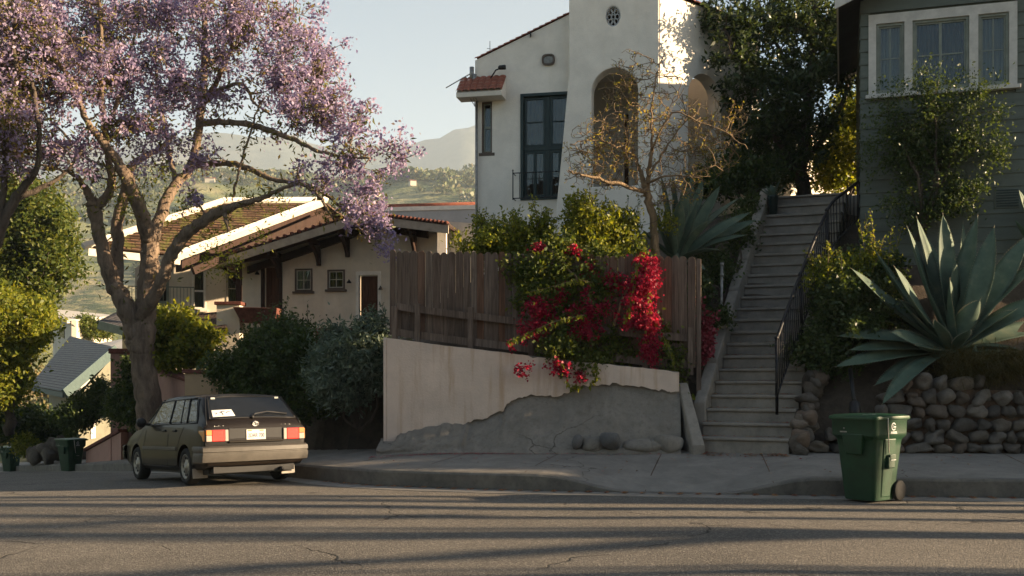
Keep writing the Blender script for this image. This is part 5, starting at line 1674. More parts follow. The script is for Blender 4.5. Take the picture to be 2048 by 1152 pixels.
mb.prism([np.r_[w0[:2], -1.6], np.r_[w1[:2], -1.6], np.r_[w1[:2], -.1], np.r_[w0[:2], -.1]], np.array([.06, -.08, 0])); mb.build('window', M['cream_trim'], FH)
FB = thing('flat_house', 'cream flat roofed house far down the hill behind the grey gable', 'house', (-30.5, 75, -2))
a = P(143, 641, 73); b = P(106, 625, 79); c = P(118, 619, 86); d = P(224, 631, 82)
mb = MB()
mb.prism([np.r_[a[:2], -4], np.r_[b[:2], -4], b, a], np.array([.3, .1, 0])); mb.prism([np.r_[a[:2], -4], np.r_[d[:2], -4], d, a], np.array([-.2, .3, 0]))
mb.build('wall', M['ochrewall'], FB)
cc = c + [0, 0, .0]
mb = MB(); ups = [p + np.array([0, 0, .02]) for p in (a, b, cc, d)]
mb.hexa([p - np.array([0, 0, .22]) for p in (a + [-.1, -.5, 0], b + [-.5, 0, 0], cc, d + [.5, 0, 0])] + [p + [0, 0, .0] for p in (a + [-.1, -.5, 0], b + [-.5, 0, 0], cc, d + [.5, 0, 0])])
mb.build('roof', M['gravelroof'], FB)
mb = MB(); t0 = a + (b - a) * .35; t1 = a + (b - a) * .6
mb.prism([t0 - [0.03, .03, 1.5], t1 - [0.03, .03, 1.5], t1 - [0.03, .03, .7], t0 - [0.03, .03, .7]], np.array([.1, .0, 0])); mb.build('window', M['carglass'], FB)
FL = thing('low_roof_house', 'low house with pale gravel roof between the grey gable and the purple tree', 'house', (-24, 64, -2))
a = P(196, 702, 62); b = P(180, 690, 68); c = P(255, 676, 70); d = P(266, 698, 62)
mb = MB(); mb.hexa([p - np.array([0, 0, .2]) for p in (a, d, c, b)] + [a, d, c, b]); mb.build('roof', M['gravelroof'], FL)
mb = MB(); mb.prism([np.r_[a[:2], -3.5], np.r_[d[:2], -3.5], d - [0, 0, .2], a - [0, 0, .2]], np.array([0.1, .3, 0])); mb.prism([np.r_[a[:2], -3.5], np.r_[b[:2], -3.5], b - [0, 0, .2], a - [0, 0, .2]], np.array([0.3, .1, 0])); mb.build('wall', M['rose_stucco'], FL)
DH = thing('dark_roofed_house', 'small house with dark shingle hip roof just left of the purple tree', 'house', (-13.5, 41, .5))
a = P(198, 643, 39); b = P(290, 668, 39); c = P(300, 604, 43.5); d = P(275, 606, 43.5)
roof_slab('roof', [a, b, c, d], .18, M['darkshingle'], DH)
roof_slab('side_roof', [a + [-.0, 8, .3], a + [0, 0.01, 0], d + [0, .01, 0], d + [0, 5, .2]], .18, M['darkshingle'], DH)
mb = MB(); mb.box(((a[0] + b[0]) / 2 + .8, 42.0, (a[2] - 2) / 2 - .2), (b[0] - a[0] + .4, 4.6, a[2] + 2 - .2)); mb.build('wall', M['ygreen_wall'], DH)
mb = MB(); mb.beam(a + [0, -.05, -.12], b + [0, -.05, -.12], .1, .3); mb.build('fascia', M['teal_trim'], DH)
# houses on the far hillside, a few pixels each
for k in range(16):
    px = rng.uniform(745, 945) if k < 12 else rng.uniform(150, 700)
    Yd = rng.uniform(300, 412)
    x = (px - 1024) / F * Yd
    z = float(hhill(np.array([x]), np.array([Yd]))[0])
    x, Yd, z = [float(q) for q in far_xyz(x, Yd, z)]
    t = thing('far_house', 'tiny pale house on the far hazy hillside', 'house', (x, Yd, z), 'tiny houses on the far hillside')
    w_, h_, dp = rng.uniform(4.5, 8), rng.uniform(1.6, 2.6), rng.uniform(4, 6); rz_ = rng.uniform(-.5, .8)
    mb = MB(); mb.box((x, Yd, z + h_ / 2), (w_, dp, h_ + 1.5), rz=rz_); mb.build('wall', M['ochrewall'], t)
    mb = MB(); Mx = Matrix.Translation((x, Yd, z + h_ + .75)) @ Matrix.Rotation(rz_, 4, 'Z')
    hw, hd_ = w_ / 2 + .4, dp / 2 + .4
    vs = [Mx @ Vector(v) for v in ((-hw, -hd_, 0), (hw, -hd_, 0), (hw, hd_, 0), (-hw, hd_, 0), (-hw, 0, 1.1), (hw, 0, 1.1))]
    mb.add(vs, [(0, 1, 5, 4), (2, 3, 4, 5), (0, 4, 3), (1, 2, 5), (3, 2, 1, 0)]); mb.build('roof', M['redtile'] if k % 2 else M['gravelroof'], t)
# ------------------------------------------------------------------ the parked wagon (y forward, x right, z up; rear bumper at y = 0)
CARR = V3((-3.90, 16.10, 0))
CAR = thing('parked_car', 'dark grey-brown hatchback wagon parked at the kerb, seen from behind', 'car', (0, 0, 0))
ST = [  # y, zb, w, zbelt, wbelt, zt, wt
    (0.03, .34, .78, .60, .775, .66, .74), (0.05, .30, .81, .80, .80, .88, .74), (0.09, .28, .825, .90, .80, .955, .735), (0.16, .26, .83, .93, .80, 1.03, .725), (0.34, .24, .835, .945, .80, 1.20, .70), (0.50, .22, .835, .945, .80, 1.335, .665),
    (0.62, .21, .84, .945, .80, 1.375, .655), (1.1, .19, .84, .945, .80, 1.40, .655), (1.7, .19, .84, .94, .80, 1.41, .655), (2.2, .19, .84, .935, .80, 1.395, .65), (2.45, .19, .84, .93, .795, 1.36, .64), (2.8, .19, .84, .925, .79, 1.17, .66),
    (3.12, .19, .835, .91, .785, .985, .68), (3.25, .19, .83, .88, .78, .935, .69), (3.7, .2, .82, .83, .76, .875, .68), (4.02, .22, .80, .76, .735, .80, .66), (4.18, .26, .77, .66, .71, .70, .62), (4.25, .34, .72, .54, .66, .58, .58)]
def sect(s):
    y, zb, w, zbt, wb, zt, wt = s
    half = [(0, zb), (w * .55, zb), (w * .92, zb + .015), (w, zb + .1), (w + .004, (zb + .55) / 2 + .04), (w, min(.6, zbt - .05)), (wb + .012, zbt - .03), (wb - .012, zbt + .012 if zt - zbt > .1 else zbt),
            (wt + .012 + (wb - wt) * .08, zt - .065 if zt - zbt > .1 else zt - .03), (wt - .02, zt - .018), (wt - .12, zt + .001), (wt * .4, zt + .016), (0, zt + .02)]
    L_ = [(-x, z) for x, z in half[1:-1]][::-1]
    return [np.array([x, y, z]) for x, z in half + L_]
mb = MB()
rows = [sect(s) for s in ST]
mb.grid(rows, True, closed=True)
n_ = len(rows[0])
mb.add(rows[0], [tuple(range(n_))], False); mb.add(rows[-1], [tuple(range(n_))[::-1]], False)
me = mb.mesh('car_shell')
bm = bmesh.new(); bm.from_mesh(me); bmesh.ops.remove_doubles(bm, verts=bm.verts, dist=1e-5); bmesh.ops.recalc_face_normals(bm, faces=bm.faces); bm.to_mesh(me); bm.free()
shell = bpy.data.objects.new('car_shell', me); COL.objects.link(shell)
WY, WX, WR = (0.86, 3.38), .735, .285
cut = MB()
for y in WY:
    for s in (-1, 1): cut.lathe([(.335, 0), (.335, .5)], (s * .98, y, .30), axis=(-s, 0, 0), n=28, smooth=True)
cm_ = cut.mesh('cutter'); bm = bmesh.new(); bm.from_mesh(cm_); bmesh.ops.recalc_face_normals(bm, faces=bm.faces); bm.to_mesh(cm_); bm.free()
co_ = bpy.data.objects.new('cutter', cm_); COL.objects.link(co_)
bo = shell.modifiers.new('cut', 'BOOLEAN'); bo.operation = 'DIFFERENCE'; bo.object = co_; bo.solver = 'EXACT'
dg = bpy.context.evaluated_depsgraph_get()
body_me = bpy.data.meshes.new_from_object(shell.evaluated_get(dg))
bpy.data.objects.remove(shell); bpy.data.objects.remove(co_)
body_me.materials.clear()
body_me.polygons.foreach_set('use_smooth', [True] * len(body_me.polygons)); body_me.set_sharp_from_angle(angle=R(28))
body = link('body', body_me, M['paint'], CAR)


def side_x(y, z):
    ys = [s[0] for s in ST]
    f = lambda i: np.interp(y, ys, [s[i] for s in ST])
    zbt, wb, zt, wt, w = f(3), f(4), f(5), f(6), f(2)
    if z <= zbt - .03: return w + (wb + .012 - w) * max(0, (z - .6) / max(zbt - .63, .01)) if z > .6 else w
    a, b = (wb - .012, zbt + .012), (wt + .012 + (wb - wt) * .08, zt - .065)
    return a[0] + (b[0] - a[0]) * np.clip((z - a[1]) / (b[1] - a[1]), 0, 1.05)


def side_pane(mb, poly, s, off=.006, th=.012, sub=6):
    """a pane lying on the flank: fan rows between the lower and the upper edge (poly: lower-back, lower-front, upper-front, upper-back)"""
    lb, lf_, uf, ub = [np.array(p) for p in poly]
    rows = []
    for j in range(4):
        v = j / 3
        a, b = lb + (ub - lb) * v, lf_ + (uf - lf_) * v
        rows.append([np.array([s * (side_x(*(a + (b - a) * k / sub)) + off), *(a + (b - a) * k / sub)]) for k in range(sub + 1)])
    mb.grid(rows, True)
PANES = [[(.44, .985), (.80, .985), (.93, 1.30), (.66, 1.30)], [(.86, .985), (1.62, .98), (1.62, 1.335), (1.0, 1.325)], [(1.70, .98), (2.70, .965), (2.38, 1.295), (1.70, 1.335)]]
for s in (-1, 1):
    for p in PANES:
        mb = MB(); side_pane(mb, p, s); mb.build('side_window', M['carglass'], CAR, fix=False)
    mb = MB()       # black window surround and the door seams
    q = [(.38, .955), (2.80, .94), (2.40, 1.325), (.62, 1.345)]
    for a, b in zip(q, q[1:] + q[:1]):
        pts = [np.array([s * (side_x(a[0] + (b[0] - a[0]) * k / 8, a[1] + (b[1] - a[1]) * k / 8) + .004), a[0] + (b[0] - a[0]) * k / 8, a[1] + (b[1] - a[1]) * k / 8]) for k in range(9)]
        mb.tube(pts, .012, 5)
    for y0, y1 in ((.83, .965), (1.66, 1.66), (1.13, 1.22)):
        pts = [np.array([s * (side_x(y0 + (y1 - y0) * k / 5, .96 + .37 * k / 5) + .008), y0 + (y1 - y0) * k / 5, .96 + .37 * k / 5]) for k in range(6)]
        mb.tube(pts, .016 if y0 != 1.13 else .008, 5)
    mb.build('window_trim', M['blackplastic'], CAR)
    mb = MB()
    for pts in ([(1.66, .95), (1.66, .28)], [(2.86, .93), (2.92, .6), (2.92, .28)], [(.86, .95), (1.10, .72), (1.22, .40), (1.24, .28)], [(1.24, .27), (2.92, .27)]):
        pp = smooth_path([(y, z, 0, 1) for y, z in pts], 4)
        mb.tube([np.array([s * (side_x(a, b) - .001), a, b]) for a, b, *_ in pp], .006, 4)
    mb.build('door_seam', M['blackplastic'], CAR)
    for y_, l_ in ((2.1, 1.75), (.3, .34)):
        mb = MB(); mb.box((s * .845, y_, .56), (.022, l_, .055)); mb.build('side_moulding', M['bumper'], CAR, bevel=.008)
    for y in (1.35, 1.86):
        mb = MB(); mb.box((s * .825, y, .845), (.03, .16, .035)); mb.build('door_handle', M['blackplastic'], CAR, bevel=.008)
    # mirror
    mb = MB(); mb.lathe([(.02, 0), (.075, .01), (.085, .06), (.06, .11), (.02, .13)], (s * .93, 2.68, .99), axis=(0, 1, 0), n=14); mb.tube([(s * .80, 2.70, .955), (s * .88, 2.72, .97)], .025, 6)
    mb.build('mirror', M['blackplastic'], CAR)
    # tail lamp: amber, red and clear lenses wrapped at the corner
    tl_ = thing('tail_light', None, None, (0, 0, 0)); tl_.parent = CAR
    def lens(x0, x1, z0, z1, m, y=.0, nm='lens'):
        mb = MB(); mb.box((s * (x0 + x1) / 2, y + .03, (z0 + z1) / 2), (abs(x1 - x0), .05, z1 - z0)); mb.build(nm, M[m], tl_, bevel=.008)
    lens(.50, .70, .67, .845, 'redlens', .0, 'red_lens'); lens(.445, .498, .67, .845, 'clearlens', .002, 'clear_lens')
    lens(.702, .79, .765, .845, 'amberlens', .0, 'amber_lens'); lens(.702, .79, .67, .763, 'clearlens', .0, 'clear_lens')
    mb = MB(); mb.box((s * .795, .15, .757), (.05, .22, .17)); mb.build('side_lens', M['amberlens'], tl_, bevel=.012)
    mb = MB(); mb.box((s * .62, .045, .757), (.37, .03, .20)); mb.build('lamp_housing', M['blackplastic'], tl_, bevel=.01)
    # mud flaps
    mb = MB(); mb.box((s * .72, .50, .185), (.23, .015, .15), rx=R(-8)); mb.build('mud_flap', M['flap'], CAR, bevel=.004)
    mb = MB(); mb.lathe([(.05, 0), (.10, .02), (.10, .06)], (s * .58, 4.205, .63), axis=(0, 1, 0), n=14); mb.build('headlight', M['clearlens'], CAR)
# rear glass, wiper, sticker
def rear_pt(x, v, off):
    """v 0..1 up the rear window"""
    y = np.interp(v, [0, .55, 1], [.135, .335, .495]); z = np.interp(v, [0, .55, 1], [1.0, 1.195, 1.33])
    n = unit([0, -.72, .70])
    return np.array([x, y, z + .018 * (1 - (x / .7) ** 2)]) + n * off
def rear_sheet(mb, xl0, xr0, v0, xl1, xr1, v1, off, m=6, k=10):
    mb.grid([[rear_pt((xl0 + (xl1 - xl0) * t) + ((xr0 + (xr1 - xr0) * t) - (xl0 + (xl1 - xl0) * t)) * j / k, v0 + (v1 - v0) * t, off) for j in range(k + 1)] for t in np.linspace(0, 1, m)], True)
mb = MB(); rear_sheet(mb, -.675, .675, .02, -.575, .575, .97, .012); rw_ = mb.build('rear_window', M['carglass'], CAR, fix=False)
mb = MB()
ed = [rear_pt(-.69, 0, .008), rear_pt(.69, 0, .008), rear_pt(.59, 1, .008), rear_pt(-.59, 1, .008)]
for a, b in zip(ed, ed[1:] + ed[:1]): mb.tube([a + (b - a) * t + np.array([0, 0, .018 * math.sin(math.pi * t)]) * (abs((b - a)[0]) > .5) for t in np.linspace(0, 1, 9)], .013, 5)
mb.build('window_seal', M['blackplastic'], rw_)
mb = MB(); rear_sheet(mb, -.63, -.28, .07, -.615, -.30, .36, .017, 4, 4); pp_ = mb.build('paper_sign', M['paper'], rw_, fix=False)
mb = MB()
for a, b, c, d in ((-.50, .24, -.42, .28), (-.48, .28, -.46, .14), (-.40, .22, -.34, .26), (-.57, .18, -.54, .22)): mb.tube([rear_pt(a, b, .02), rear_pt((a + c) / 2, (b + d) / 2 + .02, .02), rear_pt(c, d, .02)], .006, 4)
mb.build('ink_marks', M['plateink'], pp_)
mb = MB(); mb.tube([rear_pt(-.02, .02, .03), rear_pt(.04, .1, .04), rear_pt(.25, .2, .035), rear_pt(.57, .13, .03)], .012, 5); mb.lathe([(.03, 0), (.03, .04)], rear_pt(-.02, .0, .0), axis=(0, -.7, .7), n=10); mb.build('rear_wiper', M['blackplastic'], CAR)
for x in (-.52, .52):
    mb = MB(); mb.box(rear_pt(x, .93, .02), (.07, .02, .035)); mb.build('glass_hinge', M['chrome'], CAR, bevel=.004)
mb = MB(); mb.box((0, .048, .755), (.86, .03, .215)); tp_ = mb.build('plate_recess', M['blackplastic'], CAR, bevel=.006)
mb = MB(); mb.box((0, .02, .66), (.88, .045, .035)); mb.build('handle_bar', M['paint'], CAR, bevel=.008)
mb = MB(); mb.box((-.0, .026, .76), (.31, .008, .155)); lp = mb.build('licence_plate', M['plate'], CAR, bevel=.003)
def text(body_, size, loc, rot, mat, parent, ext=.001, name='lettering', sx=1.0):
    cu_ = bpy.data.curves.new(name, 'FONT'); cu_.body = body_; cu_.size = size; cu_.extrude = ext; cu_.align_x = 'CENTER'; cu_.align_y = 'CENTER'
    to = bpy.data.objects.new(name, cu_); COL.objects.link(to)
    dg_ = bpy.context.evaluated_depsgraph_get(); me_ = bpy.data.meshes.new_from_object(to.evaluated_get(dg_)); bpy.data.objects.remove(to)
    me_.transform(Matrix.Translation(Vector([float(q) for q in loc])) @ rot @ Matrix.Diagonal((sx, 1, 1, 1)))
    me_.materials.clear()
    return link(name, me_, mat, parent)
RX = Matrix.Rotation(R(90), 4, 'X')
text('2DAR 700', .085, (0, .0205, .745), RX, M['plateink'], lp, name='plate_number', sx=.72)
for x in (-.1, .09):
    mb = MB(); mb.box((x, .0205, .822), (.065, .004, .016)); mb.build('plate_tag', M['amberlens'], lp)
mb = MB()   # tailgate emblem and badges
ez_ = .925
mb.tube([(.045 * math.cos(t), .045 + .0, ez_ + .036 * math.sin(t)) for t in np.linspace(0, 6.2832, 22)], .006, 5)
mb.tube([(.016 * math.cos(t), .045, ez_ + .034 * math.sin(t)) for t in np.linspace(0, 6.2832, 18)], .005, 5)
mb.tube([(.034 * math.cos(t), .045, ez_ + .012 + .014 * math.sin(t)) for t in np.linspace(0, 6.2832, 18)], .005, 5)
mb.build('emblem', M['chrome'], CAR)
for x, w_ in ((-.54, .20), (.52, .18)):
    mb = MB()
    for k in range(int(w_ / .022)):
        xx = x - w_ / 2 + k * .022; zz = ez_ - .035
        mb.box((xx, .062, zz + (.004 if k % 3 == 0 else 0)), (.012, .008, .03 if k % 3 == 0 else .02))
    mb.tube([(x - w_ / 2, .06, ez_ - .05), (x + w_ / 2, .06, ez_ - .05)], .003, 4)
    mb.build('badge', M['chrome'], CAR)
mb = MB()   # tailgate seam
for pts in ([(-.80, .10, .925), (-.78, .055, .865), (.78, .055, .865), (.80, .10, .925)],): mb.tube([V3(p) for p in pts], .006, 4)
mb.tube([(-.755, .08, .92), (-.74, .145, 1.0), (-.62, .505, 1.345), (0, .55, 1.388), (.62, .505, 1.345), (.74, .145, 1.0), (.755, .08, .92)], .008, 5)
mb.build('tailgate_seam', M['blackplastic'], CAR)
# bumpers
def bumper(y0, sgn, nm, wrap=.42, kx=1.0, mt='bumper'):
    rows = []
    for x, dy in ((-.87 * kx, wrap), (-.875 * kx, .14), (-.845 * kx, .05), (-.6, .0), (0, -.02), (.6, .0), (.845 * kx, .05), (.875 * kx, .14), (.87 * kx, wrap)):
        rows.append([np.array([x * k, y0 + sgn * (dy - o), z]) for k, o, z in ((.97, -.05, .34), (1.0, .02, .36), (1.005, .045, .44), (1.0, .05, .485), (.992, .04, .495), (.992, .04, .505), (1.0, .052, .515), (1.0, .045, .575), (.985, .0, .60), (.94, -.06, .60))])
    mb = MB(); mb.grid(rows, True)
    return mb.build(nm, M[mt], CAR, sharp=40)
bumper(0.0, 1, 'rear_bumper'); bumper(4.27, -1, 'front_bumper', .22, .96, 'paint')
mb = MB(); mb.box((0, 2.1, .205), (1.35, 3.7, .09)); mb.box((0, .35, .27), (1.3, .5, .16)); mb.tube([(.42, .9, .2), (.42, .1, .22), (.42, .03, .215)], .03, 8); mb.tube([(-.75, .86, .3), (.75, .86, .3)], .04, 8)
mb.build('underbody', M['blackplastic'], CAR)
mb = MB()
wsh = [(-.60, 2.50, 1.345), (.60, 2.50, 1.345), (.70, 3.08, 1.0), (-.70, 3.08, 1.0)]
mb.prism([V3(p) + [0, .008, .012] for p in wsh], np.array([0, .006, .008])); mb.build('windscreen', M['carglass'], CAR)
for y in WY:
    for s in (-1, 1):
        w_ = thing('wheel', None, None, (0, 0, 0)); w_.parent = CAR
        mb = MB(); c_ = (s * (WX - .09), y, WR)
        mb.lathe([(.19, 0), (.26, .0), (.283, .02), (.287, .05), (.287, .13), (.283, .16), (.26, .185), (.2, .185), (.19, .15)], c_, axis=(s, 0, 0), n=32); mb.build('tyre', M['rubber'], w_)
        mb = MB(); mb.lathe([(.195, .10), (.195, .178), (.18, .180), (.165, .15), (.13, .152), (.06, .172), (.05, .182), (.0, .184)], c_, axis=(s, 0, 0), n=28)
        for k in range(10):
            a = 2 * math.pi * k / 10; mb.lathe([(.02, 0), (.02, .012)], (s * (WX + .062), y + .135 * math.cos(a), WR + .135 * math.sin(a)), axis=(s, 0, 0), n=8, mi=1)
        mb.build('rim', [M['rim'], M['blackplastic']], w_)
for o in CAR.children:
    pass
CAR.location = (CARR[0], CARR[1], float(hroad(CARR[0], CARR[1])) - .0)
zA = float(hroad(CARR[0] - .588 * .86, CARR[1] + .809 * .86)); zB = float(hroad(CARR[0] - .588 * 3.38, CARR[1] + .809 * 3.38))
pit = math.atan2(zB - zA, 2.52)
CAR.location = (CARR[0], CARR[1], zA - math.tan(pit) * .86 + .02)
CAR.rotation_euler = (pit, 0, R(36))

# ------------------------------------------------------------------ wheeled bins
BIN = thing('wheelie_bin', 'large green wheeled bin with white emblem standing in the gutter on the right', 'bin', (0, 0, 0), 'green wheeled bins')
def rr(w, d, z, r=.05, n=4):
    pts = []
    for cx, cy, a0_ in ((w / 2 - r, d / 2 - r, 0), (-w / 2 + r, d / 2 - r, 90), (-w / 2 + r, -d / 2 + r, 180), (w / 2 - r, -d / 2 + r, 270)):
        for k in range(n + 1):
            a = R(a0_ + 90 * k / n); pts.append(np.array([cx + r * math.cos(a), cy + r * math.sin(a), z]))
    return pts
mb = MB()
prof = [(.44, .46, .02), (.45, .47, .05), (.56, .60, .70), (.575, .62, .78), (.60, .65, .80), (.655, .72, .84), (.66, .725, .87), (.665, .735, 1.02), (.675, .745, 1.03), (.675, .745, 1.045)]
mb.grid([rr(w, d, z, .06 if i > 3 else .05) for i, (w, d, z) in enumerate(prof)], True, closed=True)
t0_ = rr(.44, .46, .02, .05); mb.add(t0_, [tuple(range(len(t0_)))[::-1]])
t1_ = rr(.675, .745, 1.045, .06); mb.add(t1_, [tuple(range(len(t1_)))])
bb = mb.build('bin_body', M['binplastic'], BIN, sharp=35)
mb = MB()   # moulded ribs and the lift bar pocket
mb.hexa([(-.11, -.355, .60), (.11, -.355, .60), (.11, -.30, .60), (-.11, -.30, .60), (-.15, -.385, .86), (.15, -.385, .86), (.15, -.30, .86), (-.15, -.30, .86)])
for s in (-1, 1):
    mb.hexa([(s * .205, -.10, .06), (s * .235, -.10, .06), (s * .235, .10, .06), (s * .205, .10, .06), (s * .275, -.13, .80), (s * .305, -.13, .80), (s * .305, .13, .80), (s * .275, .13, .80)])
    mb.box((s * .30, -.0, .50), (.05, .14, .14))
mb.build('rib', M['binplastic'], BIN, bevel=.012)
mb = MB(); mb.grid([rr(w, d, z, .07) for w, d, z in ((.66, .73, 1.045), (.72, .80, 1.046), (.725, .805, 1.06), (.715, .795, 1.085), (.62, .70, 1.10), (.3, .4, 1.112), (.05, .05, 1.115))], True, closed=True)
for v in range(len(mb.v)): pass
mb.build('lid', M['binlid'], BIN, sharp=40)
mb = MB(); mb.tube([(-.27, .40, 1.03), (-.27, .47, 1.04), (.27, .47, 1.04), (.27, .40, 1.03)], .018, 8); mb.build('handle', M['binplastic'], BIN)
for s in (-1, 1):
    mb = MB(); mb.lathe([(.03, 0), (.12, 0), (.13, .01), (.13, .05), (.12, .06), (.03, .06)], (s * .22, .27, .13), axis=(s, 0, 0), n=20); mb.build('wheel', M['rubber'], BIN)
mb = MB(); mb.tube([(-.24, .27, .13), (.24, .27, .13)], .014, 8); mb.build('axle', M['iron'], BIN)
# print on the side: round emblem, letter and bars; strap
def bin_print(T):
    Rm = Matrix.Rotation(R(90), 4, 'Z') @ RX
    x = .336
    mb = MB()
    mb.grid([[np.array([x, .02 + r * math.cos(t), .955 + r * math.sin(t)]) for t in np.linspace(0.5, 5.6, 20)] for r in (.05, .036)], False)
    mb.grid([[np.array([x, .02 + w_, .955 + z]) for w_ in (-.0, .05)] for z in (-.012, .003)], False)
    e = mb.build('emblem', M['binprint'], T, fix=False)
    mb = MB()
    mb.box((x, .02, .885), (.004, .13, .012)); mb.box((x, .02, .868), (.004, .15, .006))
    mb.box((x, .0, .60 + .0), (.0, .0, .0)) if False else None
    mb.build('print_bar', M['binprint'], T)
    text('S', .05, (x + .001, .012, .955), Rm, M['binprint'], T, name='letter')
bin_print(BIN)
mb = MB(); mb.box((.315, .02, .57), (.03, .13, .07)); mb.build('side_catch', M['binplastic'], BIN, bevel=.01)
mb = MB(); mb.box((.333, .02, .535), (.004, .11, .008)); mb.build('catch_label', M['binprint'], BIN)
mb = MB(); mb.tube([(.10, -.30, 1.10), (.20, -.18, 1.105), (.365, -.15, 1.06), (.345, -.12, .95), (.315, -.05, .62)], .007, 5); mb.build('strap', M['cream_trim'], BIN)
mb = MB(); mb.lathe([(.012, 0), (.012, .004)], (-.12, -.372, .93), axis=(0, -1, 0), n=10); mb.box((-.13, -.371, .885), (.10, .004, .018)); mb.build('serial_print', M['galv'], BIN)
spots = [(4.58, 13.46, R(-52), 1.0, None), (-14.75, 35.1, R(-30), 1.0, 'dark shaded green wheeled bin beyond the parked car'), (-22.05, 46.2, R(-20), 1.0, 'farthest green wheeled bin at the left edge of the street')]
for k, (x, y, a, s, lab) in enumerate(spots):
    b_ = BIN if k == 2 else copy_tree(BIN)
    b_.location = (x, y, float(hroad(x, y)) + .012); b_.rotation_euler = (0, 0, a); b_.scale = (s, s, s)
    b_['label'] = lab or BIN['label']
# ------------------------------------------------------------------ trees
def q4(px, py, Yd, rpx, sc=None):
    """limb point: pixel, depth, radius in pixels"""
    return [*P(px, py, Yd), rpx * .9 * Yd / F]


# the jacaranda
JB = P(300, 920, 28.6)
JT = thing('flowering_tree', 'big many-stemmed jacaranda in purple bloom rising behind the parked car', 'tree', (JB[0], JB[1], -.9))
S_ = Skel()
D0 = 28.6
def limb(sk, pts, n=8, k=5, gnarl=.012): return sk.limb([q4(*p) for p in pts], k, n, gnarl)
limb(S_, [(308, 960, D0, 46), (306, 905, D0, 36), (302, 850, D0, 30), (295, 790, D0, 27.5), (288, 740, D0, 27), (282, 700, D0, 27), (277, 670, D0, 26), (272, 645, D0, 20)], 14)
limb(S_, [(276, 700, D0, 22), (269, 670, D0, 22), (258, 630, D0 - .1, 21), (240, 590, D0 - .1, 20), (224, 565, D0 - .15, 17), (208, 510, D0 - .3, 15.5), (196, 460, D0 - .4, 15), (190, 425, D0 - .5, 15), (186, 405, D0 - .5, 15)], 10)
limb(S_, [(188, 408, D0 - .5, 14), (176, 388, D0 - .6, 9), (170, 376, D0 - .6, 8), (152, 352, D0 - .9, 4.5), (120, 340, D0 - 1.2, 3.5), (84, 330, D0 - 1.6, 2.5)], 8)
limb(S_, [(196, 412, D0 - .5, 12), (214, 392, D0 - .5, 11), (224, 362, D0 - .6, 9.5), (218, 320, D0 - .7, 8), (210, 270, D0 - .8, 7), (204, 200, D0 - 1, 6), (200, 130, D0 - 1.1, 5), (203, 60, D0 - 1.2, 4), (196, -30, D0 - 1.3, 3)], 8)
limb(S_, [(226, 575, D0 - .1, 16), (234, 545, D0 + .1, 14), (235, 490, D0 + .2, 13.5), (236, 445, D0 + .3, 13), (246, 400, D0 + .5, 12), (256, 362, D0 + .6, 11.5), (258, 340, D0 + .7, 10.5), (280, 318, D0 + 1, 7.5), (318, 298, D0 + 1.5, 5.5), (352, 268, D0 + 1.8, 4)], 9)
limb(S_, [(283, 705, D0, 25), (286, 665, D0, 27), (293, 610, D0 + .1, 24), (298, 555, D0 + .1, 22), (300, 500, D0 + .1, 20), (300, 470, D0, 19)], 12)
limb(S_, [(299, 480, D0, 19), (288, 440, D0 - .3, 17), (273, 402, D0 - .6, 16), (258, 368, D0 - .8, 15), (246, 340, D0 - 1, 13), (226, 312, D0 - 1.2, 10), (205, 282, D0 - 1.4, 9), (182, 255, D0 - 1.6, 8), (163, 215, D0 - 1.7, 7), (148, 168, D0 - 1.8, 6.5), (118, 128, D0 - 2, 5), (92, 92, D0 - 2.2, 4), (60, 50, D0 - 2.4, 3)], 9)
limb(S_, [(303, 480, D0, 16), (318, 440, D0 + .4, 13.5), (333, 400, D0 + .7, 12.5), (352, 368, D0 + 1, 11.5), (378, 340, D0 + 1.2, 10), (392, 292, D0 + 1.3, 9.5), (400, 235, D0 + 1.4, 9), (406, 180, D0 + 1.5, 8.5), (408, 120, D0 + 1.6, 7.5), (408, 60, D0 + 1.6, 6.5), (411, 0, D0 + 1.7, 5), (414, -60, D0 + 1.7, 4)], 9)
limb(S_, [(402, 215, D0 + 1.4, 7), (424, 180, D0 + 1.2, 6), (440, 150, D0 + 1, 5.5), (462, 96, D0 + .8, 4.5), (480, 20, D0 + .6, 3.5), (490, -40, D0 + .4, 3)], 8)
limb(S_, [(404, 205, D0 + 1.4, 6), (440, 180, D0 + .7, 5), (482, 168, D0 + .2, 4.2), (510, 205, D0 - .2, 3.2), (540, 230, D0 - .4, 2.5)], 7)
limb(S_, [(398, 248, D0 + 1.3, 8), (440, 245, D0 + .6, 7.2), (490, 247, D0, 7), (540, 262, D0 - .5, 6.2), (590, 280, D0 - .9, 5.2), (632, 300, D0 - 1.2, 4.2), (680, 312, D0 - 1.5, 3.2), (740, 316, D0 - 1.8, 2.4)], 8)
limb(S_, [(386, 332, D0 + 1.2, 7.5), (425, 327, D0 + .8, 7), (470, 328, D0 + .3, 6.6), (510, 343, D0, 6), (545, 358, D0 - .2, 5.4), (600, 368, D0 - .5, 4.6), (640, 382, D0 - .8, 3.6), (690, 420, D0 - 1, 2.6), (730, 470, D0 - 1.1, 2)], 8)
limb(S_, [(280, 640, D0, 16), (318, 575, D0 - .5, 14.5), (338, 520, D0 - .7, 14), (362, 480, D0 - .8, 13), (395, 450, D0 - .9, 12.5), (430, 428, D0 - 1, 12), (470, 412, D0 - 1.1, 8.5), (520, 398, D0 - 1.2, 6), (560, 380, D0 - 1.3, 4.5), (600, 368, D0 - 1.4, 3.6), (636, 392, D0 - 1.5, 3.4), (668, 440, D0 - 1.6, 2.2)], 9)
limb(S_, [(446, 424, D0 - 1, 7), (452, 440, D0 - 1.2, 5), (459, 462, D0 - 1.3, 4)], 6)
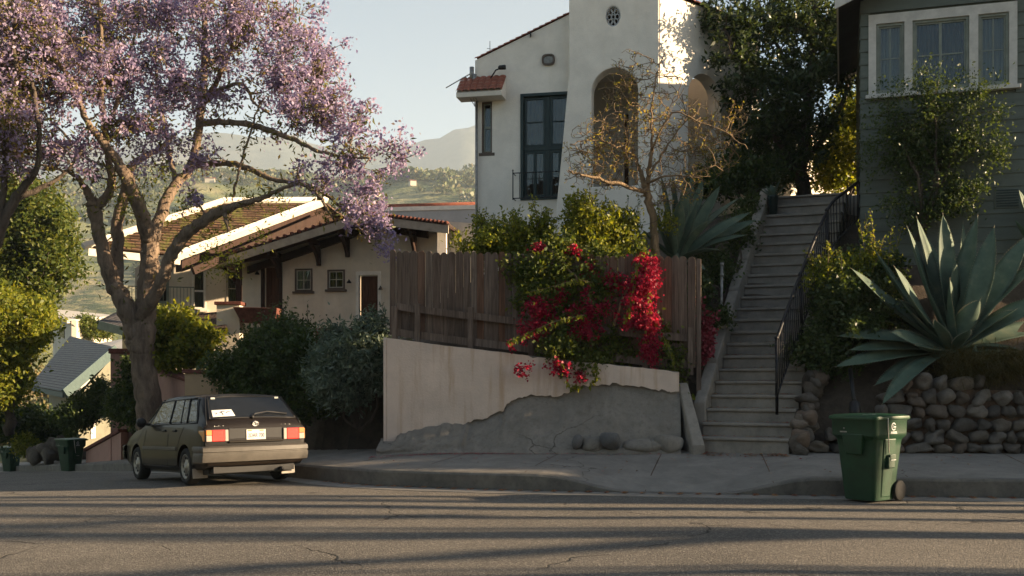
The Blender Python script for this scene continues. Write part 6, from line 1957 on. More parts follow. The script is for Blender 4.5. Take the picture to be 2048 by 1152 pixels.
limb(S_, [(466, 395, D0 - .4, 3.2), (476, 350, D0 - .5, 3), (490, 300, D0 - .5, 2.6), (505, 250, D0 - .4, 2.4), (520, 205, D0 - .4, 2)], 5)
limb(S_, [(210, 262, D0 - .8, 6), (232, 214, D0 - .3, 5), (250, 160, D0, 4.2), (262, 100, D0 + .2, 3.5), (280, 30, D0 + .4, 3)], 7)
limb(S_, [(352, 368, D0 + 1, 6), (340, 320, D0 + 1.8, 5.5), (330, 260, D0 + 2.2, 5), (318, 190, D0 + 2.6, 4), (310, 110, D0 + 2.8, 3.2), (322, 30, D0 + 3, 2.4)], 7)
limb(S_, [(260, 370, D0 + .6, 5), (232, 340, D0 + 1.6, 4.5), (180, 320, D0 + 2, 3.5), (140, 280, D0 + 2.2, 3), (100, 240, D0 + 2.4, 2.5)], 6)
limb(S_, [(100, 110, D0 - 2, 3.5), (128, 88, D0 - 2, 3.5), (160, 78, D0 - 2.2, 3), (192, 102, D0 - 2.4, 2.4)], 6)
# crown: bloom masses placed in depth, then twigs that reach every clump
def blob(px, py, Yd, rx, ry, rd): c = P(px, py, Yd); return (*c, rx * Yd / F, rd, ry * Yd / F)
JBL = [blob(60, 60, 27, 110, 90, 2.0), blob(190, 40, 29, 120, 90, 2.4), blob(330, 20, 30, 110, 80, 2.4), blob(470, 40, 29.5, 110, 90, 2.4), blob(570, 60, 29, 90, 90, 2.0), blob(630, 130, 28.5, 66, 70, 1.7), blob(560, 160, 28.5, 90, 55, 1.8),
       blob(655, 220, 27.8, 84, 55, 1.6), blob(590, 225, 28, 66, 50, 1.4), blob(715, 250, 27.5, 52, 50, 1.3), blob(785, 300, 27.2, 50, 34, 1.0), blob(700, 320, 27.2, 60, 34, 1.2), blob(730, 370, 27.2, 52, 36, 1.2), blob(700, 415, 27.2, 62, 44, 1.2), blob(745, 450, 27.2, 42, 48, 1.1), blob(640, 360, 27.6, 46, 34, 1.1), blob(762, 492, 27.3, 30, 26, .7),
       blob(60, 190, 27.5, 100, 70, 1.8), blob(150, 170, 27.2, 80, 60, 1.6), blob(250, 150, 28.4, 90, 80, 2.0), blob(350, 160, 29.5, 70, 90, 2.0), blob(330, 270, 28.5, 70, 50, 1.4), blob(260, 250, 28.2, 70, 45, 1.4), blob(150, 290, 27.6, 70, 46, 1.3), blob(50, 300, 27.6, 80, 50, 1.4),
       blob(400, 320, 28.4, 46, 28, .9), blob(300, 330, 28.4, 55, 28, .9), blob(430, 200, 29, 60, 36, 1.2), blob(400, 385, 28, 26, 22, .6), blob(200, 345, 27.6, 50, 24, .8), blob(120, 110, 27, 90, 70, 1.8), blob(440, 110, 29, 60, 60, 1.6), blob(0, 130, 27.5, 70, 90, 1.8)]
JBL += [blob(806, 300, 27.2, 34, 24, .7), blob(790, 350, 27.2, 24, 30, .7)]
up_ = inblobs(JBL, 1030, .92, .25)
S_.grow(up_, .055, .008, .12, .35, 4)
S_.mb.build('trunk', M['bark'], JT, fix=False)
core = clumped(np.vstack([up_, up_[:300] + rng.normal(size=(300, 3)) * .22]), 36, .115)
fl = leafcloud(core, .105, .62, .15)
lf_c = clumped(S_.n[rng.integers(0, len(S_.n), 700), :3], 14, .16)
lv = leafcloud(lf_c, .17, .3, .1, up=-.25)
bx = fast('blossoms', fl, 4, M['bloom'], JT)
fast('foliage', lv, 4, M['jleaf'], JT)
# feathery sprouts on the bare lower stems
sp = clumped(np.array([P(x, y, D0 - .7) for x, y in ((440, 500), (470, 520), (452, 540), (405, 520), (360, 430), (380, 400), (250, 420), (330, 350), (470, 390), (430, 470), (228, 380), (290, 395), (520, 470), (510, 395), (560, 410))] * 2), 46, .22)
fast('sprout_leaves', leafcloud(sp, .11, .34, .1), 4, M['yleaf'], JT)

# its neighbour at the left edge
J2 = thing('flowering_tree', 'second purple flowering tree cut off by the left edge of the photo', 'tree', tuple(P(-60, 900, 27.0)))
T_ = Skel()
D1 = 26.6
limb(T_, [(-90, 900, D1, 24), (-70, 700, D1, 20), (-38, 560, D1, 16), (-4, 470, D1, 13), (18, 420, D1, 11), (40, 385, D1, 10), (70, 345, D1 - .2, 7), (78, 300, D1 - .3, 5.5), (74, 230, D1 - .4, 5.5), (64, 160, D1 - .5, 4.5)], 10)
limb(T_, [(2, 462, D1, 9), (8, 380, D1, 8), (12, 300, D1 - .2, 7), (24, 220, D1 - .4, 7.5), (32, 140, D1 - .6, 6.5), (25, 80, D1 - .7, 5), (40, 0, D1 - .8, 4)], 8)
limb(T_, [(30, 400, D1, 8), (95, 370, D1 + .3, 5), (130, 345, D1 + .5, 4), (165, 300, D1 + .6, 3)], 7)
BL2 = [blob(-20, 120, 26.4, 110, 130, 2), blob(20, 250, 26.2, 80, 60, 1.4), blob(-60, 260, 26.4, 90, 90, 2), blob(60, 350, 26.6, 60, 34, 1.0), blob(20, 10, 26.4, 80, 60, 1.6)]
u2 = inblobs(BL2, 260, .85)
T_.grow(u2, .03, .006, .1, .35, 4)
T_.mb.build('trunk', M['bark_dark'], J2, fix=False)
fast('blossoms', leafcloud(clumped(u2, 36, .15), .105, .62, .15), 4, M['bloom'], J2)
fast('foliage', leafcloud(clumped(inblobs(BL2, 260, .8), 30, .22), .15, .3, .1), 4, M['jleaf'], J2)


def bush(name, label, cat, base, blobs, leafm, n, per, sig, l, w=.45, stems=6, stem_mat='bark_dark', sprigs=0, sprig_h=.5, group=None, shell=.55, leafname='foliage', lump=.3, twigs=80, bottom=-.7, spm=None, up=0.0):
    base = V3(base)
    t = thing(name, label, cat, tuple(base), group)
    sk = Skel()
    B = np.array(blobs)
    B = np.array(blobs)
    ex = [(b[0] + rng.normal() * b[3] * .75, b[1] + rng.normal() * b[4] * .5, b[2] + rng.uniform(-.2, .75) * b[5], b[3] * q, b[4] * q, b[5] * q) for b in blobs for q in rng.uniform(.22, .5, 3)]
    pts = inblobs(list(blobs) + ex, n, shell, lump, bottom)
    for k in range(stems):
        tgt = B[k % len(B), :3] + rng.normal(size=3) * .25 * B[k % len(B), 3:]
        b0 = base + np.array([rng.normal() * .02, rng.normal() * .02, -.1])
        mid = (b0 + tgt) / 2 + rng.normal(size=3) * .12
        sk.limb([[*b0, .03], [*mid, .022], [*tgt, .012]], 4, 6, .01)
    if twigs: sk.grow(pts[:twigs], .014, .003, .1, .25, 4)
    C_ = clumped(pts, per, sig)
    V = [leafcloud(C_, l, w, .12, up)]
    sprigs = sprigs or 10
    if sprigs:
        tops = pts[pts[:, 2] > np.quantile(pts[:, 2], .72)]
        for k in range(sprigs):
            p0 = tops[rng.integers(len(tops))]; h = sprig_h * rng.uniform(.4, 1.1); d = unit([rng.normal() * .3, rng.normal() * .2, 1])
            q = [p0 + d * h * s + np.array([rng.normal() * .015, 0, 0]) for s in np.linspace(-.2, 1, 6)]
            sk.mb.tube(q, np.linspace(.008, .003, 6), 4, cap=False)
            m = int(10 + h * 42)
            s = rng.uniform(0, 1, m)
            V.append(leafcloud(p0 + d * (h * s)[:, None] + rng.normal(size=(m, 3)) * .028, l * .8, w, .12, .35))
    sk.mb.build('stem', M[stem_mat], t, fix=False)
    fast(leafname, np.vstack(V), 4, M[leafm], t)
    return t


def pb(px, py, Yd, rx, ry, rd): return blob(px, py, Yd, rx, ry, rd)


# leafy tree at the left with its yellow-green lower neighbour
GT = thing('leafy_tree', 'tall mid-green leafy tree at the left edge above the grey gabled roof', 'tree', tuple(P(10, 850, 44)))
sk = Skel()
sk.limb([q4(10, 860, 44, 16), q4(16, 760, 44, 14), q4(26, 640, 44, 11), q4(40, 520, 44, 8), q4(60, 420, 44, 5)], 5, 9, .05)
GB = [pb(40, 480, 44, 70, 60, 2.4), pb(100, 470, 43.5, 52, 60, 1.8), pb(120, 520, 43.4, 36, 45, 1.4), pb(20, 400, 44, 60, 50, 2), pb(70, 410, 43.6, 48, 40, 1.6), pb(30, 580, 43.5, 70, 55, 2.2), pb(84, 565, 43.2, 40, 32, 1.3), pb(0, 500, 44, 60, 90, 2.4)]
pts = inblobs(GB, 620, .5, .22)
sk.grow(pts[:140], .07, .015, .1, .6, 4)
sk.mb.build('trunk', M['bark_dark'], GT, fix=False)
fast('foliage', leafcloud(clumped(pts, 60, .26), .20, .5, .12, .15), 4, M['gleaf'], GT)
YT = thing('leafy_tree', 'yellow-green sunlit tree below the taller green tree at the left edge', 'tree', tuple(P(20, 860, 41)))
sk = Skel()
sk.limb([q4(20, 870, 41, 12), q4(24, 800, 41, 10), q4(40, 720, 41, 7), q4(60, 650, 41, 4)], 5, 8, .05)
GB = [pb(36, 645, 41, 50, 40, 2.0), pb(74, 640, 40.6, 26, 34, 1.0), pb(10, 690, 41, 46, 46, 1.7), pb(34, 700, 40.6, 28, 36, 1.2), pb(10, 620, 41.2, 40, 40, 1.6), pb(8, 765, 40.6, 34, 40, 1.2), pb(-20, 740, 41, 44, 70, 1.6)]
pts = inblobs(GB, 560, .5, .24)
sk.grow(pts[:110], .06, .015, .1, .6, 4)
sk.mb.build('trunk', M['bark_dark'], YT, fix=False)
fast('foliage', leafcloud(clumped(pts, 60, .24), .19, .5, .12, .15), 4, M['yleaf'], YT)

# shrubs between the car and the stucco wall
bush('shrub', 'broad dark green shrub with sunlit tips between the car and the cottage', 'shrub', P(560, 850, 20.4), [pb(540, 735, 20.6, 84, 70, .8), pb(490, 750, 20.8, 54, 56, .7), pb(590, 715, 20.6, 52, 56, .7), pb(560, 805, 20.3, 80, 50, .7), pb(490, 795, 20.6, 40, 40, .6), pb(570, 668, 21.0, 56, 30, .6), pb(630, 790, 20.0, 46, 50, .6)],
     'dleaf', 1050, 26, .085, .085, .5, 9, sprigs=30, sprig_h=.55, twigs=200)
bush('shrub', 'grey-green oleander-like shrub leaning against the left end of the stucco wall', 'shrub', P(720, 850, 18.9), [pb(712, 730, 19.1, 62, 76, .6), pb(748, 690, 19.0, 38, 56, .5), pb(668, 752, 19.2, 48, 60, .6), pb(690, 785, 18.9, 46, 36, .45), pb(745, 750, 18.8, 30, 40, .35)],
     'olive', 860, 24, .085, .115, .30, 8, sprigs=24, sprig_h=.3, twigs=160)
bush('shrub', 'sunlit yellow-green shrub between the purple tree trunk and the ochre pillar', 'shrub', P(360, 760, 29.8), [pb(345, 660, 29.8, 42, 44, .9), pb(380, 690, 29.6, 42, 40, .9), pb(325, 700, 29.9, 34, 36, .8), pb(405, 680, 29.8, 28, 30, .7), pb(360, 715, 29.5, 50, 26, .8)],
     'yleaf', 420, 30, .12, .15, .6, 6, twigs=80)
bush('shrub', 'dark shrub in the shade at the left foot of the purple tree', 'shrub', P(265, 860, 31.0), [pb(268, 790, 31.2, 32, 62, .7), pb(240, 810, 31.6, 22, 40, .6), pb(285, 830, 30.6, 26, 40, .6)], 'dleaf', 280, 30, .12, .13, .5, 5, twigs=60)
bush('hedge', 'long low dark hedge in front of the grey gabled house', 'hedge', P(60, 895, 45), [pb(20, 850, 44, 50, 32, 1.2), pb(75, 850, 45, 46, 30, 1.2), pb(110, 862, 45, 30, 24, 1)], 'dleaf', 420, 30, .2, .2, .5, 5, twigs=40)
bush('shrub', 'dark shrub on the slope right of the grey gabled house', 'shrub', P(185, 850, 41), [pb(178, 815, 41, 34, 24, 1.0), pb(203, 790, 41, 16, 26, .8), pb(150, 840, 40.5, 26, 18, .8)], 'dleaf', 300, 30, .16, .16, .5, 5, twigs=50)
bush('shrub', 'small olive shrub beside the far flat roofed house', 'shrub', P(178, 690, 76), [pb(172, 655, 76, 18, 18, 1), pb(200, 660, 76, 24, 14, 1)], 'gleaf', 200, 30, .25, .22, .5, 4, twigs=30)
bush('shrub', 'little yellow shrub beside the rock bank and the farthest bin', 'shrub', P(50, 910, 43), [pb(52, 893, 43, 18, 16, .5)], 'yleaf', 90, 24, .12, .14, .5, 3, twigs=20)
# bushes behind the fence
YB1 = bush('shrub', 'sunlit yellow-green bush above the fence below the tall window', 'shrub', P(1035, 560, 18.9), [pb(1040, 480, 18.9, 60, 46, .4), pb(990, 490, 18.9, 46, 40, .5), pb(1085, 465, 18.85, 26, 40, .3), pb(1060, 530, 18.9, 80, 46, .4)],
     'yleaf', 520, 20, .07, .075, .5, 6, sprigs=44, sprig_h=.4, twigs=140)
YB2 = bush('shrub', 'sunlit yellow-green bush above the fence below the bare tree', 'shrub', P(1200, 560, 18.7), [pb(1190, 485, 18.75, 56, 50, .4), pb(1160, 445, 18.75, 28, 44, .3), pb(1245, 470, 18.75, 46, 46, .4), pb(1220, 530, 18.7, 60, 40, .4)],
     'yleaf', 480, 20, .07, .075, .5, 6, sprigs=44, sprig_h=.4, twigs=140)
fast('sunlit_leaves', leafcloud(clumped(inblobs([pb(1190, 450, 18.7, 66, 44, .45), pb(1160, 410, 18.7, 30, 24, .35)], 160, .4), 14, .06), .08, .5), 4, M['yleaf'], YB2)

# the bougainvillea on the fence
BG = thing('bougainvillea', 'crimson bougainvillea tumbling over the wooden fence and stucco wall', 'climber', tuple(P(1210, 720, 17.8)))
sk = Skel()
FY = 17.85
sk.limb([q4(1215, 740, FY, 4), q4(1205, 660, FY - .05, 3.5), q4(1170, 580, FY - .1, 3), q4(1120, 520, FY, 2.5), q4(1080, 480, 18.4, 2)], 5, 6, .02)
sk.limb([q4(1210, 730, FY, 3.5), q4(1230, 640, FY - .1, 3), q4(1260, 560, FY - .1, 2.5), q4(1290, 500, FY + .2, 2)], 5, 6, .02)
LB = [pb(1120, 560, FY, 70, 56, .20), pb(1080, 590, FY, 60, 44, .18), pb(1150, 640, FY, 60, 60, .20), pb(1200, 580, FY, 50, 60, .2), pb(1120, 700, FY - .2, 46, 34, .2), pb(1230, 690, FY - .05, 70, 40, .2), pb(1120, 500, 18.3, 60, 32, .4), pb(1200, 520, 18.1, 40, 24, .3), pb(1325, 690, FY - .05, 30, 46, .2), pb(1350, 730, FY - .2, 26, 34, .2), pb(1170, 730, FY - .25, 40, 26, .18), pb(1050, 540, FY + .1, 44, 34, .2)]
lp_ = inblobs(LB, 900, .95, .2)
sk.grow(lp_[:120], .010, .003, .12, .25, 4)
fast('foliage', leafcloud(clumped(lp_, 20, .075), .075, .6, .12), 4, M['gleaf'], BG)
fast('sunlit_leaves', leafcloud(clumped(inblobs([pb(1190, 716, FY - .15, 70, 10, .15), pb(1320, 660, FY - .15, 16, 40, .1), pb(1280, 500, FY, 14, 26, .1), pb(1130, 730, FY - .2, 20, 30, .1)], 150, .9), 12, .05), .07, .6), 4, M['gleaf'], BG)
# arching shoots with hanging leaves
V = []
for pts, r_ in (([(1185, 565, 17.55), (1150, 560, 17.45), (1110, 572, 17.35), (1060, 584, 17.3)], .005), ([(1170, 630, 17.5), (1120, 640, 17.35), (1080, 655, 17.3), (1040, 674, 17.25), (1018, 682, 17.2)], .006), ([(1290, 500, 17.7), (1272, 540, 17.5), (1262, 600, 17.42), (1250, 640, 17.4)], .006), ([(1292, 530, 17.5), (1298, 590, 17.45), (1297, 640, 17.45), (1290, 690, 17.45)], .006), ([(1310, 640, 17.5), (1330, 680, 17.42), (1345, 720, 17.4), (1362, 780, 17.4), (1385, 790, 17.3)], .005), ([(1110, 700, 17.4), (1125, 740, 17.38), (1140, 770, 17.38), (1160, 772, 17.38)], .004), ([(1190, 725, 17.4), (1195, 750, 17.36), (1180, 768, 17.36)], .004)):
    q = smooth_path([[*P(*p), r_] for p in pts], 6)
    sk.mb.tube(q[:, :3], np.linspace(r_ * 1.2, r_ * .5, len(q)), 4, cap=False)
    m = len(q) * 4
    i = rng.integers(0, len(q), m)
    V.append(leafcloud(q[i, :3] + rng.normal(size=(m, 3)) * .02, .075, .62, .12, dirs=np.tile([0, -.2, -1.0], (m, 1))))
fast('shoot_leaves', np.vstack(V), 4, M['yleaf'], BG)
sk.mb.build('stem', M['bark_bare'], BG, fix=False)
RB_ = [pb(1272, 590, 17.5, 26, 44, .22), pb(1260, 640, 17.46, 22, 26, .2), pb(1302, 560, 17.55, 20, 46, .25), pb(1300, 640, 17.5, 20, 44, .25), pb(1300, 700, 17.46, 18, 40, .15), pb(1290, 525, 17.7, 26, 20, .25), pb(1225, 565, 17.75, 28, 18, .15)]
RD_ = [pb(1180, 620, 17.66, 54, 34, .1), pb(1080, 620, 17.66, 40, 34, .1), pb(1060, 660, 17.6, 34, 24, .1), pb(1170, 660, 17.62, 40, 28, .1), pb(1045, 738, 17.42, 17, 15, .07), pb(1118, 735, 17.42, 26, 18, .08), pb(1160, 755, 17.4, 10, 12, .06), pb(1150, 506, 17.9, 14, 10, .1), pb(1075, 496, 18.0, 14, 9, .1), pb(1180, 540, 17.85, 24, 20, .1), pb(1120, 585, 17.75, 20, 24, .1), pb(1025, 690, 17.5, 16, 12, .07)]
rb = clumped(np.vstack([inblobs(RB_, 420, .98, .15), inblobs(RD_, 330, .98, .3)]), 13, .04)
fast('blossoms', leafcloud(rb, .047, .9, .25), 4, M['bract'], BG)
# low red creeper between fence end and steps
bush('creeper', 'small dark red creeper in the gap between the fence end and the steps', 'creeper', P(1408, 760, 17.9), [pb(1408, 700, 18.0, 12, 36, .1), pb(1412, 660, 18.2, 9, 30, .1)], 'petal', 60, 14, .05, .07, .7, 3, twigs=12)
# ivy on the bank left of the steps
bush('ground_ivy', 'dark ivy and weeds on the bank left of the steps below the blue agave', 'ivy', P(1440, 590, 19.4), [pb(1430, 540, 19.6, 46, 40, .4), pb(1480, 470, 20.4, 40, 40, .4), pb(1500, 420, 21.3, 30, 26, .4), pb(1400, 600, 18.9, 30, 40, .3), pb(1440, 640, 18.5, 14, 34, .2)], 'dleaf', 330, 18, .07, .07, .6, 5, twigs=60)

# bare spring tree in front of the white house
BT = thing('bare_tree', 'small twiggy tree with golden spring buds in front of the arched entrance', 'tree', tuple(P(1312, 540, 18.75)))
sk = Skel()
D2 = 18.75
limb(sk, [(1318, 560, D2, 11), (1312, 500, D2, 9.5), (1306, 440, D2, 8.5), (1297, 395, D2, 8.5), (1290, 372, D2, 8)], 9)
limb(sk, [(1294, 384, D2, 5.5), (1270, 378, D2 - .3, 4.6), (1230, 366, D2 - .5, 4), (1190, 356, D2 - .7, 3.4), (1150, 347, D2 - .8, 2.4), (1138, 340, D2 - .8, 1.5)], 7)
limb(sk, [(1290, 376, D2, 6.5), (1280, 340, D2 + .1, 4.6), (1268, 308, D2 + .1, 3.2), (1256, 280, D2 + .1, 2.4), (1244, 240, D2 + .2, 1.7), (1236, 190, D2 + .2, 1.2)], 7)
limb(sk, [(1294, 380, D2, 6.5), (1300, 330, D2 - .1, 4.6), (1304, 280, D2 - .2, 3), (1304, 220, D2 - .2, 2.2), (1310, 160, D2 - .3, 1.5), (1330, 105, D2 - .3, 1.1)], 7)
limb(sk, [(1298, 352, D2 - .1, 3.4), (1330, 300, D2 + .2, 2.3), (1366, 250, D2 + .4, 1.7), (1400, 205, D2 + .5, 1.1)], 6)
limb(sk, [(1302, 300, D2 - .2, 2.8), (1345, 226, D2 - .5, 2), (1392, 240, D2 - .6, 1.8), (1450, 266, D2 - .7, 1.4), (1495, 298, D2 - .8, 1)], 6)
limb(sk, [(1270, 312, D2 + .1, 2.6), (1232, 292, D2 - .3, 2), (1182, 280, D2 - .5, 1.5), (1140, 288, D2 - .6, 1)], 6)
limb(sk, [(1290, 366, D2, 3.4), (1330, 352, D2 - .4, 2.4), (1380, 350, D2 - .6, 1.8), (1430, 330, D2 - .7, 1.2)], 6)
TB = [pb(1200, 300, D2, 80, 70, .9), pb(1300, 240, D2, 110, 110, 1.0), pb(1400, 300, D2, 90, 60, .9), pb(1260, 170, D2, 60, 70, .7), pb(1340, 370, D2, 90, 44, .8), pb(1190, 350, D2 - .3, 66, 40, .6), pb(1440, 250, D2, 60, 60, .7), pb(1240, 320, D2 - .2, 50, 50, .5)]
tw = inblobs(TB, 2600, .95, .1)
sk.grow(tw[:500], .009, .0058, .18, .14, 4, minr=.008)
sk.grow(tw[500:], .006, .0046, .22, .1, 3)
sk.mb.build('trunk', M['bark_bare'], BT, fix=False)
nn_ = sk.n[sk.n[:, 3] < .0062]
ii = rng.integers(0, len(nn_), 2300)
fast('leaf_buds', leafcloud(nn_[ii, :3] + rng.normal(size=(2300, 3)) * .02, .048, .45, .1, .3), 4, M['bud'], BT)

# dark glossy tree at the top of the steps
DT = thing('evergreen_tree', 'dense dark evergreen tree shading the white house at the top of the steps', 'tree', tuple(P(1612, 400, 23.8)))
sk = Skel()
D3 = 23.8
limb(sk, [(1612, 410, D3, 19), (1606, 370, D3, 16), (1602, 320, D3, 13), (1612, 240, D3, 11), (1622, 140, D3, 9), (1630, 40, D3, 7), (1632, -60, D3, 5)], 9)
limb(sk, [(1606, 370, D3, 10), (1580, 320, D3 - .2, 8), (1548, 270, D3 - .4, 7), (1520, 200, D3 - .5, 5), (1490, 130, D3 - .6, 4), (1450, 60, D3 - .7, 3)], 7)
limb(sk, [(1604, 330, D3, 8), (1650, 270, D3 + .2, 6), (1690, 190, D3 + .3, 5), (1700, 100, D3 + .3, 3)], 7)
limb(sk, [(1615, 200, D3, 7), (1570, 120, D3 + .2, 5), (1530, 40, D3 + .3, 4), (1500, -30, D3 + .3, 3)], 7)
DB = [pb(1480, 60, D3 - .5, 80, 70, 1.1), pb(1570, 30, D3, 90, 80, 1.3), pb(1660, 40, D3 + .2, 70, 80, 1.2), pb(1500, 160, D3 - .5, 84, 66, 1.1), pb(1590, 150, D3, 84, 70, 1.2), pb(1668, 140, D3 + .2, 54, 70, 1.1), pb(1530, 250, D3 - .4, 76, 56, 1.0), pb(1610, 260, D3, 66, 60, 1.0), pb(1560, 320, D3 - .2, 54, 40, .8), pb(1480, 300, D3 - .3, 40, 40, .7), pb(1432, 120, D3 - .6, 26, 26, .5), pb(1420, 30, D3 - .5, 30, 24, .5), pb(1650, 250, D3 + .2, 26, 40, .6)]
DB += [pb(1570, 220, D3, 70, 70, 1.0), pb(1600, 330, D3, 50, 40, .7), pb(1690, 90, D3, 50, 90, 1)]
pts = inblobs(DB, 780, .95, .3)
sk.grow(pts[:230], .03, .006, .1, .3, 4)
sk.mb.build('trunk', M['bark_dark'], DT, fix=False)
fast('foliage', leafcloud(clumped(pts, 28, .105), .14, .40, .12, -.1), 4, M['darktree'], DT)
# lit hedge beyond the landing
bush('hedge', 'sunlit bright green hedge beyond the top of the steps beside the green house', 'hedge', P(1690, 400, 24.6), [pb(1690, 320, 24.8, 46, 70, .7), pb(1740, 290, 24.8, 40, 100, .7), pb(1655, 345, 24.6, 26, 50, .6), pb(1700, 240, 25.0, 30, 60, .7)], 'yleaf', 460, 30, .12, .11, .45, 6, twigs=80)
bush('shrub', 'dark shrubs at the foot of the evergreen tree behind the potted plant', 'shrub', P(1480, 400, 22.6), [pb(1470, 350, 22.8, 60, 40, .7), pb(1530, 360, 23.0, 40, 40, .6), pb(1420, 370, 22.4, 40, 36, .6)], 'dleaf', 340, 24, .10, .10, .5, 5, twigs=60)

# shrub climbing the green house
CL = bush('climbing_shrub', 'thin leafy shrub growing up the green clapboard wall under the window', 'shrub', P(1840, 470, 18.35), [pb(1830, 330, 18.4, 66, 60, .22), pb(1880, 300, 18.4, 60, 70, .2), pb(1800, 280, 18.4, 50, 66, .2), pb(1850, 420, 18.3, 80, 50, .25), pb(1870, 220, 18.2, 60, 44, .18), pb(1940, 280, 18.1, 60, 60, .16), pb(1900, 380, 18.2, 60, 40, .2)],
          'dleaf', 560, 20, .085, .062, .5, 10, twigs=300, shell=.95)
v_ = [leafcloud(clumped(inblobs([pb(1780, 220, 18.4, 46, 70, .15), pb(1960, 190, 18.1, 60, 60, .15), pb(1990, 310, 18.0, 40, 50, .15), pb(1740, 300, 18.5, 20, 70, .15), pb(1860, 170, 18.1, 70, 50, .15)], 260, 1.0), 12, .09), .055, .5)]
fast('loose_leaves', np.vstack(v_), 4, M['dleaf'], CL)

# bushy bank right of the steps with sunlight put into yellower sprig leaves
IV = bush('shrub', 'dense dark green bush with sunlit top spilling down beside the iron railing', 'shrub', P(1690, 720, 17.7), [pb(1705, 600, 17.8, 80, 70, .5), pb(1665, 640, 17.7, 50, 80, .45), pb(1745, 640, 17.6, 66, 70, .5), pb(1668, 720, 17.35, 52, 40, .35), pb(1760, 560, 18.1, 50, 46, .4), pb(1710, 540, 18.3, 46, 40, .4), pb(1640, 700, 17.4, 32, 54, .3)],
          'dleaf', 900, 24, .075, .072, .6, 8, twigs=120)
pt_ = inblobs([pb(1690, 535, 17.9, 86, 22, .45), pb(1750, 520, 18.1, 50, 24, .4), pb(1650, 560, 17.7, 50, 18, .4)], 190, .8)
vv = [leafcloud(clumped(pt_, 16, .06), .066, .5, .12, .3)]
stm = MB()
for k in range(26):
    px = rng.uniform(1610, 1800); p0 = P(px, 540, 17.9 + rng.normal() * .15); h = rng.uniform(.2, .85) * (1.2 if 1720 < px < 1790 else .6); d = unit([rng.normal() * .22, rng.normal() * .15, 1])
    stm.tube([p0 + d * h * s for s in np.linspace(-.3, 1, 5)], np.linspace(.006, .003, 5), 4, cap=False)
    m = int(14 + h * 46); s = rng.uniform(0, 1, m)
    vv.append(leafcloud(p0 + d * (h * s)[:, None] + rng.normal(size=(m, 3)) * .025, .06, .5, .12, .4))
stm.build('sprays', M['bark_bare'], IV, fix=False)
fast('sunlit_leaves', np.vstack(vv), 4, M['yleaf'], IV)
# dry tufts on the stone wall
for k, (px, py, Yd, rpx, lab) in enumerate(((1925, 728, 16.75, 40, 'dry grassy tuft hanging over the stone wall under the big agave'), (2010, 722, 16.65, 54, 'larger dry grassy tuft on the stone wall at the right edge'))):
    c = P(px, py + 20, Yd); t = thing('grass_tuft', lab, 'grass', tuple(c), 'dry tufts on the stone wall')
    n = 2600
    b0 = c + rng.normal(size=(n, 3)) * [rpx * Yd / F * .55, .12, .10] + [0, 0, .05]
    d = rng.normal(size=(n, 3)) * [.6, .5, .35] + [0, -.25, .45]; d /= np.linalg.norm(d, axis=1, keepdims=True)
    ln = rng.uniform(.18, .5, n)[:, None]; sd_ = np.cross(d, rng.normal(size=(n, 3))); sd_ /= np.linalg.norm(sd_, axis=1, keepdims=True)
    mid = b0 + d * ln * .55; tip = b0 + d * ln + np.array([0, -.25, -.45]) * ln
    fast('blades', np.stack([b0 - sd_ * .005, mid - sd_ * .004, tip, mid + sd_ * .004], 1).reshape(-1, 3), 4, M['drygrass'], t)


# ------------------------------------------------------------------ agaves
def agave_leaf(mb, base, tip, w, bend, th=.03, nrm=None, twist=0.0, cup=.35, n=14, edge=None):
    """thick channelled sword leaf from base to tip; bend lifts (or drops) the middle"""
    base, tip = V3(base), V3(tip)
    ax = tip - base; Ln = np.linalg.norm(ax)
    d = ax / Ln
    up = np.array([0, 0, 1.0]) if nrm is None else V3(nrm)
    s = unit(np.cross(d, up)); u = unit(np.cross(s, d))
    rows = []
    for k in range(n + 1):
        t = k / n
        c = base + ax * t + u * bend * Ln * math.sin(math.pi * t) * (1 - .3 * t)
        ww = w * (.62 + .75 * t - .25 * t * t) * max(0.0, 1 - t ** 3.2) ** .8 if t < 1 else 0
        ww = 1.45 * w * np.interp(t, [0, .12, .35, .6, .8, .92, 1.0], [.62, .66, .92, 1.0, .72, .36, .012])
        tk = th * np.interp(t, [0, .3, .8, 1], [1.9, 1.1, .55, .1])
        a = twist * t
        ss = s * math.cos(a) + u * math.sin(a); uu = -s * math.sin(a) + u * math.cos(a)
        top = [c + ss * ww * q + uu * (cup * ww * (abs(q) ** 1.6)) for q in (-1, -.6, 0, .6, 1)]
        bot = [c + ss * ww * q + uu * (cup * ww * (abs(q) ** 1.6) - tk * (1 - abs(q) ** 2) - .002) for q in (.9, .5, 0, -.5, -.9)]
        rows.append(top + bot)
    mb.grid(rows, True, closed=True)
    if edge is not None:     # small marginal teeth
        for k in range(2, n * 3 - 1):
            t = k / (n * 3); i = int(t * n); f = t * n - i
            for j in (0, 4):
                p = rows[i][j] * (1 - f) + rows[min(i + 1, n)][j] * f
                o = unit(p - (rows[i][2] * (1 - f) + rows[min(i + 1, n)][2] * f))
                edge.tube([p, p + o * .014 + d * .006], [.004, .0008], 4, cap=False)
        edge.tube([tip - d * .01, tip + d * .05], [.005, .001], 5, cap=False)


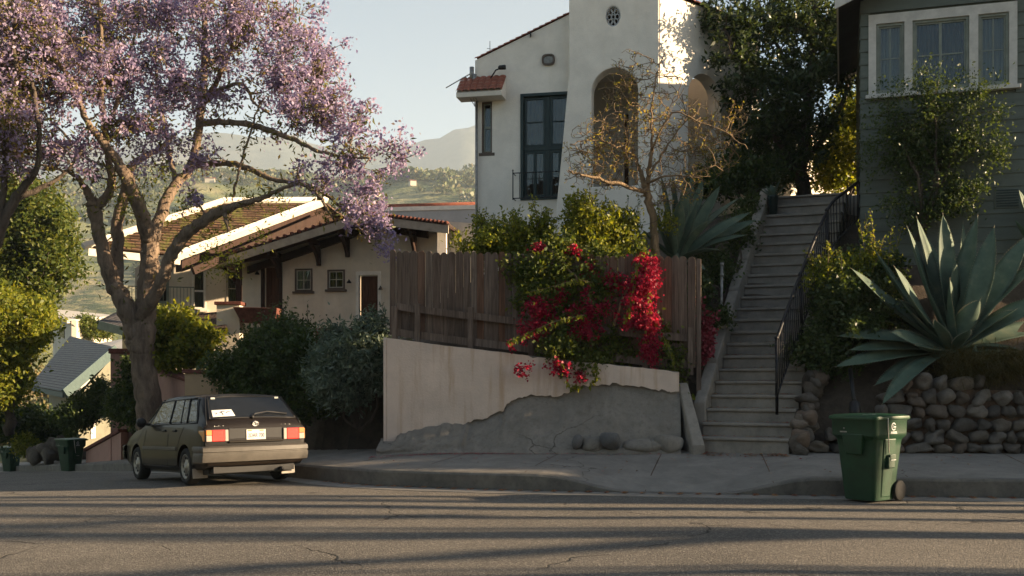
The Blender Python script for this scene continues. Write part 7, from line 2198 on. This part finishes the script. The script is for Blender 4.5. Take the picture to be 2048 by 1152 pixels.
def agave(label, base, leaves, mat='agave', teeth=True, core_r=.12):
    t = thing('agave', label, 'agave', tuple(base))
    mb, ed = MB(), MB()
    for (tip, w, bend, tw, bo) in leaves:
        d = unit(V3(tip) - base)
        b0 = V3(base) + d * .10 + V3(bo)
        # the channelled side of a leaf faces the heart of the rosette
        nrm = np.array([0, 0, 1.0]) - d * d[2]
        if np.linalg.norm(nrm) < .35: nrm = -np.array([d[0], d[1], 0]) + [0, .001, .2]
        nrm = unit(nrm) + (np.array([(1.1 if tip[0] > base[0] - .75 else .35) * (len(mb.v) // 150 % 3 > 0), -.6, 0]) if d[1] > -.45 else np.array([0, -.2, 0]))
        agave_leaf(mb, b0, tip, w, bend, .035, nrm, tw, .34, edge=ed if teeth else None)
    mb.lathe([(.05, -.25), (core_r, -.1), (core_r, .1), (.06, .28), (.01, .4)], base, n=14)
    mb.build('leaves', M[mat], t, fix=True)
    if teeth: ed.build('spines', M['agave_edge'], t, fix=False)
    return t


AB = P(1905, 700, 17.2)
LV = []
for (px, py, Yd, w, bend, tw) in [
        (1672, 733, 16.75, .115, .04, .2), (1676, 672, 17.0, .12, .05, .1), (1704, 538, 17.15, .125, -.05, .3), (1750, 502, 17.5, .115, -.05, -.2), (1790, 535, 16.85, .125, -.06, .5), (1815, 455, 17.5, .125, -.04, .2), (1834, 437, 17.75, .115, -.03, -.3),
        (1886, 430, 17.4, .135, -.02, .9), (1926, 446, 17.9, .12, .02, -.4), (1955, 434, 17.55, .135, .04, .6), (1988, 455, 17.2, .125, .05, 1.0), (2056, 470, 17.5, .125, .06, .5), (2085, 520, 17.25, .13, .06, .2), (2110, 590, 17.0, .13, .05, .0), (2120, 650, 17.6, .12, .05, .0),
        (1765, 808, 16.2, .115, .08, .0), (1782, 664, 16.6, .115, -.04, .4), (1900, 560, 16.95, .12, -.05, .8), (1860, 540, 17.9, .12, .02, .0), (2000, 560, 18.0, .12, .03, .2), (1960, 600, 16.85, .11, -.05, -.7), (2040, 700, 16.7, .11, .05, .0), (1720, 620, 17.6, .11, .03, .0), (1830, 690, 16.6, .085, -.06, .3), (2090, 740, 17.0, .10, .05, .0), (1700, 700, 16.9, .11, .05, .1), (1750, 770, 16.75, .10, .06, .0), (1850, 470, 17.9, .12, .0, .2), (1910, 520, 17.2, .12, -.03, .5), (1800, 600, 16.9, .12, -.03, .3), (1745, 580, 17.3, .12, .0, .2), (2030, 620, 16.9, .12, .04, .2), (1870, 640, 16.7, .10, -.05, .4), (1940, 660, 16.6, .09, -.06, -.3)]:
    LV.append((P(px, py, Yd), w, bend, tw, (rng.normal() * .03, rng.normal() * .03, 0)))
agave('big blue-green agave with sunlit upright leaves above the stone wall', AB, LV)
AB2 = P(1352, 520, 19.5)
LV = []
for (px, py, Yd, w, bend, tw) in [(1322, 352, 19.4, .085, .0, .2), (1345, 350, 19.7, .085, .0, -.3), (1372, 355, 19.5, .09, .0, .4), (1300, 400, 19.2, .08, -.03, .2), (1405, 360, 19.7, .085, .03, .0), (1440, 372, 19.6, .08, .04, .2), (1480, 395, 19.8, .085, .06, .3), (1500, 425, 19.5, .085, .06, .2), (1512, 440, 19.9, .08, .06, .1), (1492, 470, 19.3, .08, .06, .0), (1440, 500, 18.9, .075, .08, .0), (1395, 400, 19.1, .085, .0, .5), (1360, 400, 18.95, .085, -.02, .2), (1330, 420, 18.9, .08, -.03, .0), (1285, 460, 19.2, .075, -.05, .0), (1420, 440, 19.0, .08, .05, .3), (1385, 350, 20.0, .08, .02, .0), (1300, 520, 19.0, .07, -.05, .0), (1410, 540, 18.7, .07, .06, .0)]:
    LV.append((P(px, py, Yd), w, bend, tw, (rng.normal() * .03, rng.normal() * .03, 0)))
agave('blue-green agave behind the fence beside the bare tree trunk', AB2, LV)
AB3 = P(2075, 500, 17.9)
LV = [(P(px, py, Yd), .075, b_, tw, (0, 0, 0)) for px, py, Yd, b_, tw in ((2038, 380, 17.9, .0, .5), (2062, 370, 18.0, .0, .0), (2090, 380, 17.7, .02, .3), (2030, 440, 17.7, -.03, .0), (2115, 410, 17.8, .05, .0), (2050, 420, 17.6, .0, .4), (2125, 470, 17.8, .05, 0))]
agave('small agave cut off by the right edge against the green house', AB3, LV, teeth=False)
# potted agave at the head of the steps
PB = P(1545, 398, 21.35)
PT = thing('plant_pot', 'slim dark blue-green pot with spiky plant at the top left of the steps', 'plant pot', tuple(P(1546, 432, 21.3)))
mb = MB(); c = P(1546, 434, 21.3); mb.lathe([(.06, 0), (.075, .02), (.105, .40), (.12, .43), (.10, .43), (.09, .38)], c, n=16); mb.build('pot', M['teal'], PT)
mb = MB(); c2 = c + [0, 0, .38]
for k in range(22):
    a = rng.uniform(0, 6.28); e = rng.uniform(.3, 1.3); d = np.array([math.cos(a) * math.cos(e), math.sin(a) * math.cos(e), math.sin(e)])
    agave_leaf(mb, c2, c2 + d * rng.uniform(.22, .4), .028, .02, .01, n=6)
mb.build('leaves', M['agave'], PT)
# small agave pups by the big one's foot
pu = P(1950, 740, 16.9)
LV = [(pu + np.array([math.cos(a) * .2, math.sin(a) * .12 - .05, .06 + .12 * abs(math.sin(a * 2))]), .035, .03, 0, (0, 0, 0)) for a in np.linspace(0, 5.6, 8)]
agave('tiny agave pup under the leaves of the big agave', pu, LV, teeth=False, core_r=.04)

# ------------------------------------------------------------------ litter
pts = []
for k in range(16):
    t = rng.uniform(0, .3); a, b = sl_at(t), sr_at(t)
for k in range(1100):
    st_i = int(rng.integers(0, 8)); s = rng.uniform(0, 1) ** 2.4
    if rng.uniform() < .45: s = 1 - s * .5
    a, b = sl_at((st_i + rng.uniform(.02, .7)) / NS), sr_at((st_i + rng.uniform(.02, .7)) / NS)
    p = a + (b - a) * s; pts.append([p[0], p[1], ST0[2] + rise * (st_i + 1) + .012])
for k in range(300):
    s = rng.uniform(0, 1) ** 2; s = s if rng.uniform() < .5 else 1 - s
    p = ST0 + (SR0 - ST0) * s + np.array([0, -rng.uniform(.12, .45) ** 1.2, 0]); pts.append([p[0], p[1], pave_z(p[0], p[1]) + .012])
for k in range(1300):
    i = rng.choice(np.where((CP[:, 0] > -3) & (CP[:, 0] < 9))[0]); o = -rng.uniform(.01, .25) ** 1.3
    p = CP[i] + CN[i] * o; pts.append([p[0], p[1], RZ[i] + .018])
for k in range(260):
    i = rng.choice(np.where((CP[:, 0] > -3) & (CP[:, 0] < 9))[0]); o = rng.uniform(.3, SW[i])
    p = CP[i] + CN[i] * o; pts.append([p[0], p[1], pave_z(*p) + .012])
pts = np.array(pts)
V = leafcloud(pts, .05, .6, .1, 0, dirs=np.c_[rng.normal(size=(len(pts), 2)), np.zeros(len(pts))])
V[:, 2] = np.repeat(pts[:, 2], 4) + np.abs(rng.normal(size=len(V))) * .006
tag(fast('leaf_litter', V, 4, M['litter']), kind='stuff')
pts = []
for k in range(1500):
    px = np.clip(rng.normal(1000, 130), 760, 1380); p = P(px, 905, 17.0)
    u = (px - 775) / 590 * RL; q = RW.at(u, 0, .55 + abs(rng.normal()) * .12)
    pts.append([q[0], q[1], pave_z(q[0], q[1]) + .012])
pts = np.array(pts)
V = leafcloud(pts, .03, .8, .05, 0, dirs=np.c_[rng.normal(size=(len(pts), 2)), np.zeros(len(pts))]); V[:, 2] = np.repeat(pts[:, 2], 4) + np.abs(rng.normal(size=len(V))) * .004
tag(fast('fallen_petals', V, 4, M['petal']), kind='stuff')

# ------------------------------------------------------------------ the trees up the street, out of frame, whose shadows cross the road
def street_tree(i, x, y, h, r, label, dens=420):
    z = float(hroad(x, y)) if curbd(np.array([x]), np.array([y]))[0] < 0 else ground(x, y)
    t = thing('street_tree', label, 'tree', (x, y, z), 'street trees up the hill')
    sk = Skel()
    sk.limb([[x, y, z - .2, .22], [x + .1, y, z + h * .25, .17], [x, y + .1, z + h * .5, .12], [x + .1, y, z + h * .8, .06]], 5, 8, .03)
    B = [(x + rng.normal() * r * .5, y + rng.normal() * r * .5, z + h * (.5 + .38 * rng.uniform(-.6, 1)), r * .62, r * .62, h * .2) for k in range(7)]
    pts = inblobs(B, dens, .85, .2)
    sk.grow(pts[:70], .05, .012, .1, .5, 4)
    sk.mb.build('trunk', M['bark_dark'], t, fix=False)
    fast('foliage', leafcloud(clumped(pts, 26, .22), .24, .5, .12), 4, M['gleaf'], t)

SAZ = math.tan(R(-6.0))
def up_sun(x, y, X): return y + SAZ * (X - x)
def shade_tree(y4, X_, w, lab, forks, low=0.0, slant=None):
    """a tall slim trunk with a small high crown: its shadow is one band across the road"""
    y = up_sun(4, y4, X_); z = ground(X_, y)
    t = thing('street_tree', lab, 'tree', (X_, y, z), 'slim street trees up the hill')
    sk = Skel()
    sk.limb([[X_, y, z - .2, w * 1.2], [X_ + .1, y + .03, z + 3, w], [X_, y - .04, z + 6, w * .8], [X_ + .1, y, z + 9.5, w * .5]], 5, 8, .02)
    if slant: sk.limb([[X_, y + .2, z + slant[0], .15], [X_ + .1, y + slant[1] * .5, z + (slant[0] + slant[2]) / 2, .14], [X_, y + slant[1], z + slant[2], .10]], 6, 7, .05)
    for k in range(forks):
        z0 = z + rng.uniform(2.2, 5.5); s_ = rng.choice([-1, 1])
        sk.limb([[X_, y, z0, w * .5], [X_ + .3, y + s_ * .25, z0 + 1.2, w * .4], [X_ + .5, y + s_ * .35, z0 + 3.2, w * .25]], 4, 6, .03)
    bl = [(X_, y, z + 10.2, 1.3, 1.1, 1.1)]
    if low: bl += [(X_ + .2, y + low * .2, z + 7.2, .9, abs(low), 1.0), (X_ - .3, y - low * .3, z + 5.9, .6, abs(low) * .6, .55)]
    pts = inblobs(bl, 130 + 90 * (low != 0), .95, .25)
    sk.grow(pts[:40], .04, .01, .1, .4, 4); sk.mb.build('trunk', M['bark_dark'], t, fix=False)
    fast('foliage', leafcloud(clumped(pts, 24, .2), .2, .45, .12), 4, M['gleaf'], t)
for a_ in [(13.62, 21.5, .10, 'slim street tree nearest the bend in the pavement', 2), (13.1, 23.5, .12, 'slim street tree second from the bend', 2, .55), (12.5, 22.2, .15, 'stout street tree third from the bend', 3, .5),
           (11.7, 24.5, .10, 'slim street tree fourth from the bend', 2, .3, (4.0, -1.2, 6.5)), (10.6, 25.2, .20, 'stout leaning street tree further round the bend', 3, -.25, (3.2, -2.6, 5.6)), (8.4, 26.6, .16, 'last stout street tree round the bend', 1)]:
    shade_tree(*a_)
for i, (y4, X_, h, rx, lab) in enumerate([(14.6, 18.5, 4.0, 1.3, 'clipped dark hedge bush closest to the bend'), (15.6, 19.0, 5.0, 1.3, 'second dark hedge bush up the pavement'), (16.7, 19.6, 5.3, 1.3, 'third dark hedge bush up the pavement'), (17.7, 20.5, 4.6, 1.2, 'fourth dark hedge bush by the next house')]):  # unseen hedge added to keep sun off the pavement and stone wall
    y_ = up_sun(4, y4, X_); g_ = ground(X_, y_)
    bush('shade_hedge', lab, 'hedge', (X_, y_, g_), [(X_, y_, g_ + (h - g_) * .45, rx, .75, (h - g_) * .6), (X_ + .4, y_ + .1, g_ + (h - g_) * .75, rx * .8, .7, (h - g_) * .4)], 'dleaf', 420, 30, .14, .15, .6, 5, twigs=30, group='hedge bushes up the pavement')
# taller crown added out of view to veil the sun above the hedge
for i, (y4, X_, zc, rz_, lab) in enumerate([(16.4, 24.0, 8.7, .9, 'spreading olive tree behind the hedge bushes')]):
    y_ = up_sun(4, y4, X_); g_ = ground(X_, y_)
    t = thing('added_olive_tree', lab, 'tree', (X_, y_, g_))
    sk = Skel(); sk.limb([[X_, y_, g_ - .2, .16], [X_ + .1, y_, (g_ + zc) / 2, .12], [X_, y_ + .1, zc, .06]], 5, 8, .03)
    pts = inblobs([(X_, y_, zc, 1.6, 1.0, rz_), (X_ + .6, y_ - .3, zc + .3, 1.2, .9, rz_ * .8)], 110, .98, .2)
    sk.grow(pts[:50], .04, .01, .1, .4, 4); sk.mb.build('trunk', M['bark_dark'], t, fix=False)
    fast('foliage', leafcloud(clumped(pts, 24, .16), .16, .4, .12), 4, M['olive'], t)
# unseen house and trees added across the street to cut the sky light
OP = thing('added_opposite_house', 'brown shingled house across the street behind the viewer', 'house', (0, -14, 0))
mb = MB(); mb.box((-2, -14, 4.7), (26, 9, 11.4)); mb.build('wall', plain('brown_shingle_wall', (0.10, 0.075, 0.055), .9, scale=2), OP)
mb = MB(); mb.prism([V3(p) for p in ((-15.6, -9, 10.4), (-15.6, -19, 10.4), (-15.6, -14, 13.4))], np.array([27.2, 0, 0])); mb.build('roof', M['darkshingle'], OP)
for k in range(5):
    mb = MB(); mb.box((-12 + k * 5, -9.48, 3.6), (1.6, .08, 1.9)); w_ = mb.build('window', M['trim'], OP); mb = MB(); mb.box((-12 + k * 5, -9.43, 3.6), (1.35, .04, 1.65)); mb.build('pane', M['carglass'], w_)
for i, (x, y, h, r, lab) in enumerate([(-17, -7, 9, 3.2, 'broad street tree behind the viewer at the downhill corner'), (12, -7, 9, 3.0, 'broad street tree behind the viewer at the uphill corner'), (-26, 2, 10, 3.4, 'broad street tree across the street further downhill'), (-17, 9, 9, 3.2, 'broad street tree across from the parked car'), (-23, 18, 10, 3.6, 'second broad street tree across from the parked car'), (-30, 29, 10, 3.6, 'third broad street tree beyond the left edge of the view')]):  # unseen trees, also added for their reflection in the car side
    sk = Skel(); t = thing('street_tree', lab, 'tree', (x, y, -.5), 'street trees across the street')
    sk.limb([[x, y, -1.2, .3], [x, y + .1, 2.5, .24], [x + .1, y, h * .7, .1]], 5, 8, .03)
    pts = inblobs([(x, y, h * .62, r, r, h * .3), (x + r * .5, y, h * .5, r * .7, r * .7, h * .24), (x - r * .5, y + .5, h * .52, r * .7, r * .7, h * .24)], 520, .8, .2)
    sk.grow(pts[:60], .06, .015, .1, .6, 4); sk.mb.build('trunk', M['bark_dark'], t, fix=False)
    fast('foliage', leafcloud(clumped(pts, 26, .3), .32, .55, .12), 4, M['gleaf'], t)
# ------------------------------------------------------------------ camera, light, air
cam = bpy.data.cameras.new('camera'); co = bpy.data.objects.new('camera', cam); COL.objects.link(co)
co.location = (0, 0, CZ); co.rotation_euler = (R(90), 0, 0)
cam.sensor_width = 36; cam.lens = 36 * F / 2048; cam.shift_y = (HY - 576) / 2048
cam.clip_start = 0.1; cam.clip_end = 9000
SC.camera = co
SUN_EL, SUN_AZ = 13.5, -6.0          # azimuth: degrees from +X towards +Y
sd = np.array([math.cos(R(SUN_EL)) * math.cos(R(SUN_AZ)), math.cos(R(SUN_EL)) * math.sin(R(SUN_AZ)), math.sin(R(SUN_EL))])
sl_ = bpy.data.lights.new('sun', 'SUN'); so = bpy.data.objects.new('sun', sl_); COL.objects.link(so)
sl_.energy = 5.0; sl_.angle = R(0.5); sl_.color = (1.0, 0.75, 0.48)
so.rotation_euler = Vector(-sd).to_track_quat('-Z', 'Y').to_euler(); so.location = tuple(sd * 60)
w = bpy.data.worlds.new('World'); SC.world = w; w.use_nodes = True
nt = w.node_tree
bg = nt.nodes['Background']
sky = nt.nodes.new('ShaderNodeTexSky'); sky.sky_type = 'NISHITA'; sky.sun_disc = False
sky.sun_elevation = R(SUN_EL); sky.sun_rotation = R(90 - SUN_AZ)
sky.air_density = 1.0; sky.dust_density = 0.7; sky.ozone_density = 1.0; sky.altitude = 150
tint = mix(nt, 1.0, sky.outputs[0], (1.04, 1.0, 0.955), 'MULTIPLY'); nt.links.new(tint, bg.inputs['Color']); bg.inputs['Strength'].default_value = 0.066
# the air: one closed box round the camera and everything seen
m, nt = new_mat('hazy_air')
pv = N(nt, 'ShaderNodeVolumePrincipled'); pv.inputs['Color'].default_value = (0.68, 0.83, 1.0, 1); pv.inputs['Density'].default_value = 0.00019
pv.inputs['Anisotropy'].default_value = 0.0
o = N(nt, 'ShaderNodeOutputMaterial'); L(nt, pv.outputs[0], o.inputs['Volume'])
mb = MB(); x0, x1, y0, y1, z0, z1 = -3300, 320, -320, 4800, -130, 1060
mb.box(((x0 + x1) / 2, (y0 + y1) / 2, (z0 + z1) / 2), (x1 - x0, y1 - y0, z1 - z0))
tag(mb.build('haze', m), kind='stuff')
SC.view_settings.view_transform = 'Standard'; SC.view_settings.look = 'None'; SC.view_settings.gamma = 1.0
SC.view_settings.exposure = 1.72
SC.render.film_transparent = False
SC.cycles.max_bounces = 8; SC.cycles.transparent_max_bounces = 12; SC.cycles.transmission_bounces = 4
SC.cycles.use_denoising = True
SC.render.engine = 'CYCLES'
